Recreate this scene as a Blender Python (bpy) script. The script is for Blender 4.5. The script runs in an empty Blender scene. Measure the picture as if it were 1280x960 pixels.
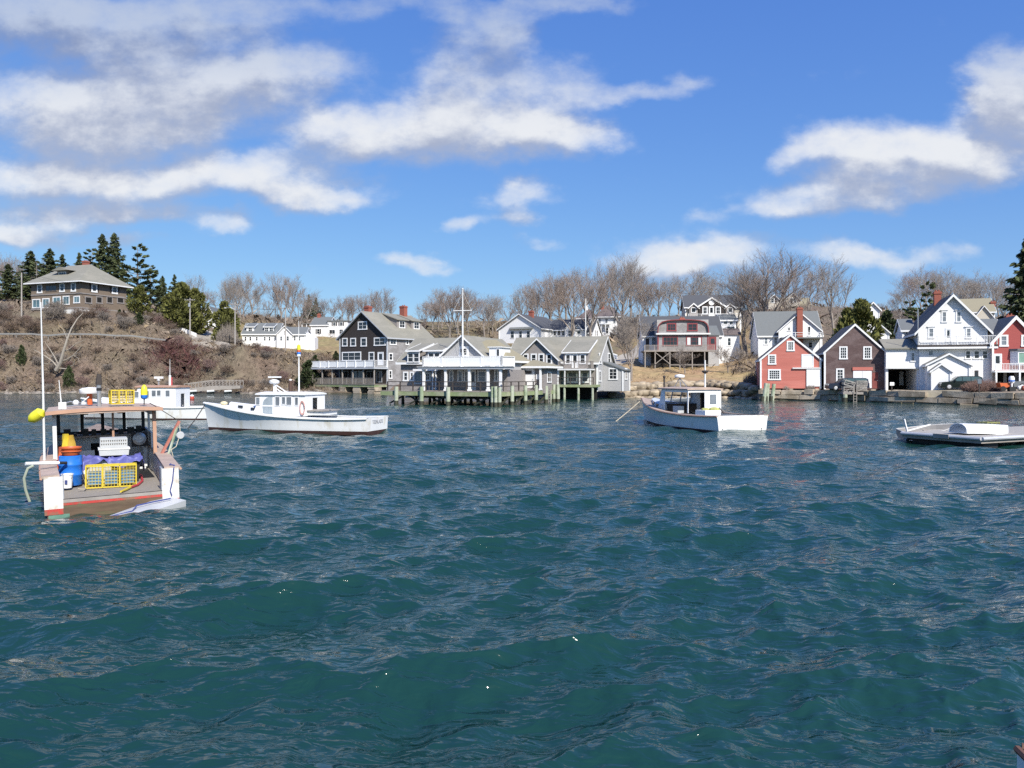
import bpy, math, random
import numpy as np
from mathutils import Vector, Matrix
R = math.radians
scene = bpy.context.scene
COL = scene.collection
H, F, PX, PY = 3.3, 1000.0, 640.0, 470.0        # eye height (m), focal length, optical axis and horizon of the photograph

# ------------------------------------------------------------------ camera
cd = bpy.data.cameras.new('camera')
cam = bpy.data.objects.new('camera', cd)
COL.objects.link(cam)
cam.location = (0, 0, H)
cam.rotation_euler = (R(90), 0, 0)
cd.sensor_width = 36
cd.lens = 36 * F / 1280
cd.shift_y = -10 / 1280
cd.clip_start = 0.1
cd.clip_end = 6000
scene.camera = cam

# ------------------------------------------------------------------ light
SUN_AZ, SUN_EL = R(152), R(42)                   # azimuth clockwise from +Y
sun_dir = Vector((math.sin(SUN_AZ) * math.cos(SUN_EL), math.cos(SUN_AZ) * math.cos(SUN_EL), math.sin(SUN_EL)))
sd = bpy.data.lights.new('sun', 'SUN')
sd.energy = 5.0
sd.angle = R(0.53)
sd.color = (1.0, 0.95, 0.87)
sun = bpy.data.objects.new('sun', sd)
COL.objects.link(sun)
sun.rotation_euler = sun_dir.to_track_quat('Z', 'Y').to_euler()
sun.location = sun_dir * 300

scene.view_settings.view_transform = 'Standard'
scene.view_settings.look = 'None'
scene.view_settings.exposure = 0.36
scene.view_settings.gamma = 1.0
scene.view_settings.use_curve_mapping = False
scene.render.engine = 'CYCLES'
scene.cycles.use_denoising = False
scene.cycles.max_bounces = 6
scene.cycles.diffuse_bounces = 2
scene.cycles.glossy_bounces = 3
scene.cycles.transparent_max_bounces = 8
scene.cycles.sample_clamp_indirect = 6
scene.cycles.sample_clamp_direct = 12
scene.cycles.caustics_reflective = False
scene.cycles.caustics_refractive = False

# ------------------------------------------------------------------ sky
CLOUDS = [  # centre and radii (thousandths of the focal length, from the photograph's axis), weight
    (125, 34, 175, 52, .85), (30, 5, 130, 40, .6), (285, 22, 130, 34, .62), (470, 6, 150, 18, .45), (190, 70, 90, 30, .5),
    (110, 135, 120, 55, .95), (225, 118, 135, 55, 1.0), (345, 90, 115, 46, .85), (150, 168, 140, 34, .75), (60, 140, 60, 50, .5),
    (430, 168, 105, 42, .85), (560, 155, 125, 48, 1.0), (660, 168, 120, 40, 1.0), (605, 55, 75, 55, .62), (565, 105, 80, 40, .5),
    (725, 165, 55, 26, .6), (690, 108, 80, 36, .62), (620, 25, 70, 32, .5), (715, 8, 80, 16, .55),
    (858, 98, 40, 18, .55), (800, 117, 70, 15, .5),
    (200, 225, 250, 30, .9), (50, 212, 110, 28, .8), (390, 240, 100, 24, .85), (300, 200, 120, 20, .5),
    (90, 264, 140, 22, .8), (10, 292, 90, 20, .85), (282, 274, 50, 14, .62), (160, 298, 70, 12, .4), (190, 262, 60, 14, .5),
    (640, 240, 55, 21, .68), (645, 270, 44, 18, .66), (578, 282, 30, 17, .6), (672, 304, 34, 13, .42),
    (505, 320, 40, 15, .66), (536, 336, 36, 10, .5),
    (1100, 190, 125, 44, .95), (1060, 243, 140, 25, .8), (1190, 205, 100, 42, .95), (985, 264, 70, 16, .6),
    (1245, 130, 60, 50, .9), (1285, 95, 70, 50, .9), (1340, 150, 120, 80, .9), (1000, 195, 50, 22, .5),
    (870, 318, 110, 31, .85), (795, 332, 55, 20, .7), (1075, 318, 85, 20, .72), (1180, 308, 60, 14, .42), (885, 272, 36, 12, .4),
    (-120, 120, 160, 80, .8), (-150, 240, 160, 30, .7), (1500, 260, 160, 30, .7), (700, -160, 300, 60, .5), (300, -120, 260, 60, .6)]

def build_world():
    w = bpy.data.worlds.new('World')
    scene.world = w
    w.use_nodes = True
    nt = w.node_tree
    nt.nodes.clear()
    N = nt.nodes.new
    L = nt.links.new
    # cloud density as a node group of the direction's tangent coordinates
    g = bpy.data.node_groups.new('cloud_density', 'ShaderNodeTree')
    g.interface.new_socket('P', in_out='INPUT', socket_type='NodeSocketVector')
    g.interface.new_socket('D', in_out='OUTPUT', socket_type='NodeSocketFloat')
    gn = g.nodes.new; gl = g.links.new
    gi = gn('NodeGroupInput'); go = gn('NodeGroupOutput')
    n1 = gn('ShaderNodeTexNoise'); n1.inputs['Scale'].default_value = 9; n1.inputs['Detail'].default_value = 9; n1.inputs['Roughness'].default_value = .56
    mp = gn('ShaderNodeMapping'); mp.inputs['Scale'].default_value = (1, 1.5, 1)
    gl(gi.outputs[0], mp.inputs[0]); gl(mp.outputs[0], n1.inputs['Vector'])
    s1 = gn('ShaderNodeVectorMath'); s1.operation = 'SUBTRACT'; s1.inputs[1].default_value = (.5, .5, .5)
    gl(n1.outputs['Color'], s1.inputs[0])
    s2 = gn('ShaderNodeVectorMath'); s2.operation = 'MULTIPLY'; s2.inputs[1].default_value = (.13, .07, 0)
    gl(s1.outputs[0], s2.inputs[0])
    s3 = gn('ShaderNodeVectorMath'); s3.operation = 'ADD'
    gl(gi.outputs[0], s3.inputs[0]); gl(s2.outputs[0], s3.inputs[1])
    acc = None
    for (cx, cy, rx, ry, wt) in CLOUDS:
        a = gn('ShaderNodeVectorMath'); a.operation = 'MULTIPLY_ADD'
        ix, iy = 1000 / (rx * 1.12), 1000 / (ry * 1.12)
        a.inputs[1].default_value = (ix, iy, 0)
        a.inputs[2].default_value = (-(cx - PX) / 1000 * ix, -(PY - cy) / 1000 * iy, 0)
        gl(s3.outputs[0], a.inputs[0])
        ln = gn('ShaderNodeVectorMath'); ln.operation = 'LENGTH'
        gl(a.outputs[0], ln.inputs[0])
        mr = gn('ShaderNodeMapRange'); mr.interpolation_type = 'SMOOTHSTEP'
        mr.inputs['From Min'].default_value = 1.25; mr.inputs['From Max'].default_value = .15
        mr.inputs['To Min'].default_value = 0; mr.inputs['To Max'].default_value = wt
        gl(ln.outputs['Value'], mr.inputs[0])
        if acc is None:
            acc = mr.outputs[0]
        else:                                    # a + b - ab
            m1 = gn('ShaderNodeMath'); m1.operation = 'SUBTRACT'; m1.inputs[0].default_value = 1
            gl(mr.outputs[0], m1.inputs[1])
            m2 = gn('ShaderNodeMath'); m2.operation = 'MULTIPLY_ADD'
            gl(acc, m2.inputs[0]); gl(m1.outputs[0], m2.inputs[1]); gl(mr.outputs[0], m2.inputs[2])
            acc = m2.outputs[0]
    n2 = gn('ShaderNodeTexNoise'); n2.inputs['Scale'].default_value = 17; n2.inputs['Detail'].default_value = 8; n2.inputs['Roughness'].default_value = .6
    gl(mp.outputs[0], n2.inputs['Vector'])
    m3 = gn('ShaderNodeMath'); m3.operation = 'MULTIPLY_ADD'; m3.inputs[1].default_value = .9; m3.inputs[2].default_value = -.45
    gl(n2.outputs['Fac'], m3.inputs[0])
    m4 = gn('ShaderNodeMath'); m4.operation = 'ADD'
    gl(acc, m4.inputs[0]); gl(m3.outputs[0], m4.inputs[1])
    gl(m4.outputs[0], go.inputs[0])

    tc = N('ShaderNodeTexCoord')
    sp = N('ShaderNodeSeparateXYZ'); L(tc.outputs['Generated'], sp.inputs[0])
    ab = N('ShaderNodeMath'); ab.operation = 'ABSOLUTE'; L(sp.outputs[1], ab.inputs[0])
    mx = N('ShaderNodeMath'); mx.operation = 'MAXIMUM'; mx.inputs[1].default_value = .06; L(ab.outputs[0], mx.inputs[0])
    du = N('ShaderNodeMath'); du.operation = 'DIVIDE'; L(sp.outputs[0], du.inputs[0]); L(mx.outputs[0], du.inputs[1])
    dv = N('ShaderNodeMath'); dv.operation = 'DIVIDE'; L(sp.outputs[2], dv.inputs[0]); L(mx.outputs[0], dv.inputs[1])
    P = N('ShaderNodeCombineXYZ'); L(du.outputs[0], P.inputs[0]); L(dv.outputs[0], P.inputs[1])
    g1 = N('ShaderNodeGroup'); g1.node_tree = g; L(P.outputs[0], g1.inputs[0])
    off = N('ShaderNodeVectorMath'); off.operation = 'ADD'; off.inputs[1].default_value = (.008, .034, 0); L(P.outputs[0], off.inputs[0])
    g2 = N('ShaderNodeGroup'); g2.node_tree = g; L(off.outputs[0], g2.inputs[0])
    mask = N('ShaderNodeMapRange'); mask.interpolation_type = 'SMOOTHSTEP'
    mask.inputs['From Min'].default_value = .08; mask.inputs['From Max'].default_value = 1.0; mask.inputs['To Max'].default_value = .96
    L(g1.outputs[0], mask.inputs[0])
    # lit from above: where the cloud thins out towards the sun it is bright, under its own bulk it is grey
    df = N('ShaderNodeMath'); df.operation = 'SUBTRACT'; L(g1.outputs[0], df.inputs[0]); L(g2.outputs[0], df.inputs[1])
    th = N('ShaderNodeMath'); th.operation = 'MULTIPLY_ADD'; th.inputs[1].default_value = -.30; th.inputs[2].default_value = .26
    L(g2.outputs[0], th.inputs[0])
    ad = N('ShaderNodeMath'); ad.operation = 'ADD'; L(df.outputs[0], ad.inputs[0]); L(th.outputs[0], ad.inputs[1])
    sh = N('ShaderNodeMapRange'); sh.interpolation_type = 'SMOOTHSTEP'
    sh.inputs['From Min'].default_value = -.30; sh.inputs['From Max'].default_value = .50
    L(ad.outputs[0], sh.inputs[0])
    cr = N('ShaderNodeValToRGB')
    cr.color_ramp.elements[0].color = (.32, .36, .47, 1)
    cr.color_ramp.elements[1].color = (.66, .675, .70, 1)
    e = cr.color_ramp.elements.new(.45); e.color = (.48, .51, .585, 1)
    L(sh.outputs[0], cr.inputs[0])
    sky = N('ShaderNodeTexSky'); sky.sky_type = 'NISHITA'; sky.sun_disc = False
    sky.sun_elevation = SUN_EL; sky.sun_rotation = SUN_AZ
    sky.air_density = 1.0; sky.dust_density = .25; sky.ozone_density = 2.2; sky.altitude = 0
    hs = N('ShaderNodeHueSaturation'); hs.inputs['Saturation'].default_value = 1.12; hs.inputs['Value'].default_value = 1.0
    L(sky.outputs[0], hs.inputs['Color'])
    sr = N('ShaderNodeSeparateColor'); L(hs.outputs[0], sr.inputs[0]); cc = N('ShaderNodeCombineColor')
    for i, (gm, am) in enumerate(((.758, .46), (.69, .60), (.35, .758))):     # the camera's colour response to a clear sky
        a1 = N('ShaderNodeMath'); a1.operation = 'MULTIPLY'; a1.inputs[1].default_value = .105; L(sr.outputs[i], a1.inputs[0])
        a2 = N('ShaderNodeMath'); a2.operation = 'POWER'; a2.inputs[1].default_value = gm; L(a1.outputs[0], a2.inputs[0])
        a3 = N('ShaderNodeMath'); a3.operation = 'MULTIPLY'; a3.inputs[1].default_value = am / .105; L(a2.outputs[0], a3.inputs[0]); L(a3.outputs[0], cc.inputs[i])
    b1 = N('ShaderNodeBackground'); b1.inputs['Strength'].default_value = .105; L(cc.outputs[0], b1.inputs[0])
    ve = N('ShaderNodeMapRange'); ve.interpolation_type = 'SMOOTHSTEP'      # higher up one looks at the shaded undersides
    ve.inputs['From Min'].default_value = .30; ve.inputs['From Max'].default_value = .45; ve.inputs['To Min'].default_value = 0; ve.inputs['To Max'].default_value = 1
    L(dv.outputs[0], ve.inputs[0])
    hv = N('ShaderNodeMix'); hv.data_type = 'RGBA'; hv.blend_type = 'MULTIPLY'; hv.inputs['B'].default_value = (.60, .68, .84, 1)
    L(ve.outputs[0], hv.inputs['Factor']); L(cr.outputs[0], hv.inputs['A'])
    b2 = N('ShaderNodeBackground'); b2.inputs['Strength'].default_value = 1.0; L(hv.outputs['Result'], b2.inputs[0])
    ms = N('ShaderNodeMixShader'); L(mask.outputs[0], ms.inputs[0]); L(b1.outputs[0], ms.inputs[1]); L(b2.outputs[0], ms.inputs[2])
    out = N('ShaderNodeOutputWorld'); L(ms.outputs[0], out.inputs[0])
    w.cycles.sampling_method = 'MANUAL'
    w.cycles.sample_map_resolution = 512
build_world()

# ------------------------------------------------------------------ helpers
def U(px): return (px - PX) / F
def pt(px, py, D): return Vector((U(px) * D, D, H - (py - PY) * D / F))     # a place at depth D
def wl(py): return H * F / (py - PY)                                        # depth of a waterline

def tag(o, label, cat, group=None, kind=None):
    if label: o['label'] = label
    if cat: o['category'] = cat
    if group: o['group'] = group
    if kind: o['kind'] = kind
    return o

def thing(name, label, cat, loc=(0, 0, 0), rz=0, group=None):
    o = bpy.data.objects.new(name, None)
    o.empty_display_size = .3
    COL.objects.link(o)
    o.location = loc
    o.rotation_euler = (0, 0, rz)
    return tag(o, label, cat, group)

def dup(root, loc, rz=0, label=None, group=None, scale=None):
    r = root.copy(); COL.objects.link(r)
    r.location = loc
    r.rotation_euler = (r.rotation_euler[0], r.rotation_euler[1], rz)
    if scale is not None: r.scale = scale if hasattr(scale, '__len__') else (scale,) * 3
    if label: r['label'] = label
    if group: r['group'] = group
    for ch in list(root.children):
        c = ch.copy(); COL.objects.link(c); c.parent = r
        for gch in list(ch.children):
            d = gch.copy(); COL.objects.link(d); d.parent = c
    return r

class MB:
    def __init__(s): s.v = []; s.f = []; s.m = []; s.mi = 0
    def add(s, vs, fs):
        b = len(s.v)
        s.v.extend([tuple(p) for p in vs])
        s.f.extend([tuple(b + i for i in f) for f in fs])
        s.m.extend([s.mi] * len(fs))
        return s
    def box(s, x0, x1, y0, y1, z0, z1):
        return s.add([(x0, y0, z0), (x1, y0, z0), (x1, y1, z0), (x0, y1, z0), (x0, y0, z1), (x1, y0, z1), (x1, y1, z1), (x0, y1, z1)],
                     [(0, 3, 2, 1), (4, 5, 6, 7), (0, 1, 5, 4), (1, 2, 6, 5), (2, 3, 7, 6), (3, 0, 4, 7)])
    def obox(s, c, ax, ay, az):              # centre and three half-axis vectors
        c, ax, ay, az = map(Vector, (c, ax, ay, az))
        vs = [c + i * ax + j * ay + k * az for k in (-1, 1) for (i, j) in ((-1, -1), (1, -1), (1, 1), (-1, 1))]
        return s.add(vs, [(0, 3, 2, 1), (4, 5, 6, 7), (0, 1, 5, 4), (1, 2, 6, 5), (2, 3, 7, 6), (3, 0, 4, 7)])
    def beam(s, a, b, w, h=None):            # square bar from a to b
        a, b = Vector(a), Vector(b); h = w if h is None else h
        d = b - a
        if d.length < 1e-6: return s
        d = d / 2
        up = Vector((0, 0, 1)) if abs(d.normalized().z) < .9 else Vector((0, 1, 0))
        x = d.cross(up).normalized(); y = x.cross(d).normalized()
        return s.obox((a + b) / 2, x * w / 2, d, y * h / 2)
    def prism(s, poly, axis, a, b):          # 2-D polygon swept along an axis ('x': poly=(y,z), 'y': poly=(x,z), 'z': poly=(x,y))
        n = len(poly)
        def P(p, t):
            return (t, p[0], p[1]) if axis == 'x' else (p[0], t, p[1]) if axis == 'y' else (p[0], p[1], t)
        vs = [P(p, a) for p in poly] + [P(p, b) for p in poly]
        fs = [tuple(range(n - 1, -1, -1)), tuple(range(n, 2 * n))] + [(i, (i + 1) % n, n + (i + 1) % n, n + i) for i in range(n)]
        return s.add(vs, fs)
    def tube(s, path, r, n=8, cap=True):
        path = [Vector(p) for p in path]; k = len(path)
        rs = [r] * k if not hasattr(r, '__len__') else list(r)
        vs = []; x = None
        for i, p in enumerate(path):
            d = (path[min(i + 1, k - 1)] - path[max(i - 1, 0)])
            d = d.normalized() if d.length > 1e-9 else Vector((0, 0, 1))
            if x is None:
                up = Vector((0, 0, 1)) if abs(d.z) < .9 else Vector((1, 0, 0))
                x = d.cross(up).normalized()
            else:
                x = (x - d * x.dot(d)); x = x.normalized() if x.length > 1e-6 else d.orthogonal().normalized()
            y = d.cross(x)
            for j in range(n):
                t = 2 * math.pi * j / n
                vs.append(p + (x * math.cos(t) + y * math.sin(t)) * rs[i])
        fs = [(i * n + j, i * n + (j + 1) % n, (i + 1) * n + (j + 1) % n, (i + 1) * n + j) for i in range(k - 1) for j in range(n)]
        if cap: fs += [tuple(range(n - 1, -1, -1)), tuple(range((k - 1) * n, k * n))]
        return s.add(vs, fs)
    def cyl(s, x, y, z0, z1, r, n=10, r1=None):
        return s.tube([(x, y, z0), (x, y, z1)], [r, r if r1 is None else r1], n)
    def lathe(s, prof, c=(0, 0, 0), n=14, axis=(0, 0, 1)):     # profile of (radius, height)
        q = Vector((0, 0, 1)).rotation_difference(Vector(axis)); c = Vector(c)
        vs = [c + q @ Vector((r * math.cos(2 * math.pi * j / n), r * math.sin(2 * math.pi * j / n), z)) for r, z in prof for j in range(n)]
        k = len(prof)
        fs = [(i * n + j, i * n + (j + 1) % n, (i + 1) * n + (j + 1) % n, (i + 1) * n + j) for i in range(k - 1) for j in range(n)]
        fs += [tuple(range(n - 1, -1, -1)), tuple(range((k - 1) * n, k * n))]
        return s.add(vs, fs)
    def ball(s, c, r, n=10, sq=(1, 1, 1)):
        k = 7; c = Vector(c)
        vs = []
        for i in range(k + 1):
            a = math.pi * i / k
            for j in range(n):
                b = 2 * math.pi * j / n
                vs.append(c + Vector((r * math.sin(a) * math.cos(b) * sq[0], r * math.sin(a) * math.sin(b) * sq[1], -r * math.cos(a) * sq[2])))
        return s.add(vs, [(i * n + j, i * n + (j + 1) % n, (i + 1) * n + (j + 1) % n, (i + 1) * n + j) for i in range(k) for j in range(n)])
    def build(s, name, mat, parent=None, smooth=False, loc=None, rz=0):
        me = bpy.data.meshes.new(name)
        me.from_pydata(s.v, [], s.f)
        for m in (mat if isinstance(mat, (list, tuple)) else [mat]): me.materials.append(m)
        if any(s.m): me.polygons.foreach_set('material_index', s.m)
        if smooth:
            me.polygons.foreach_set('use_smooth', [True] * len(me.polygons))
            if smooth != 'all': me.set_sharp_from_angle(angle=R(38))
        me.update()
        o = bpy.data.objects.new(name, me)
        COL.objects.link(o)
        if parent is not None: o.parent = parent
        if loc is not None: o.location = loc
        if rz: o.rotation_euler = (0, 0, rz)
        return o

def mesh_np(name, V, T, mat, parent=None, smooth=False, quads=False):
    """mesh from numpy arrays (fast path for foliage, water and ground)"""
    me = bpy.data.meshes.new(name)
    k = T.shape[1]
    me.vertices.add(len(V)); me.loops.add(T.size); me.polygons.add(len(T))
    me.vertices.foreach_set('co', np.ascontiguousarray(V, np.float32).ravel())
    me.loops.foreach_set('vertex_index', np.ascontiguousarray(T, np.int32).ravel())
    me.polygons.foreach_set('loop_start', np.arange(0, T.size, k, dtype=np.int32))
    if smooth: me.polygons.foreach_set('use_smooth', np.ones(len(T), bool))
    me.materials.append(mat)
    me.update(calc_edges=True)
    o = bpy.data.objects.new(name, me)
    COL.objects.link(o)
    if parent is not None: o.parent = parent
    return o

# ------------------------------------------------------------------ materials
MATS = {}
def pmat(name, col, rough=.7, var=.12, scale=1.5, stretch=(1, 1, 1), col2=None, mix2=.5, scale2=None, bump=0, bscale=None,
         metal=0, spec=.5, island=0, detail=5, edge=(.42, .58)):
    """Principled material: base colour with value noise, an optional second colour in patches, an optional bump"""
    if name in MATS: return MATS[name]
    m = bpy.data.materials.new(name); MATS[name] = m
    m.use_nodes = True
    nt = m.node_tree; N = nt.nodes.new; L = nt.links.new
    b = nt.nodes['Principled BSDF']
    b.inputs['Roughness'].default_value = rough
    b.inputs['Metallic'].default_value = metal
    b.inputs['Specular IOR Level'].default_value = spec
    geo = N('ShaderNodeNewGeometry')
    mp = N('ShaderNodeMapping'); mp.inputs['Scale'].default_value = stretch
    L(geo.outputs['Position'], mp.inputs[0])
    nz = N('ShaderNodeTexNoise'); nz.inputs['Scale'].default_value = scale; nz.inputs['Detail'].default_value = detail; nz.inputs['Roughness'].default_value = .6
    L(mp.outputs[0], nz.inputs['Vector'])
    src = None
    if col2 is not None:
        n2 = N('ShaderNodeTexNoise'); n2.inputs['Scale'].default_value = scale2 or scale * .4; n2.inputs['Detail'].default_value = 6; n2.inputs['Roughness'].default_value = .65
        ad = N('ShaderNodeVectorMath'); ad.inputs[1].default_value = (37.1, 11.7, 5.3); L(mp.outputs[0], ad.inputs[0]); L(ad.outputs[0], n2.inputs['Vector'])
        mr = N('ShaderNodeMapRange'); mr.interpolation_type = 'SMOOTHSTEP'
        sh = .5 - mix2
        mr.inputs['From Min'].default_value = edge[0] + sh * .5; mr.inputs['From Max'].default_value = edge[1] + sh * .5
        L(n2.outputs['Fac'], mr.inputs[0])
        mx = N('ShaderNodeMix'); mx.data_type = 'RGBA'
        mx.inputs['A'].default_value = (*col, 1); mx.inputs['B'].default_value = (*col2, 1)
        L(mr.outputs[0], mx.inputs['Factor']); src = mx.outputs['Result']
    hs = N('ShaderNodeHueSaturation')
    if src is None: hs.inputs['Color'].default_value = (*col, 1)
    else: L(src, hs.inputs['Color'])
    vr = N('ShaderNodeMapRange'); vr.inputs['From Min'].default_value = .25; vr.inputs['From Max'].default_value = .75
    vr.inputs['To Min'].default_value = 1 - var; vr.inputs['To Max'].default_value = 1 + var
    L(nz.outputs['Fac'], vr.inputs[0])
    val = vr.outputs[0]
    if island:
        ir = N('ShaderNodeMapRange'); ir.inputs['To Min'].default_value = 1 - island; ir.inputs['To Max'].default_value = 1 + island
        L(geo.outputs['Random Per Island'], ir.inputs[0])
        mu = N('ShaderNodeMath'); mu.operation = 'MULTIPLY'; L(val, mu.inputs[0]); L(ir.outputs[0], mu.inputs[1]); val = mu.outputs[0]
    L(val, hs.inputs['Value'])
    L(hs.outputs[0], b.inputs['Base Color'])
    if bump:
        bn = N('ShaderNodeBump'); bn.inputs['Strength'].default_value = bump; bn.inputs['Distance'].default_value = .05
        nb = N('ShaderNodeTexNoise'); nb.inputs['Scale'].default_value = bscale or scale * 3; nb.inputs['Detail'].default_value = 4
        L(mp.outputs[0], nb.inputs['Vector']); L(nb.outputs['Fac'], bn.inputs['Height']); L(bn.outputs[0], b.inputs['Normal'])
    return m

def glass(name, col=(.02, .025, .03), rough=.06):
    return pmat(name, col, rough, .5, .8, spec=.7, detail=2)

WHITE = pmat('white_paint', (.81, .81, .80), .55, .05, 2.5, bump=.05)
WHITESIDE = pmat('white_clapboard', (.80, .80, .80), .6, .05, 1.2, (.5, .5, 8), bump=.12, bscale=1.2)
WHITE2 = pmat('aged_white_paint', (.70, .70, .68), .6, .10, 1.0, bump=.05)
TRIMGREY = pmat('grey_trim', (.45, .47, .50), .6, .08, 2)
SHGREY = pmat('grey_shingle', (.235, .225, .22), .85, .26, 4.5, (1, 1, 2.2), col2=(.31, .30, .30), mix2=.5, scale2=.5, bump=.3)
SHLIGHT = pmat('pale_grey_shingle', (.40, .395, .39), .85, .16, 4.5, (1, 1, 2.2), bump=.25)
SHMID = pmat('weathered_shaded_shingle', (.27, .245, .23), .85, .24, 4.5, (1, 1, 2.2), bump=.25)  # on the harbour house this darker tone carries shade in the colour
SHDARK = pmat('dark_brown_shingle', (.038, .030, .027), .85, .35, 5, (1, 1, 2.0), bump=.3)
SHBROWN = pmat('brown_shingle', (.20, .155, .115), .85, .22, 4.5, (1, 1, 2.2), bump=.25)
SHPURP = pmat('purple_brown_shingle', (.105, .066, .062), .85, .30, 5, (1, 1, 2.2), col2=(.15, .105, .10), mix2=.45, scale2=.35, bump=.3)
ROOFGREY = pmat('grey_green_roof', (.225, .215, .175), .85, .12, 3.0, (1, 1, 4), col2=(.26, .245, .20), mix2=.4, scale2=.25, bump=.2)
ROOFTAN = pmat('tan_roof', (.275, .245, .165), .85, .12, 3.0, (1, 1, 4), bump=.2)
ROOFDARK = pmat('charcoal_roof', (.075, .078, .085), .8, .14, 3.0, (1, 1, 4), bump=.2)
ROOFSLATE = pmat('slate_grey_roof', (.145, .155, .155), .8, .12, 3.0, (1, 1, 4), bump=.2)
ROOFBROWN = pmat('brown_roof', (.13, .105, .10), .85, .14, 3.0, (1, 1, 4), bump=.2)
BRICK = pmat('brick', (.30, .095, .065), .85, .22, 6, (1, 1, 2.5), bump=.3)
REDPAINT = pmat('faded_red_clapboard', (.49, .150, .115), .7, .09, 1.1, (.4, .4, 7), col2=(.54, .185, .145), mix2=.4, scale2=.3, bump=.12)
REDDEEP = pmat('deep_red_clapboard', (.36, .075, .065), .7, .08, 1.1, (.4, .4, 7), bump=.12)
REDTRIM = pmat('maroon_trim', (.24, .045, .05), .6, .1, 2)
PANE = glass('dark_pane')
PANE2 = pmat('curtained_pane', (.16, .18, .20), .1, .5, .6, spec=.7, detail=2)
PANETEAL = pmat('teal_pane', (.10, .17, .19), .1, .35, .6, spec=.7, detail=2)
PANEGREEN = pmat('green_pane', (.22, .36, .28), .15, .2, .6, spec=.6)
SHADEIN = pmat('shade_black', (.012, .011, .010), .9, .3, 1)  # near-black colour stands in for the shade inside hollows
WOODGREY = pmat('weathered_wood', (.30, .27, .24), .8, .18, 2.5, (1, 1, .5), bump=.3)
WOODDECK = pmat('deck_planks', (.27, .24, .20), .8, .22, 3, (8, .6, 1), bump=.3)
WOODDARK = pmat('dark_wood', (.055, .045, .04), .8, .25, 2.5, bump=.2)
PILEGREEN = pmat('algae_green_pile', (.40, .43, .33), .8, .15, 2.5, col2=(.26, .32, .20), mix2=.4, scale2=.8, bump=.3)
ALGAE = pmat('algae_beam', (.33, .34, .22), .8, .2, 2.0, col2=(.24, .29, .14), mix2=.5, scale2=.6, bump=.3)
PILEDARK = pmat('wet_pile', (.045, .045, .028), .6, .3, 3, bump=.3)
GRANITE = pmat('granite', (.40, .335, .255), .85, .22, 2.2, col2=(.26, .21, .15), mix2=.45, scale2=.5, bump=.5, island=.16)
WETROCK = pmat('wet_rock', (.085, .072, .048), .6, .3, 2.0, bump=.5, island=.3)
ROCK = pmat('shore_rock', (.27, .235, .195), .85, .25, 2.0, col2=(.15, .125, .095), mix2=.4, scale2=.6, bump=.6, island=.35)
POLEWOOD = pmat('pole_wood', (.36, .33, .30), .85, .12, 2, (1, 1, .3))
STEEL = pmat('galvanised_steel', (.45, .46, .47), .4, .12, 2, metal=.6)
BLACK = pmat('black_rubber', (.015, .015, .016), .6, .2, 3)
# ------------------------------------------------------------------ ground
SHORE = np.array([(-1500, 240), (-700, 190), (-300, 168), (0, 150), (150, 150), (240, 152), (300, 153), (360, 152), (400, 151), (480, 150), (560, 140), (640, 131), (700, 125),
                  (760, 121), (800, 122), (880, 122), (930, 117), (950, 110), (1000, 107.5), (1060, 103.5), (1120, 97), (1200, 92), (1280, 87), (1400, 80), (1700, 67), (2400, 48)], float)
def shore_d(u): return np.interp(u * 1000 + 640, SHORE[:, 0], SHORE[:, 1])
def shore_blend(u): return np.interp(u * 1000 + 640, [-1500, 380, 420, 760, 800, 935, 950], [7, 7, 5, 4, 3.2, 3, .8])
GPTS = [  # px, py, depth: where the photograph shows the ground
    (-500, 430, 190), (-500, 385, 235), (-300, 470, 172), (-200, 425, 180), (-150, 380, 200), (-250, 370, 300), (0, 481, 158), (80, 481, 158), (150, 481, 158), (220, 481, 160), (300, 481, 161), (370, 482, 160), (410, 481, 158), (440, 477, 158),
    (0, 424, 168), (100, 425, 168), (200, 430, 170), (300, 438, 173), (420, 443, 176), (0, 455, 161), (100, 455, 161), (200, 457, 162), (300, 458, 163), (380, 461, 164),
    (40, 392, 182), (101, 394, 180), (160, 393, 183), (0, 388, 190), (100, 378, 230), (100, 374, 300), (-50, 378, 230), (230, 413, 192), (265, 411, 205), (255, 428, 177),
    (310, 434, 195), (350, 435, 192), (385, 438, 190), (300, 425, 215), (400, 421, 232), (440, 424, 220), (350, 410, 240), (345, 398, 320), (250, 392, 300),
    (480, 465, 168), (540, 446, 195), (580, 432, 220), (620, 424, 215), (665, 424, 215), (740, 424, 220), (760, 421, 245), (800, 424, 215), (790, 441, 180), (770, 458, 150), (700, 464, 150), (620, 468, 155),
    (780, 481, 127), (830, 474, 132), (820, 466, 140), (880, 461, 147), (830, 456, 158), (900, 454, 160), (935, 448, 155), (925, 478, 125), (930, 424, 200), (890, 408, 225), (1000, 382, 260), (1080, 386, 260), (960, 443, 152), (1020, 443, 152),
    (950, 487.5, 112), (1026, 487.5, 109), (1010, 478, 130), (1090, 474, 128), (1030, 488.5, 105.5), (1107, 488.5, 104), (1120, 487, 110), (1180, 487.5, 99), (1250, 487.5, 95), (1285, 487.5, 91), (1400, 488, 84),
    (1120, 478, 125), (1200, 476, 130), (1300, 474, 130), (1150, 432, 180), (1200, 402, 240), (1320, 404, 230), (1110, 424, 185), (1500, 440, 150),
    (300, 398, 380), (550, 405, 290), (700, 401, 280), (850, 398, 290), (1000, 388, 330), (1250, 398, 300), (0, 385, 420), (550, 412, 450), (900, 405, 450), (1300, 405, 450), (-600, 400, 450), (1900, 440, 450),
    (-800, 430, 1200), (640, 440, 1200), (2000, 440, 1200), (1900, 470, 120)]
_gp = np.array([tuple(pt(*p)) for p in GPTS])
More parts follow.
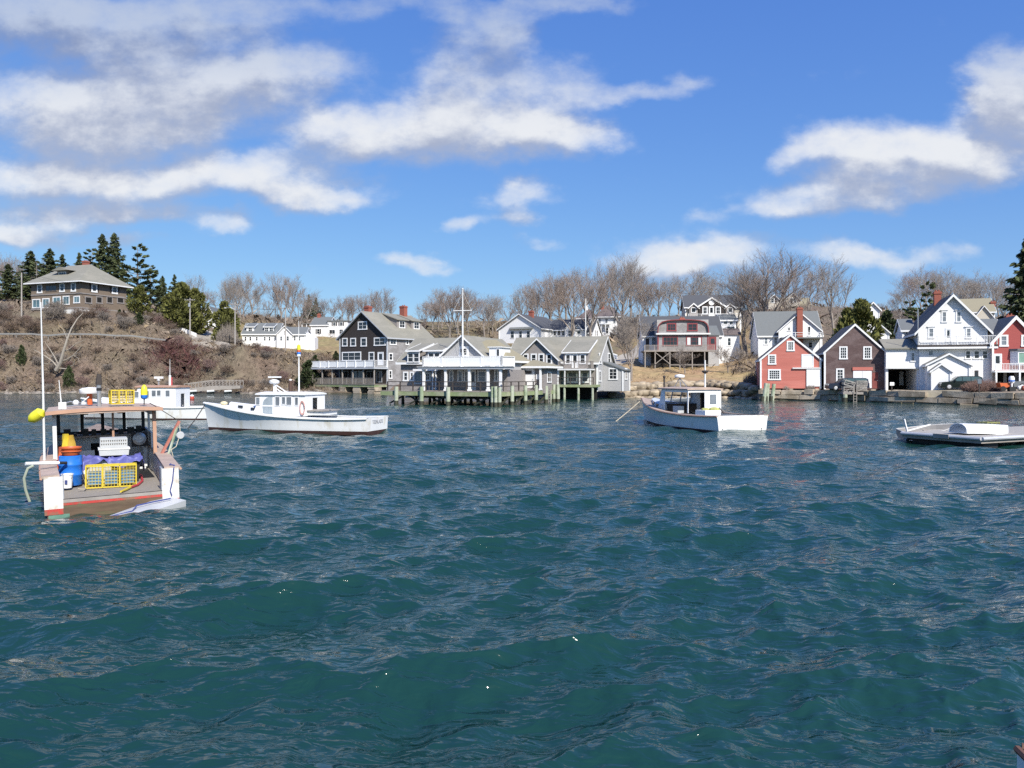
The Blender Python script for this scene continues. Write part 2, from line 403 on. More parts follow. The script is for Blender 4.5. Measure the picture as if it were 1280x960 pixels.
def _rbf_fit():
    x = _gp[:, :2]; n = len(x)
    d = np.linalg.norm(x[:, None] - x[None], axis=2)
    A = np.zeros((n + 1, n + 1)); A[:n, :n] = -d - np.eye(n) * 1.5; A[:n, n] = 1; A[n, :n] = 1
    return np.linalg.solve(A, np.append(_gp[:, 2], 0))
_w = _rbf_fit()
def _ground0(X, Y):
    X = np.asarray(X, float); Y = np.asarray(Y, float)
    sh = X.shape; q = np.stack([X.ravel(), Y.ravel()], 1); z = np.empty(len(q))
    for i in range(0, len(q), 20000):
        d = np.linalg.norm(q[i:i + 20000, None] - _gp[None, :, :2], axis=2)
        z[i:i + 20000] = -d @ _w[:-1] + _w[-1]
    z = np.maximum(z.reshape(sh), .7)
    u = X / np.maximum(Y, 1)
    s = Y - shore_d(u); Lb = shore_blend(u)
    t = np.clip(s / Lb, 0, 1); t = t * t * (3 - 2 * t)
    z = np.where(s < 0, np.maximum(s * .45, -3.5) - .15, -.15 + t * (z + .15))
    bump = .25 * np.sin(X * .7 + Y * .31) * np.sin(Y * .53 - X * .21) + .12 * np.sin(X * 1.9 + 1) * np.sin(Y * 1.7)
    return z + bump * np.clip((s - 8) / 20, 0, 1) * np.where((u > .30) & (s < 30), .15, 1)
ROADP = [(-350, 186), (-100, 172), (0, 169.5), (100, 169.5), (200, 171.5), (300, 174.5), (420, 178), (520, 190)]
_rq = []
for (a, da), (b, db) in zip(ROADP, ROADP[1:]):
    n = max(2, int(abs(U(b) * db - U(a) * da) / 1.5))
    for i in range(n): t = i / n; _rq.append((U(a) * da + (U(b) * db - U(a) * da) * t, da + (db - da) * t))
_rq = np.array(_rq); _rz = _ground0(_rq[:, 0], _rq[:, 1]) - .7
def ground_np(X, Y):
    """terrain height; the road is benched into the slope"""
    X = np.asarray(X, float); Y = np.asarray(Y, float); z = _ground0(X, Y); sh = z.shape
    z = z.ravel(); x = X.ravel(); y = Y.ravel()
    sel = np.where((y > 160) & (y < 195) & (x < 0))[0]
    for i in range(0, len(sel), 20000):
        k = sel[i:i + 20000]
        d = np.hypot(x[k, None] - _rq[None, :, 0], y[k, None] - _rq[None, :, 1])
        j = d.argmin(1); t = np.clip((d.min(1) - 2.8) / 2.2, 0, 1)
        z[k] = _rz[j] + (z[k] - _rz[j]) * t * t * (3 - 2 * t)
    return z.reshape(sh)
def ground(x, y): return float(ground_np([x], [y])[0])
def gp(px, D):
    x = U(px) * D
    return Vector((x, D, ground(x, D)))

def attr_mat(name, attr, rough, bump, bscale, var=.35, scale=.9):
    m = bpy.data.materials.new(name); m.use_nodes = True
    nt = m.node_tree; N = nt.nodes.new; L = nt.links.new; b = nt.nodes['Principled BSDF']
    b.inputs['Roughness'].default_value = rough; b.inputs['Specular IOR Level'].default_value = .2
    at = N('ShaderNodeVertexColor'); at.layer_name = attr
    geo = N('ShaderNodeNewGeometry')
    n1 = N('ShaderNodeTexNoise'); n1.inputs['Scale'].default_value = scale; n1.inputs['Detail'].default_value = 8; n1.inputs['Roughness'].default_value = .68
    L(geo.outputs['Position'], n1.inputs['Vector'])
    vr = N('ShaderNodeMapRange'); vr.inputs['From Min'].default_value = .3; vr.inputs['From Max'].default_value = .7; vr.inputs['To Min'].default_value = 1 - var; vr.inputs['To Max'].default_value = 1 + var
    L(n1.outputs['Fac'], vr.inputs[0])
    n2 = N('ShaderNodeTexNoise'); n2.inputs['Scale'].default_value = .13; n2.inputs['Detail'].default_value = 6
    L(geo.outputs['Position'], n2.inputs['Vector'])
    hr = N('ShaderNodeMapRange'); hr.inputs['From Min'].default_value = .3; hr.inputs['From Max'].default_value = .7; hr.inputs['To Min'].default_value = .48; hr.inputs['To Max'].default_value = .525
    L(n2.outputs['Fac'], hr.inputs[0])
    hs = N('ShaderNodeHueSaturation'); L(at.outputs[0], hs.inputs['Color']); L(vr.outputs[0], hs.inputs['Value']); L(hr.outputs[0], hs.inputs['Hue'])
    L(hs.outputs[0], b.inputs['Base Color'])
    bn = N('ShaderNodeBump'); bn.inputs['Strength'].default_value = bump; bn.inputs['Distance'].default_value = .25
    n3 = N('ShaderNodeTexNoise'); n3.inputs['Scale'].default_value = bscale; n3.inputs['Detail'].default_value = 5
    L(geo.outputs['Position'], n3.inputs['Vector']); L(n3.outputs['Fac'], bn.inputs['Height']); L(bn.outputs[0], b.inputs['Normal'])
    return m

def build_land():
    us = np.concatenate([np.linspace(-3.5, -.95, 40)[:-1], np.linspace(-.95, .95, 380), np.linspace(.95, 3.5, 40)[1:]])
    sv = np.concatenate([np.linspace(-10, -2, 5)[:-1], np.linspace(-2, 8, 26)[:-1], np.linspace(8, 120, 130)[:-1], np.geomspace(120, 2500, 60)])
    UU, SS = np.meshgrid(us, sv)
    Y = shore_d(UU) + SS; X = UU * Y
    Z = ground_np(X, Y)
    V = np.stack([X, Y, Z], 2).reshape(-1, 3)
    nr, nc = UU.shape
    i = np.arange(nr - 1)[:, None] * nc + np.arange(nc - 1)[None]
    T = np.stack([i, i + 1, i + nc + 1, i + nc], 2).reshape(-1, 4)
    px = (UU * 1000 + 640).ravel(); S = SS.ravel(); z = V[:, 2]
    c = np.tile(np.array([.165, .130, .095]), (len(V), 1))               # leafless undergrowth
    def mixin(mask, col):
        nonlocal c
        c = c * (1 - mask[:, None]) + np.array(col) * mask[:, None]
    sm = lambda a, b, x: np.clip((x - a) / (b - a), 0, 1) ** 2 * (3 - 2 * np.clip((x - a) / (b - a), 0, 1))
    mixin(sm(-400, -100, px) * sm(430, 390, px) * sm(24, 10, S) * .7, (.180, .140, .105))
    mixin(sm(285, 310, px) * sm(460, 430, px) * sm(24, 30, S) * sm(110, 90, S), (.265, .205, .105))   # lawn gone tan
    mixin(sm(440, 480, px) * sm(780, 760, px) * sm(5, 10, S), (.20, .16, .09))
    mixin(sm(765, 785, px) * sm(950, 940, px) * sm(2, 4, S) * sm(50, 40, S), (.36, .255, .135))      # dry grass bank
    mixin(sm(765, 785, px) * sm(1000, 940, px) * sm(40, 50, S) * sm(110, 90, S), (.25, .18, .10))
    mixin(sm(945, 955, px) * sm(26, 18, S), (.30, .25, .19))                                        # gravel wharf
    mixin(sm(945, 955, px) * sm(18, 26, S) * sm(70, 50, S), (.22, .19, .11))
    mixin(sm(8, 4, S) * sm(430, 400, px), (.225, .195, .165))                                       # pebble beach
    mixin(sm(3.2, 1.4, S) * sm(940, 930, px), (.075, .062, .042))                                   # wet weed line
    o = mesh_np('ground', V, T, attr_mat('ground', 'tone', .95, .2, 2.5), smooth=True)
    a = o.data.color_attributes.new('tone', 'FLOAT_COLOR', 'POINT')
    a.data.foreach_set('color', np.concatenate([c, np.ones((len(c), 1))], 1).astype(np.float32).ravel())
    o['kind'] = 'structure'
build_land()

ASPHALT = pmat('worn_asphalt', (.16, .155, .15), .9, .15, 1.2, bump=.2)
GRAVEL = pmat('pale_gravel', (.34, .305, .255), .95, .15, 1.2, bump=.3)
def draped(name, path, width, mat, lift=.06):
    """a strip laid on the ground along a path of (px, depth)"""
    pts = [Vector((U(a) * d, d, 0)) for a, d in path]
    dense = []
    for a, b in zip(pts, pts[1:]):
        n = max(2, int((b - a).length / 1.2))
        dense += [a.lerp(b, i / n) for i in range(n)]
    dense.append(pts[-1])
    V = []; k = 7
    for i, p in enumerate(dense):
        d = (dense[min(i + 2, len(dense) - 1)] - dense[max(i - 2, 0)]).normalized(); nrm = Vector((-d.y, d.x, 0))
        w = width[0] + (width[1] - width[0]) * i / (len(dense) - 1) if hasattr(width, '__len__') else width
        row = [p + nrm * w * (j / (k - 1) - .5) for j in range(k)]
        zs = [ground(q.x, q.y) for q in row]
        V += [(q.x, q.y, (zs[k // 2] if name == 'road' else zs[j]) + lift) for j, q in enumerate(row)]
    T = np.array([(i * k + j, i * k + j + 1, (i + 1) * k + j + 1, (i + 1) * k + j) for i in range(len(dense) - 1) for j in range(k - 1)])
    o = mesh_np(name, np.array(V), T, mat, smooth=True); o['kind'] = 'structure'
    return o
draped('road', ROADP, 5.0, ASPHALT, .05)
draped('driveway', [(268, 176), (262, 182), (255, 190), (262, 200)], (9, 4), GRAVEL, .12)
draped('hill_road', [(745, 152), (772, 165), (800, 182), (812, 205), (806, 235)], (5, 4), GRAVEL, .12)

# ------------------------------------------------------------------ water
def build_water():
    rng = np.random.default_rng(24)
    rr = [0.6]
    while rr[-1] < 330:
        r = rr[-1]
        rr.append(r + max(.045, .0034 * r + .00008 * r * r * (r < 160)) if r > 3 else r + .15)
    rr = np.array(rr + [420, 700, 1500])
    th = np.concatenate([np.linspace(-180, -46, 60)[:-1], np.linspace(-46, 46, 860), np.linspace(46, 180, 60)[1:]]) * math.pi / 180
    RR, TT = np.meshgrid(rr, th, indexing='ij')
    X = RR * np.sin(TT); Y = RR * np.cos(TT)
    X0, Y0 = X.copy(), Y.copy(); Z = np.zeros_like(X); DX = np.zeros_like(X); DY = np.zeros_like(X)
    dr = np.gradient(rr)[:, None] * np.ones_like(X)
    dt = np.gradient(th)[None, :] * RR
    cell = np.maximum(dr, dt)
    main = math.radians(-68)                       # the wind drives the sea towards the camera and to its right
    lam = np.geomspace(.17, 7.0, 124)
    gust = .5 + .5 * np.sin(X0 * .11 + .6 * np.sin(Y0 * .07)) * np.sin(Y0 * .09 + X0 * .03 + 1.3)
    for l in lam:
        k = 2 * math.pi / l
        a = main + rng.normal(0, .45 if l > 2 else .75)
        dx, dy = math.cos(a), math.sin(a)
        st = (.034 if 1.4 < l < 4.2 else .047 if l <= 1.4 else .015)      # steepness k*A of this component
        A = st / k * rng.uniform(.6, 1.4)
        ph = k * (dx * X0 + dy * Y0) + rng.uniform(0, 6.28) + .5 * np.sin(.35 * k * (dx * Y0 - dy * X0) + rng.uniform(0, 6.28))
        fade = np.clip((l / cell - 2.5) / 3, 0, 1) * (.55 + .6 * gust if l < 2 else 1)
        Z += A * fade * np.cos(ph)
        DX -= .95 * A * fade * dx * np.sin(ph); DY -= .95 * A * fade * dy * np.sin(ph)
    sh = Y0 - shore_d(X0 / np.maximum(Y0, 1))
    calm = np.clip(-sh / 25, .25, 1) * np.clip(RR / 2, .2, 1)
    V = np.stack([X + DX * calm, Y + DY * calm, Z * calm], 2).reshape(-1, 3)
    nr, nc = X.shape
    i = np.arange(nr - 1)[:, None] * nc + np.arange(nc - 1)[None]
    T = np.stack([i, i + nc, i + nc + 1, i + 1], 2).reshape(-1, 4)
    m = bpy.data.materials.new('sea'); m.use_nodes = True
    nt = m.node_tree; N = nt.nodes.new; L = nt.links.new; b = nt.nodes['Principled BSDF']
    b.inputs['IOR'].default_value = 1.45
    b.inputs['Roughness'].default_value = .05
    b.inputs['Base Color'].default_value = (.008, .038, .032, 1)
    geo = N('ShaderNodeNewGeometry')
    mp = N('ShaderNodeMapping'); mp.inputs['Rotation'].default_value = (0, 0, R(22)); mp.inputs['Scale'].default_value = (.55, 1.25, 1)
    L(geo.outputs['Position'], mp.inputs[0])
    nz = N('ShaderNodeTexNoise'); nz.inputs['Scale'].default_value = 4.2; nz.inputs['Detail'].default_value = 3; nz.inputs['Roughness'].default_value = .42
    nz.inputs['Distortion'].default_value = .5
    L(mp.outputs[0], nz.inputs['Vector'])
    bn = N('ShaderNodeBump'); bn.inputs['Strength'].default_value = 1.0; bn.inputs['Distance'].default_value = .09
    L(nz.outputs['Fac'], bn.inputs['Height'])
    # larger chop that the far mesh is too coarse to carry
    mp2 = N('ShaderNodeMapping'); mp2.inputs['Rotation'].default_value = (0, 0, R(16)); mp2.inputs['Scale'].default_value = (.5, 1.3, 1); L(geo.outputs['Position'], mp2.inputs[0])
    n2 = N('ShaderNodeTexNoise'); n2.inputs['Scale'].default_value = .8; n2.inputs['Detail'].default_value = 3; L(mp2.outputs[0], n2.inputs['Vector'])
    b2 = N('ShaderNodeBump'); b2.inputs['Strength'].default_value = .35; b2.inputs['Distance'].default_value = .15
    L(n2.outputs['Fac'], b2.inputs['Height']); L(bn.outputs[0], b2.inputs['Normal'])
    L(b2.outputs[0], b.inputs['Normal'])
    o = mesh_np('water', V, T, m, smooth=True)
    o['kind'] = 'structure'
build_water()
# ------------------------------------------------------------------ houses
class House:
    """front facade from photo column px0 to px1 with its foot at row py, left corner at depth D, turned by yaw degrees
    (positive: the facade looks to the right). Local frame: x along the facade, y into the house, z up."""
    def __init__(s, name, label, cat, px0, px1, py, D, yaw, depth, group=None, base=None):
        s.A = pt(px0, py, D) if base is None else Vector((U(px0) * D, D, base))
        s.th = R(yaw); s.c, s.s = math.cos(s.th), math.sin(s.th)
        s.D = D; s.d = depth
        s.W = s.along(px1)
        s.root = thing(name, label, cat, s.A, s.th, group)
        s.nwin = 0
    def along(s, px):
        u = U(px); return (u * s.A.y - s.A.x) / (s.c - u * s.s)
    def f(s, px, py, y=0.0):                 # photo -> (x, z) on the plane y = const
        ox, oy = s.A.x - s.s * y, s.A.y + s.c * y
        u = U(px); t = (u * oy - ox) / (s.c - u * s.s)
        Dt = oy + t * s.s
        return t, H - (py - PY) * Dt / F - s.A.z
    def side(s, px, py, x):                  # photo -> (y, z) on the plane x = const
        ox, oy = s.A.x + s.c * x, s.A.y + s.s * x
        u = U(px); t = (u * oy - ox) / (-s.s - u * s.c)
        Dt = oy + t * s.c
        return t, H - (py - PY) * Dt / F - s.A.z
    def z(s, py, y=0.0): return s.f(s.px_mid(), py, y)[1]
    def px_mid(s):
        p = s.A + Vector((s.c * s.W / 2, s.s * s.W / 2, 0)); return PX + F * p.x / p.y
    # --- shells
    def gable(s, ze, zr, axis, wall, roof, x0=0, x1=None, y0=0, y1=None, z0=-1.2, over=.35, th=.16, trim=WHITE, name='wall', rname='roof', ridge=None, corner=True, parent=None, rake=.22):
        x1 = s.W if x1 is None else x1; y1 = s.d if y1 is None else y1
        P = parent or s.root
        a0, a1 = (x0, x1) if axis == 'y' else (y0, y1)       # across the ridge
        b0, b1 = (y0, y1) if axis == 'y' else (x0, x1)       # along the ridge
        am = (a0 + a1) / 2 if ridge is None else ridge
        w = MB(); w.prism([(a0, z0), (a1, z0), (a1, ze), (am, zr), (a0, ze)], axis, b0, b1)
        wall_o = w.build(name, wall, P)
        def slab(lo, hi, dz, th, ov):
            m = MB()
            for (ae, sg) in ((a0, -1), (a1, 1)):
                run = abs(am - ae); sl = (zr - ze) / max(run, .01)
                ex, ez = ae + sg * ov, ze - sl * ov
                m.prism([(am, zr + dz), (ex, ez + dz), (ex, ez + dz + th), (am, zr + dz + th)], axis, lo, hi)
            return m
        r = slab(b0 - over, b1 + over, .02, th, over).build(rname, roof, P)
        if trim is not None:
            t = MB()
            for lo, hi in ((b0 - over - .03, b0 - over + .09), (b1 + over - .09, b1 + over + .03)):
                q = slab(lo, hi, .02 - rake + th * .9, rake, over + .03); t.add(q.v, q.f)
            # eave boards
            for (ae, sg) in ((a0, -1), (a1, 1)):
                sl = (zr - ze) / max(abs(am - ae), .01)
                e = ae + sg * over; ez = ze - sl * over
                lo2, hi2 = sorted((e - sg * .02, e + sg * .04))
                t.prism([(lo2, ez - .12), (hi2, ez - .12), (hi2, ez + .14), (lo2, ez + .14)], axis, b0 - over, b1 + over)
            if corner:
                for xx in (x0, x1):
                    for yy in (y0, y1):
                        t.box(xx - .11, xx + .11, yy - .11, yy + .11, z0, ze - .02)
            t.build('trim', trim, P)
        return wall_o, r
    def block(s, x0, x1, y0, y1, z0, z1, mat, name='wall', parent=None):
        return MB().box(x0, x1, y0, y1, z0, z1).build(name, mat, parent or s.root)
    def hip(s, ze, zr, wall, roof, x0=0, x1=None, y0=0, y1=None, z0=-1.2, over=.5, trim=WHITE, rl=None, walls=True, th=.14):
        x1 = s.W if x1 is None else x1; y1 = s.d if y1 is None else y1
        if walls: s.block(x0, x1, y0, y1, z0, ze, wall)
        w, d = x1 - x0, y1 - y0
        xa, xb, ya, yb = x0 - over, x1 + over, y0 - over, y1 + over
        if w >= d: ra = rb = d / 2 if rl is None else (w - rl) / 2; R0 = (x0 + ra, (y0 + y1) / 2); R1 = (x1 - ra, (y0 + y1) / 2)
        else: ra = w / 2 if rl is None else (d - rl) / 2; R0 = ((x0 + x1) / 2, y0 + ra); R1 = ((x0 + x1) / 2, y1 - ra)
        m = MB()
        vs = [(xa, ya, ze), (xb, ya, ze), (xb, yb, ze), (xa, yb, ze), (xa, ya, ze + th), (xb, ya, ze + th), (xb, yb, ze + th), (xa, yb, ze + th), (*R0, zr), (*R1, zr)]
        fs = [(0, 3, 2, 1), (0, 1, 5, 4), (1, 2, 6, 5), (2, 3, 7, 6), (3, 0, 4, 7)]
        fs += [(4, 5, 9, 8), (5, 6, 9), (6, 7, 8, 9), (7, 4, 8)] if w >= d else [(4, 5, 8), (5, 6, 9, 8), (6, 7, 9), (7, 4, 8, 9)]
        m.add(vs, fs); r = m.build('roof', roof, s.root)
        if trim is not None:
            t = MB()
            for a in ((xa - .03, xb + .03, ya - .05, ya + .02), (xa - .03, xb + .03, yb - .02, yb + .05), (xa - .05, xa + .02, ya, yb), (xb - .02, xb + .05, ya, yb)):
                t.box(*a, ze - .12, ze + th - .02)
            t.build('trim', trim, s.root)
        return r
    # --- openings; face: 'f' front plane y=at, 'l'/'r' side plane x=at
    def _place(s, face, at, a0, a1, z0, z1, parts):
        def conv(m, u0, u1, n0, n1, w0, w1):     # u along the face, n outwards
            if face == 'f': m.box(u0, u1, at - n1, at - n0, w0, w1)
            elif face == 'r': m.box(at + n0, at + n1, u0, u1, w0, w1)
            else: m.box(at - n1, at - n0, u0, u1, w0, w1)
        for m, *q in parts: conv(m, *q)
    def win_m(s, face, at, a0, a1, z0, z1, nx=2, nz=2, frame=WHITE, pane=PANE, fw=.13, name='window', cap=False, parent=None, shutters=None):
        F_, G = MB(), MB()
        mw = .045
        ps = [(F_, a0 - fw, a1 + fw, -.02, .07, z1, z1 + fw * (1.6 if cap else 1)), (F_, a0 - fw - .04, a1 + fw + .04, -.02, .10, z0 - fw, z0),
              (F_, a0 - fw, a0, -.02, .06, z0, z1), (F_, a1, a1 + fw, -.02, .06, z0, z1), (G, a0, a1, -.02, .015, z0, z1)]
        if cap: ps.append((F_, a0 - fw - .12, a1 + fw + .12, -.02, .16, z1 + fw * 1.6, z1 + fw * 1.6 + .07))
        for i in range(1, nx):
            x = a0 + (a1 - a0) * i / nx; ps.append((F_, x - mw / 2, x + mw / 2, .015, .04, z0, z1))
        for i in range(1, nz):
            z = z0 + (z1 - z0) * i / nz; ps.append((F_, a0, a1, .015, .045, z - mw / 2, z + mw / 2))
        s._place(face, at, a0, a1, z0, z1, ps)
        o = F_.build(name, frame, parent or s.root); G.build('pane', pane, o)
        if shutters is not None:
            sw = (a1 - a0) * .45
            for e in (a0 - fw - sw, a1 + fw):
                S = MB(); s._place(face, at, 0, 0, 0, 0, [(S, e, e + sw, -.01, .05, z0 - fw * .5, z1 + fw * .5)]); S.build('shutter', shutters, o)
        return o
    def win(s, face, l, t, r, b, nx=2, nz=2, at=None, **k):
        """window whose outer frame covers photo columns l..r and rows t..b"""
        fw = k.pop('fw', .13)
        if face == 'f':
            at = 0 if at is None else at
            (a0, z1), (a1, z0) = s.f(l, t, at), s.f(r, b, at)
        else:
            at = (s.W if face == 'r' else 0) if at is None else at
            (a0, z1), (a1, z0) = s.side(l, t, at), s.side(r, b, at)
        if a0 > a1: a0, a1 = a1, a0
        return s.win_m(face, at, a0 + fw, a1 - fw, z0 + fw, z1 - fw, nx, nz, fw=fw, **k)
    def door_m(s, face, at, a0, a1, z0, z1, mat=WHITE, frame=WHITE, panes=0, name='door', handle=True, parent=None):
        D_, T = MB(), MB()
        ps = [(D_, a0, a1, -.02, .03, z0, z1), (T, a0 - .12, a0, -.02, .06, z0, z1 + .14), (T, a1, a1 + .12, -.02, .06, z0, z1 + .14), (T, a0, a1, -.02, .06, z1, z1 + .14)]
        s._place(face, at, a0, a1, z0, z1, ps)
        d = D_.build(name, mat, parent or s.root)
        T.build('door_frame', frame, d)
        if panes:
            G = MB(); s._place(face, at, 0, 0, 0, 0, [(G, a0 + (a1 - a0) * .18, a1 - (a1 - a0) * .18, .0, .04, z0 + (z1 - z0) * (1 - panes), z1 - (z1 - z0) * .08)]); G.build('pane', PANE, d)
        if handle:
            h = MB(); s._place(face, at, 0, 0, 0, 0, [(h, a1 - .16, a1 - .08, .0, .09, z0 + 1.0, z0 + 1.08)]); h.build('handle', STEEL, d)
        return d
    def door(s, face, l, t, r, b, at=None, **k):
        if face == 'f':
            at = 0 if at is None else at
            (a0, z1), (a1, z0) = s.f(l, t, at), s.f(r, b, at)
        else:
            at = (s.W if face == 'r' else 0) if at is None else at
            (a0, z1), (a1, z0) = s.side(l, t, at), s.side(r, b, at)
        if a0 > a1: a0, a1 = a1, a0
        return s.door_m(face, at, a0, a1, z0, z1, **k)
    def chimney(s, x, y, z0, z1, w=.8, d=.8, mat=None, cap=True, parent=None, name='chimney'):
        m = MB(); m.box(x - w / 2, x + w / 2, y - d / 2, y + d / 2, z0, z1)
        if cap:
            m.box(x - w / 2 - .08, x + w / 2 + .08, y - d / 2 - .08, y + d / 2 + .08, z1 - .35, z1 - .12)
            for e in (-.2, .2): m.cyl(x + e * w, y, z1, z1 + .22, .11)
        return m.build(name, mat or BRICK, parent or s.root)
    def rail(s, pts, h=.95, mat=WHITE, post=.12, step=1.8, bal=.14, name='railing', solid=False, parent=None, bars=0, topw=.09):
        """railing along local points (x, y, z)"""
        m = MB()
        for a, b in zip(pts, pts[1:]):
            a, b = Vector(a), Vector(b); L_ = (b - a).length; n = max(1, round(L_ / step))
            up = Vector((0, 0, h)); d = (b - a).normalized(); nr = Vector((-d.y, d.x, 0))
            for i in range(n + 1): p = a.lerp(b, i / n); m.box(p.x - post / 2, p.x + post / 2, p.y - post / 2, p.y + post / 2, p.z, p.z + h + .06)
            m.beam(a + up, b + up, topw, .07)
            if solid: m.obox((a + b) / 2 + up / 2, (b - a) / 2, nr * .02, up * .46)
            elif bars:
                for i in range(1, bars + 1): q = up * (i / (bars + 1)); m.beam(a + q, b + q, .04, .06)
            else:
                m.beam(a + up * .1, b + up * .1, .05, .05)
                k = max(1, int(L_ / bal))
                for i in range(1, k): p = a.lerp(b, i / k); m.box(p.x - .022, p.x + .022, p.y - .022, p.y + .022, p.z + .1, p.z + h)
        return m.build(name, mat, parent or s.root)
    def post(s, x, y, z0, z1, w=.16, mat=WHITE, name='post', parent=None, base=False):
        m = MB().box(x - w / 2, x + w / 2, y - w / 2, y + w / 2, z0, z1)
        if base:
            m.box(x - w * .75, x + w * .75, y - w * .75, y + w * .75, z0, z0 + .18); m.box(x - w * .7, x + w * .7, y - w * .7, y + w * .7, z1 - .15, z1 - .005)
        return m.build(name, mat, parent or s.root)
    def shed_dormer(s, x0, x1, yf, zb, zt, yb, zback, wall, roof, axis='x', trim=WHITE, over=.25):
        """box dormer with a single slope running back into the main roof (front plane y=yf)"""
        m = MB(); m.add([(x0, yf, zb), (x1, yf, zb), (x1, yb, zb), (x0, yb, zb), (x0, yf, zt), (x1, yf, zt), (x1, yb, zback), (x0, yb, zback)],
                        [(0, 3, 2, 1), (4, 5, 6, 7), (0, 1, 5, 4), (1, 2, 6, 5), (2, 3, 7, 6), (3, 0, 4, 7)])
        d = m.build('dormer', wall, s.root)
        sl = (zback - zt) / (yb - yf)
        r = MB(); a, b = x0 - over, x1 + over; f0 = yf - over
        z0 = zt - sl * over + .02; z1 = zback + .02
        r.add([(a, f0, z0), (b, f0, z0), (b, yb, z1), (a, yb, z1), (a, f0, z0 + .14), (b, f0, z0 + .14), (b, yb, z1 + .14), (a, yb, z1 + .14)],
              [(0, 3, 2, 1), (4, 5, 6, 7), (0, 1, 5, 4), (1, 2, 6, 5), (2, 3, 7, 6), (3, 0, 4, 7)])
        r.build('dormer_roof', roof, d)
        if trim is not None:
            t = MB(); t.box(a - .02, b + .02, f0 - .04, f0 + .03, z0 - .06, z0 + .12); 
            for e in (a, b): t.beam((e, f0, z0 + .06), (e, yb, z1 + .06), .06, .2)
            t.build('trim', trim, d)
        return d
# ------------------------------------------------------------------ buildings of the left shore
def hill_house():
    h = House('hill_house', 'brown shingled house with a wide grey hip roof on the hilltop at far left', 'house', 101, 158, 385, 180, 70, 10)
    h.d = h.side(39, 375, 0)[0]
    ze = h.f(101, 352)[1]; W, d = h.W, h.d
    h.hip(ze, ze + 4.9, SHBROWN, ROOFGREY, over=1.1, rl=7)
    h.block(-.25, W + .1, -.2, d * .72, -3.5, -.25, WHITE2, 'foundation')
    m = MB(); z1 = h.f(110, 368)[1]
    m.box(-.12, W + .12, -.14, -.02, z1, z1 + .25); m.box(-.14, -.02, -.1, d, z1, z1 + .25); m.box(-.12, W + .12, -.14, -.02, -.1, .25); m.box(-.14, -.02, -.1, d, -.1, .25)
    m.build('belt_course', SHMID, h.root)
    for l, t, r, b in ((114, 354, 121.5, 366), (139.6, 357, 147, 368)): h.win('f', l, t, r, b, 1, 2, fw=.35, shutters=SHDARK)
    for l, t, r, b in ((46.5, 355.5, 53, 366.5), (74.5, 354, 81, 365), (88.7, 353, 95, 364.5)): h.win('l', l, t, r, b, 1, 2, fw=.3)
    h.win('l', 57, 357, 71, 364, 3, 1, fw=.12, frame=SHBROWN)
    for l, r in ((106, 115), (120, 128), (133, 141), (146, 155)): h.win('f', l, 370, r, 380, 1, 1, fw=.25, frame=SHMID, pane=SHADEIN, name='porch_opening')  # openings are near-black sheets, porch shade painted flat on the wall
    for l, t, r, b in ((92, 370, 100, 379), (78.5, 370, 87, 381), (66, 371, 76, 382), (53, 373, 62, 385), (40.5, 374, 50.5, 385)): h.win('l', l, t, r, b, 2, 1, fw=.22, pane=PANETEAL)
    y0, zz = h.side(80, 340, 2.6)
    dm = MB().box(2.2, 5.5, y0 - 1.6, y0 + 1.6, ze + .8, ze + 3.1).build('dormer', SHBROWN, h.root)
    MB().prism([(y0 - 2.6, ze + 3.1), (y0 + 2.6, ze + 3.1), (y0, ze + 3.9)], 'x', 1.4, 6.5).build('dormer_roof', ROOFGREY, dm)
    h.win_m('l', 2.2, y0 - 1.0, y0 + 1.0, ze + 1.7, ze + 2.7, 3, 1)
    h.chimney(W * .55, d * .42, ze + 3.5, ze + 5.9, 1.3, .9)
hill_house()

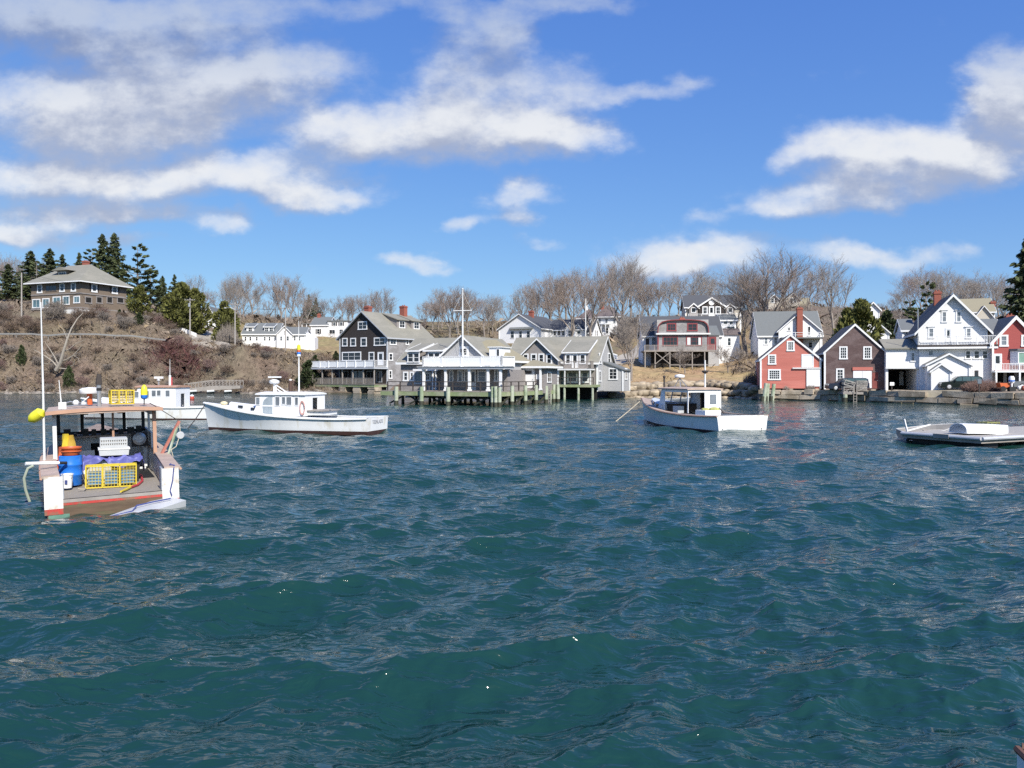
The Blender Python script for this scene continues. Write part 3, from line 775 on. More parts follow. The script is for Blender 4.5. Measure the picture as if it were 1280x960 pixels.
def small_houses_left():
    h = House('cottage', 'low cottage with a grey roof half hidden behind evergreens below the hill house', 'house', 199, 226, 399, 212, 12, 7)
    h.gable(h.f(212, 391)[1], h.f(212, 384)[1], 'x', WHITE2, ROOFSLATE)
    h.win_m('f', 0, 1.0, 2.0, .8, 1.7)
    h = House('cottage', 'tall white gabled house glimpsed between two evergreens on the left slope', 'house', 252, 270, 414, 206, 6, 9)
    h.gable(h.f(260, 398)[1], h.f(260, 383)[1], 'y', WHITESIDE, ROOFSLATE)
    h.win('f', 256, 401, 260, 408); h.win('f', 262, 401, 266, 408)
    h = House('cape_house', 'long low white cape house with two shed dormers above the bank road', 'house', 303.5, 347, 431.5, 192, 2, 7.5)
    ze, zr = h.f(325, 417)[1], h.f(325, 404.5, 3.7)[1]
    h.gable(ze, zr, 'x', WHITESIDE, ROOFSLATE)
    for l, r in ((307, 316.5), (329.5, 341)):
        (a, _), (b, _) = h.f(l, 410), h.f(r, 410)
        sl = (zr - ze) / (h.d / 2)
        h.shed_dormer(a, b, .7, ze + sl * .3, ze + sl * .7 + 1.15, 3.3, zr - .15, WHITESIDE, ROOFSLATE)
        c = (a + b) / 2
        for k in ((-.55, .55) if r - l > 10 else (0,)): h.win_m('f', .7, c + k - .4, c + k + .4, ze + sl * .7 + .1, ze + sl * .7 + .95)
    for l, r in ((305.5, 308.5), (311.5, 314.5), (319.5, 322.5), (329.5, 332.5), (335.5, 338.5)): h.win('f', l, 420.5, r, 426, 1, 2, fw=.1)
    x0 = h.W; h2 = lambda px, py, y=-.6: h.f(px, py, y)
    x1 = h2(381, 430)[0]
    ze2, zr2 = h2(370, 417.5)[1], h2(370, 409.5, 2)[1]
    h.gable(ze2, zr2, 'x', WHITESIDE, ROOFSLATE, x0=x0 + .02, x1=x1, y0=-.6, y1=5.5)
    g0, g1 = h2(346.5, 420, -1)[0], h2(365, 420, -1)[0]
    h.gable(ze2, zr2 + .1, 'y', WHITESIDE, ROOFSLATE, x0=g0, x1=g1, y0=-1.0, y1=2.5)
    h.win('f', 355, 413, 358, 418, at=-1.0, nx=1, fw=.1)
    for l, r, y in ((350, 353, -1), (358, 361.5, -1), (367, 370, -.6), (373, 376, -.6)): h.win('f', l, 420, r, 426, 1, 2, fw=.1, at=y)
    m = MB(); a = x1 + .02; m.add([(a, -.2, -1.5), (a + 2.2, -.2, -1.5), (a + 2.2, 4, -1.5), (a, 4, -1.5), (a, -.2, 3.2), (a + 2.2, -.2, 1.9), (a + 2.2, 4, 1.9), (a, 4, 3.2)],
            [(0, 3, 2, 1), (4, 5, 6, 7), (0, 1, 5, 4), (1, 2, 6, 5), (2, 3, 7, 6), (3, 0, 4, 7)]); m.build('annex', WHITESIDE, h.root)
    h = House('farmhouse', 'white house with dark shutters and a side porch on the lawn behind the dark house', 'house', 389, 434, 421.5, 232, -6, 8)
    h.gable(h.f(400, 406)[1], h.f(400, 397, 4)[1], 'x', WHITESIDE, ROOFSLATE, x1=h.f(410, 420)[0])
    xb = h.f(409, 420)[0]
    h.block(xb, h.W, .3, 7, -1, h.f(420, 401.5)[1], WHITESIDE, 'wing')
    h.block(xb - .2, h.W + .3, 0, 7.3, h.f(420, 401.5)[1] + .003, h.f(420, 400.5)[1], ROOFSLATE, 'wing_roof')
    for l, r in ((416, 420), (424.5, 428.5)): h.win('f', l, 402.5, r, 407.5, 1, 2, at=.3, fw=.1, shutters=SHDARK)
    h.win('f', 411.5, 412, 419, 417.5, 2, 1, at=.3, fw=.1); h.win('f', 396, 411, 400, 417.5, 1, 2, fw=.1, shutters=SHDARK); h.win('f', 424, 411.5, 429, 417.5, 2, 2, at=.3, fw=.1)
    xp = h.f(376, 420)[0]
    m = MB(); zt = h.f(385, 405)[1]; m.box(xp, -.05, .3, 6, zt, zt + .18)
    m.build('porch_roof', ROOFSLATE, h.root)
    for x in (xp + .2, xp / 2, -.2): h.post(x, .5, -.5, zt, .18, name='porch_post')
    h.rail([(xp + .2, .5, .2), (-.2, .5, .2)], .8, name='porch_railing', bal=.3)
    h.block(xp, -.1, .4, 6, -1.2, .2, WHITE2, 'porch_floor')
    h.chimney(h.f(391, 395)[0] + .5, 4, 4, h.f(391, 392.5, 4)[1], .9, .8)
small_houses_left()

def dark_house():
    base = 1.9
    h = House('shingle_house', 'three storey dark brown shingled house with a white railed veranda over the water', 'house', 425, 484, 480, 158.5, -34, 12, base=base)
    W = h.W; h.d = d = 13.5
    ze = h.f(484, 420)[1]; zr = h.f(453, 390)[1]
    h.gable(ze, zr, 'y', SHDARK, ROOFGREY, over=.55, trim=TRIMGREY, z0=-1.5)
    sd = MB(); sd.box(W + .004, W + .05, .12, d - .1, -1.4, ze - .1); sd.build('lit_side_wall', SHGREY, h.root)  # paler overlay on the dark stained wall, sunlight put into its colour
    for l, t, r, b, n in ((447.5, 402, 459, 412, 2), (427.8, 422.5, 434.4, 433, 1), (438, 422.5, 445, 433, 1), (451, 422, 458.5, 433, 1), (467.5, 422, 482, 432, 2), (427.5, 440, 451.5, 451, 3), (461, 440, 468, 451, 1)):
        h.win('f', l, t, r, b, n, 2, fw=.2)
    h.door('f', 472.8, 441, 479, 456.5, panes=.55)
    for l, t, r, b, n in ((487, 422.5, 495.5, 431.5, 2), (507, 422.5, 511, 431.5, 1), (485.8, 441, 491, 451, 1), (485.8, 462.5, 490, 473.5, 1)): h.win('r', l, t, r, b, n, 2, fw=.2, at=W + .05)
    # two shed dormers on the slope to the right
    sl = (zr - ze) / (W / 2)
    for yc in (h.side(503, 410, W - 2.2)[0], h.side(521, 410, W - 2.2)[0]):
        xf = W - 2.3; zb = ze + sl * 1.6; zt = ze + sl * 2.3 + 1.75
        m = MB(); xb = W / 2 + .3; zk = zr - .1
        y0, y1 = yc - 1.5, yc + 1.5
        m.add([(xb, y0, zb), (xf, y0, zb), (xf, y1, zb), (xb, y1, zb), (xb, y0, zk), (xf, y0, zt), (xf, y1, zt), (xb, y1, zk)], [(0, 3, 2, 1), (4, 5, 6, 7), (0, 1, 5, 4), (1, 2, 6, 5), (2, 3, 7, 6), (3, 0, 4, 7)])
        dm = m.build('dormer', SHMID, h.root)
        r_ = MB(); s2 = (zk - zt) / (xf - xb); e = .35
        r_.prism([(xb, zk + .02), (xf + e, zt - s2 * e + .02), (xf + e, zt - s2 * e + .18), (xb, zk + .18)], 'y', y0 - .3, y1 + .3); r_.build('dormer_roof', ROOFGREY, dm)
        h.win_m('r', xf, yc - .7, yc + .7, zt - 1.45, zt - .3, 2, 2, fw=.16)
    h.chimney(W * .24, d * .35, ze + 1.5, h.f(439, 384.5, 5)[1], 1.25, 1.0)
    h.chimney(W * .56, d * .80, zr - 1.2, zr + 1.9, 1.25, 1.0)
    # veranda
    x0, x1, yf = -4.2, W + .1, -3.6
    zb = h.f(484, 458.8, yf)[1]; zf = -.1
    pts = [(x0, -.1), (x0, yf), (x1, yf), (x1, -.1)]
    MB().box(x0, x1, yf, -.02, zf - .55, zf - .12).build('veranda_beam', ALGAE, h.root)
    MB().box(x0 - .1, x1 + .1, yf - .1, -.02, zf - .117, zf).build('veranda_floor', WOODDECK, h.root)
    MB().box(x0 - .25, x1 + .2, yf - .25, -.02, zb - .32, zb).build('veranda_roof', TRIMGREY, h.root)
    h.rail([(x, y, zb) for x, y in pts], 1.25, WHITE, .22, 2.6, .24, name='balcony_railing', topw=.16)
    pan = MB(); pan.box(x0 + .1, x1 - .1, yf - .02, yf + .02, zb + .1, zb + 1.1); pan.box(x0 - .02, x0 + .02, yf + .1, -.2, zb + .1, zb + 1.1); pan.build('railing_panel', WHITE, h.root)
    n = 7
    for i in range(n): h.post(x0 + .15 + (x1 - x0 - .3) * i / (n - 1), yf + .15, zf, zb - .32, .2, WOODGREY, 'veranda_post')
    h.post(x0 + .15, -.5, zf, zb - .32, .2, WOODGREY, 'veranda_post')
    h.rail([(x0 + .1, -.3, zf), (x0 + .1, yf + .1, zf), (x1 - .1, yf + .1, zf)], 1.1, WOODGREY, .08, 2.5, .2, name='veranda_railing')
    for a, b, mt in ((.6, 2.2, SHADEIN), (3.2, 4.6, PANETEAL), (5.0, 6.4, PANETEAL), (7.4, 9.2, SHADEIN), (10, 11.2, PANE)): h.win_m('f', 0, a, min(b, W - .5), .3, 2.3, 2, 1, pane=mt, fw=.1, frame=TRIMGREY)
    n = 5
    for i in range(n):
        x = x0 + .9 + (x1 - x0 - 1.8) * i / (n - 1)
        p = MB(); rng = random.Random(i)
        for k in range(4): p.box(x - .85 + rng.uniform(-.1, .1), x + .85 + rng.uniform(-.1, .1), yf + .1 + rng.uniform(-.08, .08), yf + 2, -2.3 + k * .43, -2.3 + k * .43 + .42)
        p.build('stone_pier', GRANITE, h.root)
    MB().box(x0 + .5, x1 - .5, yf + 2.2, yf + 3.4, -2.2, -.7).build('under_floor_shade', SHADEIN, h.root)  # solid near-black box, shade behind the piers put into its colour
dark_house()

# ------------------------------------------------------------------ clubhouse on its pier
DECK = 1.6
def clubhouse():
    h = House('clubhouse', 'grey shingled clubhouse with a white balcony and columned porch on the pier', 'clubhouse', 529, 627, 489, 93.5, -22, 12, base=DECK)
    W = h.W
    yb = 2.7                                            # wall behind the porch
    zb = h.f(578, 458.6)[1]                             # balcony floor
    zt = h.f(578, 446.2)[1]
    # storey below the balcony
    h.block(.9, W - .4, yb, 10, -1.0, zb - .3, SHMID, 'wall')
    MB().box(-.5, W + .35, -.3, yb + .2, zb - .26, zb - .02).build('porch_roof', TRIMGREY, h.root)
    MB().box(-.62, W + .47, -.42, yb + .2, zb - .017, zb + .04).build('balcony_floor', WHITE2, h.root)
    for px in (529.6, 557, 586.7, 610, 625.5):
        x = h.f(px, 480)[0]; h.post(x, .05, 0, zb - .26, .27, WHITE, 'porch_column', base=True)
    m = MB(); hgt = zt - zb
    for a, b, c, e in ((-.05, W, -.06, .03), (-.05, .04, .03, yb + 1), (W - .09, W, .03, yb + 1)): m.box(a, b, c, e, zb + .12, zt - .06)
    m.build('balcony_panel', WHITE, h.root)
    h.rail([(0, yb + 1, zb + .04), (0, 0, zb + .04), (W, 0, zb + .04), (W, yb + 1, zb + .04)], hgt, WHITE, .2, 2.5, .3, name='balcony_railing', topw=.2)
    for l, t, r, b, n, mt in ((561.5, 462.5, 567, 478, 1, PANE2), (572, 462.5, 578.8, 478, 1, PANE2), (580, 462.5, 586, 478, 1, PANE2), (597, 463, 608, 478, 1, PANE2), (618, 461.5, 623, 477.5, 1, PANE)):
        h.win('f', l, t, r, b, n, 2, at=yb, fw=.16, pane=mt)
    h.door('f', 589, 463, 594, 488, at=yb, panes=.6, mat=WHITE2)
    # main gable above
    yg = yb + .4
    xl, xr = h.f(548, 448, yg)[0], h.f(609, 448, yg)[0]
    zr = h.f(578, 420.5, yg)[1]; ze = h.f(578, 449, yg)[1]
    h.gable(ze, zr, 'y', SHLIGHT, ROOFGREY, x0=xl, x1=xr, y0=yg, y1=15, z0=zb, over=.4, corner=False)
    h.win('f', 574, 433, 586, 446.5, 2, 3, at=yg, fw=.28)
    vn = MB().box((xl + xr) / 2 - .25, (xl + xr) / 2 + .25, yg - .06, yg + .02, zr - 1.9, zr - 1.4); vn.build('gable_lamp', WOODDARK, h.root)
    # left wing
    yw = yb + 2.2
    xw = h.f(501, 470, yw)[0]
    zew, zrw = h.f(520, 451.5, yw)[1], h.f(540, 424.3, yw + 4.5)[1]
    h.gable(zew, zrw, 'x', SHMID, ROOFGREY, x0=xw, x1=xl + 1.2, y0=yw, y1=yw + 9, z0=-1, over=.45, corner=False)
    sl = (zrw - zew) / 4.5
    for l, r in ((510.5, 523), (532, 553)):
        (a, _), (b, _) = h.f(l, 446, yw - .5), h.f(r, 446, yw - .5)
        h.shed_dormer(a, b, yw - .5, zew - .3, zew + 1.25, yw + 3.2, zew + sl * 3.2 + .1, SHMID, ROOFGREY)
        c = (a + b) / 2
        h.win_m('f', yw - .5, c - .7, c - .06, zew - .05, zew + .95, 1, 2, fw=.12); h.win_m('f', yw - .5, c + .12, c + .76, zew - .05, zew + .95, 1, 2, fw=.12)
    for l, t, r, b, n in ((504, 464.5, 510.5, 476.5, 1), (512.3, 464.5, 517.6, 476.5, 1), (531, 465.5, 538.5, 476.5, 2)): h.win('f', l, t, r, b, n, 2, at=yw, fw=.17)
    h.win('f', 518.2, 464.5, 527, 480, 2, 1, at=yw, fw=.12, frame=TRIMGREY, pane=PANETEAL, name='sliding_door')
    p0, p1 = h.f(516, 463, yw - 1.3)[0], h.f(547, 463, yw - 1.3)[0]; zp = h.f(530, 462.5, yw - 1.3)[1]
    MB().box(p0, p1, yw - 1.3, yw, zp - .12, zp + .12).build('pent_roof', WHITE, h.root)
    for px in (541, 545): h.post(h.f(px, 470, yw - 1.1)[0], yw - 1.1, 0, zp - .12, .17, WHITE, 'pent_post')
    # right wing behind the balcony
    yr_ = yb + 1.6
    xr1 = h.f(637, 470, yr_)[0]
    ze3, zr3 = h.f(633, 452, yr_)[1], h.f(628, 424.5, yr_ + 3)[1]
    h.hip(ze3, zr3, SHLIGHT, ROOFTAN, x0=xr - 5.0, x1=xr1, y0=yr_, y1=yr_ + 6, z0=-1, over=.35)
    h.win('f', 629, 460.5, 634.5, 478, 1, 2, at=yr_, fw=.17)
    q0, q1 = h.f(611.5, 440, yr_ - .6)[0], h.f(625.5, 440, yr_ - .6)[0]
    qz = h.f(618, 434.5, yr_ - .6)[1]
    h.block(q0, q1, yr_ - .6, yr_ + 2.5, zb + .05, qz, WHITE, 'stair_head'); MB().box(q0 - .15, q1 + .15, yr_ - .75, yr_ + 2.6, qz + .003, qz + .12).build('stair_head_roof', WHITE2, h.root)
    h.win_m('f', yr_ - .6, q1 - .45, q1 - .15, zb + .3, qz - .2, 1, 2, fw=.06)
clubhouse()

def entry_pavilion():
    h = House('entry_pavilion', 'small grey shingled pavilion with a tan hip roof and a white door', 'pavilion', 640.5, 686, 486, 98.5, -22, 5, base=DECK)
    ze, zr = h.f(660, 459)[1], h.f(660, 450, 2.5)[1]
    h.hip(ze, zr, SHMID, ROOFTAN, over=.55, z0=-.4, x1=h.W - .6)
    h.door('f', 655, 461.5, 667, 485, panes=.25)
    h.post(h.f(675.5, 470, -.35)[0], -.3, 0, ze - .12, .24, WHITE, 'porch_column', base=True)
    h.block(h.f(670, 470, -.02)[0], h.f(674, 470, -.02)[0], -.06, -.003, 1.3, 1.9, WHITE, 'notice_board')
    h.win_m('r', h.W - .6, 1.2, 2.4, 1.0, 2.1)
entry_pavilion()

def harbour_house():
    h = House('harbour_house', 'weathered shingle house with a dark front gable and a railed upper balcony', 'house', 634, 746.5, 481.5, 118, -20, 10, base=2.1)
    W = h.W; h.d = d = 10
    ze = h.f(746.5, 452)[1]; zr = h.f(735, 422, 5)[1]
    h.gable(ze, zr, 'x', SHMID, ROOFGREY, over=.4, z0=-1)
    side = MB().box(W + .004, W + .04, .15, d - .15, -.9, ze - .05); side.build('lit_end_wall', SHLIGHT, h.root)  # paler shingle sheet paints this end as sunlit
    tri = MB().prism([(.1, ze - .04), (d - .1, ze - .04), (d / 2, zr - .12)], 'x', W + .004, W + .04); tri.build('lit_end_gable', SHLIGHT, h.root)  # same painted sunlight on the triangle above
    yg = -1.5
    x0, x1 = h.f(646, 452, yg)[0], h.f(698, 452, yg)[0]
    zg = h.f(671.5, 424.3, yg)[1]; zge = h.f(698, 450, yg)[1]
    h.gable(zge, zg, 'y', SHMID, ROOFGREY, x0=x0, x1=x1, y0=yg, y1=6, over=.4, z0=-1)  # shade of this gable is put into its darker shingle colour
    for l, t, r, b in ((653.5, 442, 660.8, 452), (663.4, 442, 671, 454.5), (673, 442, 680.4, 454.8), (682.8, 442, 690.2, 455.2)): h.win('f', l, t, r, b, 1, 2, at=yg, fw=.18)
    # dormer with three openings
    yd = -.55
    a, b = h.f(704.8, 450, yd)[0], h.f(734.5, 450, yd)[0]
    zd = h.f(720, 440.5, yd)[1]; sl = (zr - ze) / 5
    yk = 4.2
    h.shed_dormer(a, b, yd, ze - 1.6, zd, yk, ze + sl * yk + .06, SHMID, ROOFGREY)
    for l, t, r, b2 in ((706.4, 442.5, 713.8, 455.2), (724.3, 442.5, 732.4, 455.2)): h.win('f', l, t, r, b2, 1, 2, at=yd, fw=.18)
    h.door('f', 715.5, 443, 722, 460, at=yd, panes=.6)
    # balcony on the porch roof
    yp = -2.1
    p0, p1 = x1 + .05, h.f(739, 460, yp)[0]
    zp = h.f(715, 461, yp)[1]
    MB().box(p0, p1, yp, .0, zp - .2, zp).build('porch_roof', WHITE2, h.root)
    h.rail([(p0 + .1, yp + .08, zp), (p1 - .1, yp + .08, zp), (p1 - .1, .3, zp)], 1.05, WOODGREY, .1, 2.2, .16, name='balcony_railing')
    for px in (706, 724.5, 738): h.post(h.f(px, 470, yp + .1)[0], yp + .12, -.2, zp - .2, .15, WHITE2, 'porch_post')
    h.win('f', 692, 463.5, 705, 481, 2, 1, fw=.12, pane=PANETEAL, frame=WHITE2, name='sliding_door')
    for l, r in ((709, 722), (726.5, 736)): h.win('f', l, 463.5, r, 478.5, 1, 2, fw=.2, pane=PANE2)
    for l, t, r, b in ((748.8, 441, 751.6, 455), (759.8, 441, 762.8, 455), (748.4, 463, 751.2, 477)): h.win('r', l, t, r, b, 1, 2, at=W + .04, fw=.16)
    # lean-to
    u0, u1 = 3.6, 8.4; xo = W + 2.9
    zl = h.side(770, 462.5, xo)[1]; zh = zl + 1.1
    m = MB(); xi = W + .05
    m.add([(xi, u0, -1), (xo, u0, -1), (xo, u1, -1), (xi, u1, -1), (xi, u0, zh), (xo, u0, zl), (xo, u1, zl), (xi, u1, zh)], [(0, 3, 2, 1), (4, 5, 6, 7), (0, 1, 5, 4), (1, 2, 6, 5), (2, 3, 7, 6), (3, 0, 4, 7)])
    m.build('lean_to', SHLIGHT, h.root)
    MB().prism([(xi, zh + .02), (xo + .25, zl - .06), (xo + .25, zl + .1), (xi, zh + .18)], 'y', u0 - .2, u1 + .2).build('lean_to_roof', ROOFSLATE, h.root)
    t = MB()
    for x, y in ((xo, u0), (xo, u1)): t.box(x - .1, x + .1, y - .1, y + .1, -1, zl - .07)
    t.build('trim', WHITE, h.root)
    xm = (xi + xo) / 2
    h.win_m('f', u0, xm - .5, xm + .5, .8, 2.2, 2, 3, fw=.16); h.win_m('r', xo, 5.2, 6.4, .8, 2.2, 2, 3, fw=.16)
    h.rail([(x1 - 1.0, yp - 1.2, .0), (p1 + .6, yp - 1.2, .0)], 1.0, WOODDARK, .1, 1.8, .3, name='deck_railing', bars=1)
    MB().box(x1 - 1.0, p1 + .8, yp - 1.4, -.05, -.35, -.02).build('deck', ALGAE, h.root)
    for x in np.linspace(x1 - .6, p1 + .5, 4):
        MB().cyl(x, yp - 1.2, -3.5, -.35, .17, 8).build('pile', PILEGREEN, h.root)
    MB().box(x1 - .8, W, -.3, .0, -3.2, -.36).build('under_floor_shade', SHADEIN, h.root)  # near-black sheet painted as the shade beneath the house and deck
harbour_house()

def pier():
    th = R(-28); A = Vector((U(481) * 94, 94, DECK))
    root = thing('pier', 'wooden pier on pale green piles carrying the clubhouse over the water', 'pier', A, th)
    c, s = math.cos(th), math.sin(th)
    def loc(px, D):                                     # photo column and depth -> local x, y
        p = Vector((U(px) * D - A.x, D - A.y)); return c * p.x + s * p.y, -s * p.x + c * p.y
    Wf = loc(618, 86.6)[0]; Dp = 15.5
    MB().box(-.6, Wf, 0, Dp, -.09, -.004).build('deck', WOODDECK, root)
    m = MB(); m.box(-.6, Wf, -.06, .3, -.55, -.10); m.box(Wf - .3, Wf + .06, .3, Dp, -.55, -.10); m.build('edge_beam', ALGAE, root)
    m = MB()
    for y in np.arange(1.5, Dp, 1.7): m.box(-.5, Wf - .32, y, y + .25, -.5, -.11)
    m.build('joists', WOODDARK, root)
    rng = random.Random(4)
    def pile(x, y, top, r=.2, mat=PILEGREEN):
        a = rng.uniform(-.06, .06)
        o = MB().tube([(x + a, y, -3.2), (x, y, top)], [r * 1.08, r], 10).build('pile', mat, root, smooth=True)
        MB().tube([(x + a * .55, y, -2.2), (x + a * .42, y, -1.15)], [r * 1.12 + .02, r * 1.06 + .01], 10).build('weed_band', PILEDARK, o, smooth=True)
    for px in (481, 525, 569.5): pile(loc(px, 91)[0], -.22, .50 + rng.uniform(-.05, .05), .24)
    for dx, dy in ((0, 0), (.45, -.1), (.15, .35), (.75, .3)): pile(Wf - .35 + dx, -.25 + dy, .55 - dy * .3, .2)
    for k, y in enumerate((3.3, 6.6, 9.4, 12.2)): pile(Wf + .2, y, .6 if k != 3 else .5, .22); 
    for dx, dy in ((0, 0), (.5, .1), (.25, .5)): pile(Wf + .1 + dx, 14.6 + dy, .65, .22)
    for y in (2.2, 5, 8, 11):                           # bents under the deck
        for x in np.arange(1.0, Wf - .6, 2.6): pile(x, y, -.5, .17, PILEDARK)
    m = MB()
    for i in range(5):
        x = .4 + i * 2.9
        m.beam((x, .4, -1.5), (x + 2.2, .4, -.5), .16, .16); m.beam((x + 1.2, 2.3, -.5), (x + 3.3, 2.3, -1.6), .16, .16)
    for y in (1, 4.4, 7.6, 10.6): m.beam((Wf - .1, y, -1.6), (Wf - .1, y + 2.4, -.5), .16, .16)
    m.build('brace', PILEDARK, root)
    # dark handrail
    def rl(pts):
        r_ = MB()
        for a, b in zip(pts, pts[1:]):
            a, b = Vector(a), Vector(b); n = max(1, round((b - a).length / 1.9))
            for i in range(n + 1): q = a.lerp(b, i / n); r_.box(q.x - .06, q.x + .06, q.y - .06, q.y + .06, 0, 1.08)
            for z in (.55, 1.04): r_.beam(a + Vector((0, 0, z)), b + Vector((0, 0, z)), .07, .09)
        return r_
    m = rl([(0, .55, 0), (Wf - .5, .55, 0)]); q = rl([(Wf - .5, .6, 0), (Wf - .5, 13.8, 0)]); m.add(q.v, q.f)
    m.build('handrail', WOODDARK, root)
    m = MB()
    for x in (-.28, .28): m.beam((Wf + .28, 12.9 + x, -3), (Wf + .28, 12.9 + x, .3), .08, .08)
    for k in range(9): m.beam((Wf + .28, 12.62, -2.7 + k * .33), (Wf + .28, 13.18, -2.7 + k * .33), .05, .05)
    m.build('ladder', WOODGREY, root)
pier()

def flagpole(name, label, px, D, z0, ztop, spar=None, r=.09):
    root = thing(name, label, 'flagpole', (U(px) * D, D, z0))
    MB().tube([(0, 0, 0), (0, 0, (ztop - z0) * .55), (0, 0, ztop - z0)], [r, r * .9, r * .5], 8).build('pole', WHITE2, root)
    MB().ball((0, 0, ztop - z0 + .06), .1, 8).build('finial', WHITE2, root)
    if spar:
        zs, L_ = spar
        MB().tube([(-L_, 0, zs - z0), (L_, 0, zs - z0 + .05)], [.05, .05], 6).build('yardarm', WHITE2, root)
        m = MB()
        for e in (-1, 1): m.tube([(e * L_ * .97, 0, zs - z0), (0, 0, ztop - z0 - .3)], .012, 3); m.tube([(e * L_ * .97, 0, zs - z0), (e * .15, .2, .8)], .01, 3)
        m.build('halyard', WHITE2, root)
D_ = 94.5
flagpole('flagpole', 'tall white flagpole with a yardarm in front of the clubhouse gable', 578.3, D_, DECK + 2.6, H + 108 * D_ / F, (H + 81.5 * D_ / F, 1.1), .11)
D_ = 190
flagpole('flagpole', 'plain white flagpole behind the harbour house roof', 732, D_, ground(U(732) * D_, D_), H + 96 * D_ / F, None, .13)
# ------------------------------------------------------------------ houses behind and to the right
def wedge_roofed(h, x0, x1, y0, y1, z0, zf, zb, wall, roof, name='lean_to', over=.2):
    m = MB(); m.add([(x0, y0, z0), (x1, y0, z0), (x1, y1, z0), (x0, y1, z0), (x0, y0, zf), (x1, y0, zf), (x1, y1, zb), (x0, y1, zb)], [(0, 3, 2, 1), (4, 5, 6, 7), (0, 1, 5, 4), (1, 2, 6, 5), (2, 3, 7, 6), (3, 0, 4, 7)])
    o = m.build(name, wall, h.root); sl = (zb - zf) / (y1 - y0)
    MB().prism([(y0 - over, zf - sl * over + .02), (y1, zb + .02), (y1, zb + .16), (y0 - over, zf - sl * over + .16)], 'x', x0 - over, x1 + over).build(name + '_roof', roof, o)
    return o

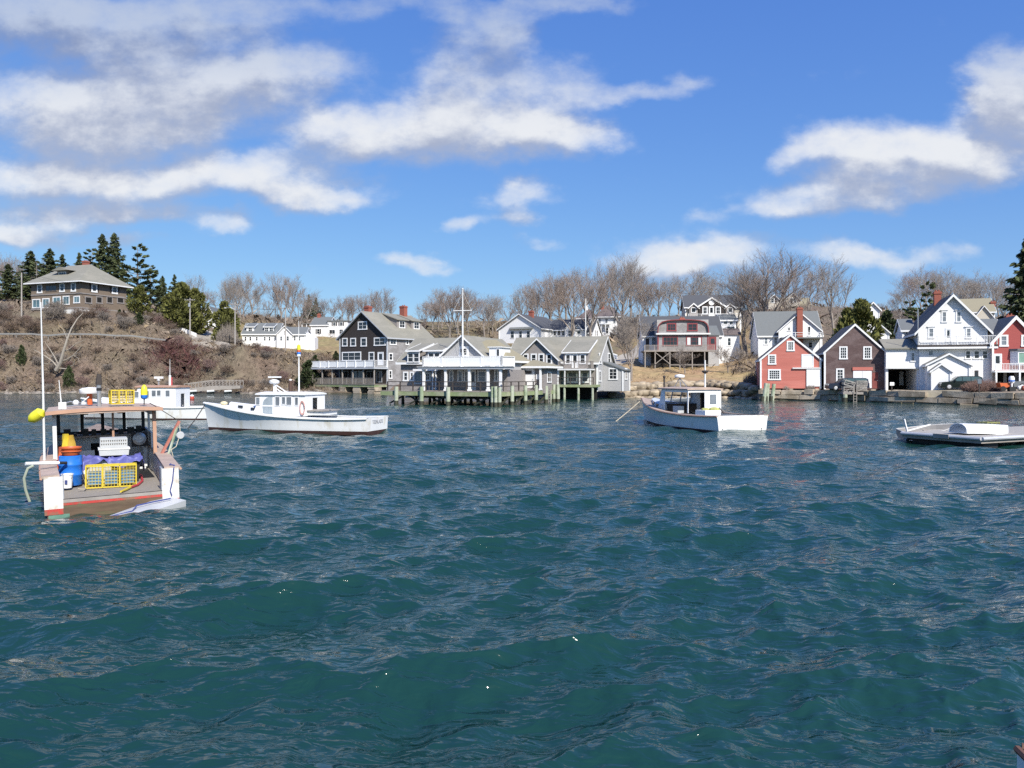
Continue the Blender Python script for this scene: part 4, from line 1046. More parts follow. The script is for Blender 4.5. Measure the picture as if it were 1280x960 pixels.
def hillside_houses():
    h = House('village_house', 'white house with a tall front gable and charcoal roof behind the clubhouse', 'house', 624, 675.7, 424, 208, -30, 14)
    ze, zr = h.f(675, 421)[1], h.f(650, 393)[1]
    h.gable(max(ze, 2.6), zr, 'y', WHITESIDE, ROOFDARK, over=.5, z0=-3)
    for l, r in ((638, 643), (648.5, 653), (658, 663)): h.win('f', l, 413.5, r, 423, 1, 2, fw=.14)
    a, b = h.f(636, 411, -.5)[0], h.f(665, 411, -.5)[0]; z = h.f(650, 411.5)[1]
    MB().prism([(-.7, z), (0, z), (0, z + .55)], 'x', a, b).build('pent_roof', ROOFSLATE, h.root)
    W = h.W
    h.gable(max(ze, 2.6) - .2, zr - 1.2, 'x', WHITESIDE, ROOFDARK, x0=W - 1, x1=W + 9.5, y0=6, y1=13, z0=-3)
    h.gable(max(ze, 2.6) - .2, zr - 2.2, 'y', WHITESIDE, ROOFDARK, x0=W + 4.6, x1=W + 7.2, y0=4.9, y1=9, z0=-3, over=.25)
    for x in (W + 1, W + 2.2, W + 3.4): h.win_m('f', 6, x - .35, x + .35, .9, 2.1, 1, 2)
    h.win_m('f', 4.9, W + 5.4, W + 6.4, .6, 2.0, 2, 2)
    h.chimney(W * .5 + .7, 5, zr - .6, zr + 1.2, 1.2, .9)
    h = House('village_house', 'small white house with a charcoal roof and steep end gable beside the flagpole', 'house', 712, 740, 423.5, 205, -24, 7)
    ze, zr = h.f(725, 415)[1], h.f(725, 399.5, 3)[1]
    h.gable(ze, zr, 'x', WHITESIDE, ROOFDARK, over=.4, z0=-3)
    h.gable(ze - .2, h.f(723, 405, -.8)[1], 'y', WHITESIDE, ROOFDARK, x0=h.f(714, 415, -.8)[0], x1=h.f(731, 415, -.8)[0], y0=-.8, y1=3.5, z0=-3)
    h.win('f', 721, 410, 726, 418, at=-.8, nx=1); h.win_m('r', h.W, 2.6, 3.3, .8, 2.2, 1, 2); h.win_m('r', h.W, 4.0, 4.7, .8, 2.2, 1, 2)
    h = House('hip_house', 'big white house with a brown hip roof and columned porch on the hill', 'house', 746, 774, 420, 246, -10, 11)
    ze = h.f(760, 396.5)[1]; zr = h.f(762, 380.5, 5)[1]
    h.hip(ze, zr, WHITESIDE, ROOFBROWN, over=1.0, rl=1.6, z0=-3)
    hx = h.f(722, 410, 2)[0]
    h.hip(ze - .3, ze + 3.2, WHITESIDE, ROOFBROWN, x0=hx, x1=.3, y0=2, y1=9, z0=-3, over=.5)
    for l, r in ((748, 751.5), (756, 760), (766, 770)): h.win('f', l, 398, r, 404.5, 1, 2, fw=.15, pane=PANE2)
    zp = h.f(755, 404.5, -2)[1]
    MB().box(.1, h.W * .62, -2, -.01, zp - .25, zp).build('porch_roof', WHITE2, h.root)
    h.block(.1, h.W * .62, -2, -.01, -1.5, .1, WHITE2, 'porch_floor')
    for x in np.linspace(.3, h.W * .62 - .2, 4): h.post(x, -1.85, .1, zp - .25, .25, name='porch_column')
    for x in (1.2, 3.0): h.win_m('f', 0, x - .5, x + .5, .8, 2.4, 1, 2, pane=PANE)
    h.win('f', 766, 408, 770, 416, 1, 2, fw=.15, pane=PANE2)
    h.chimney(1.6, 3, zr - 3, zr + .5, .9, .9); h.chimney(-3.5, 5, ze + 2, ze + 6, .9, .9, mat=WHITE2)
    h = House('gable_house', 'dark gabled house with cream ends and white trim high above the gambrel cottage', 'house', 857, 926, 406, 214, -6, 9)
    ze = h.f(880, 383)[1]; zr = h.f(880, 369.5, 4)[1]
    h.gable(ze, zr, 'x', pmat('cream_clapboard', (.55, .50, .42), .7, .08, 1.2, (.5, .5, 6)), ROOFDARK, z0=-3, over=.5)
    x0, x1 = h.f(874, 383, -1)[0], h.f(905, 383, -1)[0]
    h.gable(h.f(890, 382, -1)[1], h.f(889, 372.2, -1)[1], 'y', SHDARK, ROOFDARK, x0=x0, x1=x1, y0=-1, y1=5, z0=-3, over=.5, rake=.45, corner=False)
    for l, r, b in ((878, 884.5, 393), (894.3, 901, 393)): h.win('f', l, 383, r, b, 2, 2, at=-1, fw=.25)
    h.door('f', 886.6, 383.6, 892, 396, at=-1, panes=.6)
    zc = h.f(889, 378.2, -1)[1]
    MB().lathe([(.0, 0), (.75, 0), (.75, .08), (0, .08)], ((x0 + x1) / 2, -1.0, zc), 14, (0, -1, 0)).build('gable_ornament', WHITE, h.root)
    for px in (867, 912.7):
        c = h.f(px, 383, -.8)[0]; za, zb2 = h.f(px, 384, -.8)[1], h.f(px, 379.5, -.8)[1]
        h.gable(za, zb2, 'y', SHMID, ROOFDARK, x0=c - 1.1, x1=c + 1.1, y0=-.8, y1=3, z0=za - 2.5, over=.4, corner=False, name='dormer', rname='dormer_roof', rake=.35)
        h.win_m('f', -.8, c - .5, c + .5, za - 1.3, za - .2, 1, 1, fw=.15)
    zb3 = h.f(890, 396, -2.6)[1]
    h.block(.4, h.W - .4, -2.6, -1.02, zb3 - .3, zb3 - .05, WHITE2, 'balcony_floor')
    h.rail([(.5, -2.5, zb3), (h.W - .5, -2.5, zb3)], .8, name='balcony_railing', bal=.3, step=3)
    for x in np.linspace(.6, h.W - .6, 5): h.post(x, -2.4, -3, zb3 - .3, .2, name='porch_post')
hillside_houses()

def gambrel_house():
    h = House('gambrel_cottage', 'grey shingled gambrel cottage with maroon window trim on a high stilted deck', 'cottage', 822.5, 885, 438, 150, -4, 8)
    W = h.W
    z1 = h.f(850, 417.5)[1]; zt = h.f(850, 400.3)[1]
    MB().box(0, W, 0, 8, -3.4, z1).build('wall', SHGREY, h.root)
    a = (zt - z1); ov = .25
    prof = [(0, 0), (.008, .45), (.035, .70), (.09, .86), (.19, .945), (.34, .985), (.5, 1.0), (.66, .985), (.81, .945), (.91, .86), (.965, .70), (.992, .45), (1, 0)]
    P = [(p * W, z1 + .003 + q * a) for p, q in prof]
    MB().prism(P, 'y', .02, .5).build('gable_wall', SHGREY, h.root)
    MB().box(-.15, W + .15, .35, 7.9, z1 + .002, zt + .12).build('false_front', pmat('pale_grey_boards', (.40, .385, .365), .85, .12, 2, (1, 1, 3)), h.root)
    def shell(o, th, y0, y1):
        m = MB(); c = W / 2
        O = [(c + (x - c) * (1 + (o + th) / (W / 2)), z1 + (z - z1) * (1 + (o + th) / a)) for x, z in P]; I = [(c + (x - c) * (1 + o / (W / 2)), z1 + (z - z1) * (1 + o / a)) for x, z in P]
        for i in range(len(P) - 1): m.prism([I[i], I[i + 1], O[i + 1], O[i]], 'y', y0, y1)
        return m
    shell(.02, .10, -.35, .34).build('arched_hood', ROOFSLATE, h.root)
    shell(-.0, .15, -.46, -.352).build('trim', REDTRIM, h.root)
    m = MB(); m.box(-.4, W + .4, -.5, -.003, z1 - .12, z1 + .16); m.build('belt_course', WHITE2, h.root)
    m = MB()
    for x in (.02, W - .02): m.box(x - .12, x + .12, -.06, .1, 0, z1 - .13)
    m.build('corner_board', REDTRIM, h.root)
    for l, t, r, b, n, v in ((833.5, 404, 845.5, 414, 3, 2), (859, 404, 872, 414, 2, 2), (828, 420.5, 847.5, 432.5, 4, 2), (857.5, 420.5, 877.5, 432.5, 3, 2)):
        h.win('f', l, t, r, b, n, v, frame=REDTRIM, fw=.2, pane=PANE2 if v == 9 else PANE)
    for l, r in ((859, 863), (873, 876)):
        (q0, za), (q1, zb) = h.f(l, 422), h.f(r, 431); MB().box(q0, q1, -.05, -.016, zb, za).build('curtain', WHITE2, h.root)
    h.chimney(W * .55, 4.5, zt - .4, zt + .75, .9, .9)
    # wide wing behind
    xl, xr = h.f(804, 420, 4.5)[0], h.f(902, 420, 4.5)[0]
    ze, zr = h.f(812, 419, 4.5)[1], h.f(815, 396.5, 9)[1]
    h.gable(ze, zr, 'x', WHITESIDE, ROOFDARK, x0=xl, x1=xr, y0=4.5, y1=13.5, z0=-3.4)
    h.win('f', 813.5, 420.5, 821.5, 433, 2, 2, at=4.5, fw=.2, pane=PANE2); h.door('f', 807, 423, 811.5, 438, at=4.5, mat=WOODDARK)
    # entry on the right with a maroon door
    x0, x1 = W + .02, h.f(899, 430, 1.2)[0]
    wedge_roofed(h, x0, x1, 1.2, 5, -3.4, h.f(890, 419, 1.2)[1], h.f(890, 408, 5)[1], SHLIGHT, ROOFSLATE, 'entry')
    h.door('f', 887, 422, 894.5, 437.5, at=1.2, mat=REDTRIM, frame=REDTRIM, panes=.5)
    # deck on posts
    d0, d1, yf = h.f(805, 438, -2.4)[0], h.f(894, 438, -2.4)[0], -2.4
    MB().box(d0, d1, yf, -.01, -.3, -.05).build('deck', WOODGREY, h.root)
    MB().box(d0, -.02, .01, 4.4, -.3, -.05).build('deck_return', WOODGREY, h.root)
    h.rail([(d0 + .1, yf + .1, -.05), (d1 - .1, yf + .1, -.05)], .95, WOODGREY, .1, 1.9, .13, name='deck_railing')
    zg = -3.6
    for px in (806.5, 819, 837.5, 850, 865.5, 881): x = h.f(px, 450, yf)[0]; MB().box(x - .09, x + .09, yf + .05, yf + .23, zg, -.3).build('deck_post', WOODGREY, h.root)
    m = MB(); xa, xb = h.f(819, 440, yf)[0], h.f(837.5, 440, yf)[0]
    m.beam((xa, yf + .02, -.4), (xb, yf + .02, -2.6), .08, .12); m.beam((xb, yf - .06, -.4), (xa, yf - .06, -2.6), .08, .12)
    m.beam((xb, yf + .1, -2.75), (h.f(895, 455, yf)[0], yf + .1, -2.75), .1, .14); m.build('brace', WOODGREY, h.root)
    h.block(d0 + 1.5, W, -.4, -.05, -3.5, -.32, SHADEIN, 'under_deck_shade')  # near-black sheet over the wall paints the shade below the deck
    h2 = House('white_annex', 'white two storey house with a brown lower roof beside the gambrel cottage', 'house', 900, 924.5, 441, 158, -4, 8)
    za = h2.f(910, 419)[1]; W2 = h2.W
    h2.block(0, W2, 0, 7, -2, za, WHITESIDE)
    x0 = h2.f(902, 410, 1.8)[0]; x1 = h2.f(920, 410, 1.8)[0]
    zb, zc = h2.f(910, 400, 1.8)[1], h2.f(910, 394, 5)[1]
    h2.gable(zb, zc, 'x', WHITESIDE, ROOFSLATE, x0=x0, x1=x1, y0=1.8, y1=8, z0=za, corner=False)
    MB().prism([(-.3, za + .02), (1.78, za + 1.3), (1.78, za + 1.45), (-.3, za + .17)], 'x', -.3, W2 + .3).build('lower_roof', ROOFBROWN, h2.root)
    h2.win('f', 904, 399, 910, 406, 1, 2, at=1.8, fw=.15); h2.win('f', 911, 399, 917, 406, 1, 2, at=1.8, fw=.15); h2.win('f', 908.5, 421.5, 914.5, 433, 1, 2, fw=.2)
    h2.win('f', 908, 407.5, 919, 413.5, 2, 1, at=1.8, fw=.12)
gambrel_house()

def white_house_mid():
    h = House('chimney_house', 'white house with a slate roof and tall brick chimney up its cross gable', 'house', 948.5, 1026.5, 437, 150, -8, 9)
    ze, zr = h.f(960, 418.5)[1], h.f(960, 390.5, 4.5)[1]
    W = h.W
    h.gable(ze, zr, 'x', WHITESIDE, ROOFSLATE, z0=-2.5)
    yg = -1.2
    x0, x1 = h.f(974, 416, yg)[0], h.f(1025, 416, yg)[0]
    h.gable(h.f(1024, 412.5, yg)[1], h.f(999, 391, yg)[1], 'y', WHITESIDE, ROOFSLATE, x0=x0, x1=x1, y0=yg, y1=6, z0=-2.5, over=.4)
    for l, t, r, b in ((954.5, 421, 960.5, 431), (966.5, 421, 972.5, 431)): h.win('f', l, t, r, b, 1, 2, fw=.2, pane=PANE2)
    for l, t, r, b in ((984, 408.5, 988.5, 414), (1009, 407.5, 1013.7, 420), (1010, 427, 1016, 435.5)): h.win('f', l, t, r, b, 1, 2, at=yg, fw=.15)
    xc = h.f(998.8, 400, yg)[0]
    h.chimney(xc, yg - .45, -2.5, h.f(998.8, 385, yg)[1], 1.0, .85)
    zb = h.f(1000, 421.5, yg - 2)[1]
    xb = h.f(977, 421, yg - 2)[0]
    h.block(xb, x1 + .1, yg - 2, yg - .02, zb - .22, zb, ROOFSLATE, 'balcony_floor')
    h.rail([(xb + .1, yg - 1.9, zb), (x1, yg - 1.9, zb), (x1, yg - .1, zb)], .85, WHITE, .1, 2.2, .3, name='balcony_railing', bars=1)
    for x in (xb + .3, xc - .8, x1 - .1): h.post(x, yg - 1.8, -2.5, zb - .22, .16)
    h = House('hill_house', 'cream house with two tan roofed gables on the ridge among bare trees', 'house', 960, 1014, 394, 262, -8, 9)
    zr = h.f(980, 373, 4)[1]
    h.gable(h.f(985, 385)[1], zr, 'x', pmat('cream_clapboard', (.55, .50, .42)), ROOFTAN, z0=-3, x0=h.f(976, 380)[0])
    for a, b, pk in ((960.5, 974.5, 368.5), (982, 1000, 366.5)):
        x0, x1 = h.f(a, 376, -.6)[0], h.f(b, 376, -.6)[0]
        h.gable(h.f(980, 374.5, -.6)[1], h.f(980, pk, -.6)[1], 'y', pmat('cream_clapboard', (.55, .50, .42)), ROOFTAN, x0=x0, x1=x1, y0=-.6, y1=5, z0=-3, over=.45, rake=.4, corner=False)
        c = (x0 + x1) / 2; zz = h.f(980, 378, -.6)[1]
        h.win_m('f', -.6, c - .9, c - .1, zz, zz + 1.3, 1, 2, fw=.14); h.win_m('f', -.6, c + .2, c + 1.0, zz, zz + 1.3, 1, 2, fw=.14)
    h = House('gabled_house', 'white steep gable showing above the olive cedar on the right hill', 'house', 1083.5, 1099, 401, 205, -14, 9)
    h.gable(h.f(1085, 386)[1], h.f(1091, 378)[1], 'y', WHITESIDE, ROOFSLATE, over=.5, z0=-3, rake=.4); h.win('f', 1088, 388, 1092, 395, 1, 2)
    h = House('gabled_house', 'plain white gable standing between the cedar and the link building roof', 'house', 1073, 1111, 432, 150, -14, 9)
    h.gable(h.f(1111, 415.5)[1], h.f(1092, 399)[1], 'y', WHITESIDE, ROOFSLATE, over=.35, z0=-3); h.win('f', 1098, 416, 1102, 424, 1, 2)
    h = House('rear_house', 'tan roofed cream house partly hidden behind the big white house', 'house', 1199, 1243, 420, 165, -20, 10)
    h.gable(h.f(1210, 390)[1], h.f(1210, 374.5, 5)[1], 'x', pmat('cream_clapboard', (.55, .50, .42)), ROOFTAN, z0=-3)
    h.gable(h.f(1230, 396, -1)[1], h.f(1230, 383, -1)[1], 'y', pmat('cream_clapboard', (.55, .50, .42)), ROOFSLATE, x0=h.f(1219, 400, -1)[0], x1=h.f(1241, 400, -1)[0], y0=-1, y1=5, z0=-3)
    h.chimney(h.f(1241, 385, 3)[0], 3, 6, h.f(1241, 377, 3)[1], .9, .9)
white_house_mid()

def barns():
    h = House('red_barn', 'faded red boathouse with white sliding doors at the left end of the stone wharf', 'barn', 951, 1025.5, 486.3, 110.5, -14, 11)
    ze = h.f(988, 449)[1]; zr = h.f(988, 419)[1]; W = h.W
    h.gable(ze, zr, 'y', REDPAINT, ROOFDARK, over=.18, z0=.1, rake=.3)
    h.block(.3, W - .3, .2, 10.5, -1.0, .095, SHADEIN, 'under_floor_shade')  # near-black fill stands for shade between the foundation stones
    m = MB()
    for x in (.3, W * .5, W - .3): m.box(x - .35, x + .35, -.05, .6, -1.0, .09)
    m.build('foundation_stone', GRANITE, h.root)
    h.win('f', 983.4, 426, 993.2, 439, 3, 4, fw=.2); h.win('f', 960, 443, 970.2, 455.8, 3, 4, fw=.2); h.win('f', 960, 461.5, 976, 475.2, 5, 4, fw=.2)
    h.door('f', 1003, 444, 1016, 459, frame=WHITE, name='loft_door', handle=False)
    (a, z1), (b, z0) = h.f(1008, 461.5), h.f(1024.8, 483)
    MB().box(a, b, -.14, -.05, z0, z1).build('sliding_door', WHITE, h.root)
    (a, z1), (b, z0) = h.f(990.5, 459.4), h.f(1025.3, 461)
    MB().box(a, b, -.22, -.003, z0, z1).build('door_track', WHITE2, h.root)
    h = House('brown_barn', 'dark brown shingled barn with a white double door and red lintel', 'barn', 1031, 1107, 487, 108, -14, 11)
    ze = h.f(1069, 440)[1]; zr = h.f(1069, 406)[1]; W = h.W
    h.gable(ze, zr, 'y', SHPURP, ROOFDARK, over=.18, z0=.05, rake=.3)
    m = MB()
    for x in (.3, W * .6, W * .8, W - .3): m.box(x - .3, x + .3, -.05, .6, -1.0, .045)
    m.build('foundation_stone', GRANITE, h.root)
    h.block(.3, W - .3, .2, 10.5, -1.0, .04, SHADEIN, 'under_floor_shade')  # painted shade under the brown barn floor, a near-black box
    h.win('f', 1049, 433, 1059.4, 449.2, 3, 4, fw=.18); h.win('f', 1079, 433, 1089.6, 449.2, 3, 4, fw=.18); h.win('f', 1045, 460.5, 1055.2, 478, 2, 4, fw=.2)
    (a, z1), (b, z0) = h.f(1066.4, 463.3), h.f(1078, 485); dd = MB().box(a, b - .015, -.07, .0, z0, z1).build('barn_door', WHITE, h.root)
    c = h.f(1089.4, 463)[0]; dd = MB().box(b + .015, c, -.07, .0, z0, z1).build('barn_door', WHITE, h.root)
    (a, z1), (b, z0) = h.f(1065.5, 459), h.f(1091, 463); MB().box(a, b, -.14, -.003, z0, z1).build('lintel', REDPAINT, h.root)
    h.door('f', 1090.2, 465.5, 1097.6, 485.5, mat=pmat('old_red_door', (.22, .06, .05), .8, .2, 2), frame=SHPURP)
    h = House('link_building', 'low white building with a dark open carport joining barn and white house', 'garage', 1107.5, 1149, 484, 105.0, -16, 9)
    ze, zr = h.f(1125, 436)[1], h.f(1125, 425, 4)[1]
    W = h.W; zo = h.f(1125, 460.5)[1]
    m = MB(); m.box(0, W, 0, .25, zo, ze); m.box(0, .3, .25, 8.8, -.5, ze); m.box(0, W, 8.55, 8.8, -.5, ze - .003); m.box(W - .25, W, .25, 8.5, -.5, ze); m.box(.3, W - .25, .25, 8.5, zo + .1, zo + .3)
    m.build('wall', WHITESIDE, h.root)
    sl = (zr - ze) / 4.4
    MB().prism([(-.3, ze - .3 * sl + .02), (4.4, zr), (9.1, ze - .3 * sl + .02), (9.1, ze - .3 * sl + .18), (4.4, zr + .17), (-.3, ze - .3 * sl + .18)], 'x', -.2, W + .2).build('roof', ROOFGREY, h.root)
    h.block(.35, W - .3, 7.5, 8.5, -.4, zo, SHADEIN, 'carport_shade')  # near-black block, the carport's inner shade given as colour
    MB().box(W * .72, W * .86, 7.3, 7.48, .2, 2.1).build('rear_door', WHITE2, h.root)
    h.win('f', 1138, 440, 1144.2, 452.2, 2, 2, fw=.14)
    tr = MB().box(-.05, W, -.08, -.003, zo - .05, zo + .18).build('beam', WHITE2, h.root)
barns()

def white_house():
    h = House('white_house', 'large white gabled house with a second floor balcony facing the water', 'house', 1149, 1240, 486, 103.5, -18, 14)
    W = h.W; z = lambda py, y=0: h.f(1190, py, y)[1]
    ze, zr = z(411), z(369.5)
    xl, xr = h.f(1149, 411)[0], h.f(1233, 411)[0]
    zb = z(431)
    h.gable(ze, zr, 'y', WHITESIDE, ROOFDARK, x0=xl, x1=xr, over=.6, z0=zb, y1=13, rake=.34)
    h.block(.02, W, -.02, 13.1, -1.2, zb - .02, WHITESIDE, 'lower_wall')
    for l, t, r, b in ((1176.6, 389, 1184, 403.2), (1194.6, 389, 1202, 403.2), (1160, 409.5, 1168, 423), (1206.8, 409.5, 1214.6, 423)): h.win('f', l, t, r, b, 1, 2, fw=.16, cap=True, pane=PANE2)
    h.door('f', 1183, 411.5, 1187.8, 428.5, panes=.62, handle=True)
    x0, x1, yf = -.3, W + .5, -.75
    MB().box(x0, x1, yf, -.03, zb - .28, zb - .02).build('balcony_floor', WOODDARK, h.root)
    MB().box(x0 - .02, x1, yf - .06, -.02, zb - .52, zb - .283).build('balcony_beam', WHITE, h.root)
    zr_ = z(420.3) - zb
    h.rail([(x0 + .1, -.1, zb - .02), (x0 + .1, yf + .1, zb - .02), (x1 - .1, yf + .1, zb - .02), (x1 - .1, -.1, zb - .02)], zr_, WHITE, .13, 2.3, .17, name='balcony_railing')
    for l, r in ((1206, 1214), (1216.6, 1225), (1227, 1235.4)): h.win('f', l, 437.8, r, 449, 1, 2, at=-.02, fw=.14)
    h.win('f', 1160, 438, 1167, 445, 1, 1, at=-.02, fw=.1, pane=PANE2)
    # entrance vestibules
    yv = -2.6
    a, b = h.f(1160, 455, yv)[0], h.f(1212, 455, yv)[0]
    h.gable(h.f(1212, 455.5, yv)[1], h.f(1187, 443, yv)[1], 'y', WHITESIDE, ROOFGREY, x0=a, x1=b, y0=yv, y1=-.04, z0=-1, over=.3, name='vestibule', rname='vestibule_roof')
    yv2 = -4.0
    a, b = h.f(1165, 462, yv2)[0], h.f(1188.2, 462, yv2)[0]
    h.gable(h.f(1188, 463.5, yv2)[1], h.f(1176.6, 455.6, yv2)[1], 'y', WHITESIDE, ROOFGREY, x0=a, x1=b, y0=yv2, y1=yv - .03, z0=-1, over=.25, name='vestibule', rname='vestibule_roof')
    h.door('f', 1217.8, 463, 1223, 482, at=-.02, mat=WOODDARK, panes=.5)
    # rear wing on the left
    wy0, wy1 = 8.5, 14.5
    wx = h.f(1128.5, 415, wy0)[0]
    h.gable(h.f(1135, 412.5, wy0)[1], h.f(1140, 400, wy0 + 3)[1], 'x', WHITESIDE, ROOFSLATE, x0=wx, x1=xl + .5, y0=wy0, y1=wy1, z0=-1, over=.3, name='wing', rname='wing_roof')
    h.win('f', 1131.5, 414.5, 1135.5, 425, 1, 2, at=wy0, fw=.12)
    h.chimney(h.f(1171.5, 380, 8)[0], 8, ze + 2, h.f(1171.5, 364.5, 8)[1], .85, .85)
    m = MB(); m.tube([(xl - .2, -.3, ze - 2.5), (xl - .2, -.3, ze + 2.6)], .07, 6); m.build('stovepipe', STEEL, h.root)
white_house()

def red_house():
    h = House('red_house', 'deep red clapboard house with white trim and balcony above garage bays', 'house', 1241, 1298, 485.5, 100.3, -16, 11)
    W = h.W; z = lambda py, y=0: h.f(1268, py, y)[1]
    ze, zr = z(425.5), z(396); zb = z(463)
    h.gable(ze, zr, 'y', REDDEEP, ROOFSLATE, over=.35, z0=zb - .02, rake=.5)
    m = MB(); m.box(0, W, 4, 10.8, -.6, zb - .03); m.build('lower_wall', SHMID, h.root)
    for x in (.15, W * .28, W * .52, W * .76, W - .15): h.post(x, .15, -.6, zb - .03, .3, SHMID, 'garage_pier')
    h.block(.3, W - .3, 3.6, 3.98, -.5, zb - .1, SHADEIN, 'garage_shade')  # near-black screen before the wall, shade of the bays as colour
    for l, r in ((1249.3, 1260.3), (1276.4, 1287)): h.win('f', l, 418.5, r, 433.3, 1, 2, fw=.22, pane=PANE2)
    h.door('f', 1243, 443.5, 1251, 462, panes=.6)
    a, b = h.f(1265, 445, -.7)[0], h.f(1290, 445, -.7)[0]
    q0, q1 = z(454.5, -.7), z(440, -.7)
    bay = MB().prism([(a, .0), (a + .6, -.7), (b - .6, -.7), (b, .0)], 'z', q0 - .2, q1 + .15).build('bay', WHITE, h.root)
    MB().prism([(a - .15, .0), (a + .55, -.9), (b - .55, -.9), (b + .15, .0)], 'z', q1 + .153, q1 + .4).build('bay_roof', ROOFSLATE, bay)
    h.win_m('f', -.7, a + .75, b - .75, q0 + .1, q1 - .1, 1, 1, pane=PANEGREEN, fw=.12)
    yf = -1.7
    MB().box(-.2, W + .3, yf, -.02, zb - .25, zb).build('balcony_floor', WHITE, h.root)
    h.rail([(-.1, yf + .08, zb), (W, yf + .08, zb)], z(454.6, yf) - zb, WHITE, .14, 2.2, .16, name='balcony_railing')
    for x in (-.05, W * .5, W): h.post(x, yf + .1, -.6, zb - .25, .18)
    xl = h.f(1232, 420, 4)[0]
    h.gable(h.f(1235, 414, 4)[1], h.f(1245, 400, 7)[1], 'x', REDDEEP, ROOFSLATE, x0=xl, x1=2, y0=4, y1=10, z0=-.6, name='wing', rname='wing_roof')
    h.chimney(h.f(1262, 400, 6)[0], 6, zr - 3, zr + .6, .9, .8)
red_house()

# ------------------------------------------------------------------ granite quay
def quay():
    rng = random.Random(8)
    m = MB(); m2 = MB()
    pts = [(px, float(shore_d(np.array(U(px))))) for px in np.linspace(949, 1520, 60)]
    P = [Vector((U(px) * d, d, 0)) for px, d in pts]
    L_ = [0]
    for a, b in zip(P, P[1:]): L_.append(L_[-1] + (b - a).length)
    def at(t):
        for i in range(len(P) - 1):
            if L_[i + 1] >= t: return P[i].lerp(P[i + 1], (t - L_[i]) / (L_[i + 1] - L_[i])), (P[i + 1] - P[i]).normalized()
        return P[-1], (P[-1] - P[-2]).normalized()
    for z0, hgt, lmin, lmax, mb in ((-1.2, .75, .9, 2.0, m2), (-.44, .6, .8, 1.9, m2), (.18, .62, 1.2, 3.2, m), (.82, .68, 1.4, 3.6, m)):
        t = 0
        while t < L_[-1] - .5:
            l = rng.uniform(lmin, lmax); gap = rng.choice((.03, .05, .1, .22))
            p, d = at(min(t + l / 2, L_[-1])); n = Vector((-d.y, d.x, 0))
            dep = rng.uniform(.7, 1.0); out = rng.uniform(-.22, .22); hh = hgt * rng.uniform(.82, 1.02)
            if rng.random() < .06: t += l * .5; continue
            c = p + n * (dep * .5 + out) + Vector((0, 0, z0 + hh / 2))
            tilt = rng.uniform(-.05, .05)
            ax = (d * math.cos(tilt) + Vector((0, 0, math.sin(tilt)))) * (l / 2 - gap / 2)
            ay = (n + d * rng.uniform(-.06, .06)) * dep / 2; az = Vector((0, 0, hh / 2 - .012))
            b = len(mb.v); mb.obox(c, ax, ay, az)
            for i in range(b, b + 8): v = mb.v[i]; mb.v[i] = (v[0] + rng.uniform(-.06, .06), v[1] + rng.uniform(-.06, .06), v[2] + rng.uniform(-.05, .05))
            t += l
    root = thing('stone_quay', 'rough granite block quay wall along the wharf at right', 'quay', (0, 0, 0))
    m.build('granite_block', GRANITE, root)
    m2.build('tidal_course', pmat('tidal_granite', (.17, .14, .095), .8, .3, 1.6, col2=(.085, .075, .045), mix2=.5, scale2=.6, bump=.5, island=.2), root)
    f = MB()
    for a, b in zip(P, P[1:]):
        d = (b - a).normalized(); n = Vector((-d.y, d.x, 0)); f.obox((a + b) / 2 + n * 1.25 + Vector((0, 0, -.5)), (b - a) / 2, n * .3, Vector((0, 0, 1.75)))
    f.build('gap_shade', SHADEIN, root)  # near-black fill, shade between the blocks put into its colour
quay()
# ------------------------------------------------------------------ trees
BARK = pmat('grey_bark', (.27, .235, .205), .9, .2, 3, (1, 1, .4), bump=.4)
BARKLIGHT = pmat('bleached_bark', (.36, .32, .265), .9, .15, 3)
TWIG = pmat('bare_twigs', (.275, .22, .185), .9, .12, .8, island=.35)
TWIGGREY = pmat('grey_twigs', (.29, .25, .215), .9, .12, .8, island=.35)
TWIGRED = pmat('reddish_twigs', (.25, .165, .145), .9, .12, .8, island=.35)
SPRUCE = pmat('spruce_needles', (.055, .070, .024), .8, .25, .8, island=.5)
PINE = pmat('pine_needles', (.068, .085, .028), .8, .25, .7, island=.5)
OLIVE = pmat('olive_cedar_foliage', (.115, .118, .026), .8, .22, .5, island=.5)
DEEPGREEN = pmat('deep_cedar_foliage', (.045, .062, .020), .8, .25, .5, island=.5)

def segs_mesh(name, S, mat, parent, sides=3):
    """tapered prisms for segments (p0, p1, r0, r1)"""
    S = np.array([(*a, *b, r0, r1) for a, b, r0, r1 in S], float)
    p0, p1, r0, r1 = S[:, :3], S[:, 3:6], S[:, 6], S[:, 7]
    d = p1 - p0; d /= np.maximum(np.linalg.norm(d, axis=1), 1e-6)[:, None]
    up = np.where(np.abs(d[:, 2:3]) < .9, np.array([[0, 0, 1.]]), np.array([[1., 0, 0]]))
    x = np.cross(d, up); x /= np.linalg.norm(x, axis=1)[:, None]; y = np.cross(d, x)
    n = len(S); V = np.empty((n, 2 * sides, 3))
    for j in range(sides):
        t = 2 * math.pi * j / sides; o = x * math.cos(t) + y * math.sin(t)
        V[:, j] = p0 + o * r0[:, None]; V[:, sides + j] = p1 + o * r1[:, None]
    b = np.arange(n)[:, None] * 2 * sides
    T = np.concatenate([b + np.array([[j, (j + 1) % sides, sides + (j + 1) % sides, sides + j]]) for j in range(sides)])
    return mesh_np(name, V.reshape(-1, 3), T, mat, parent, smooth=False)

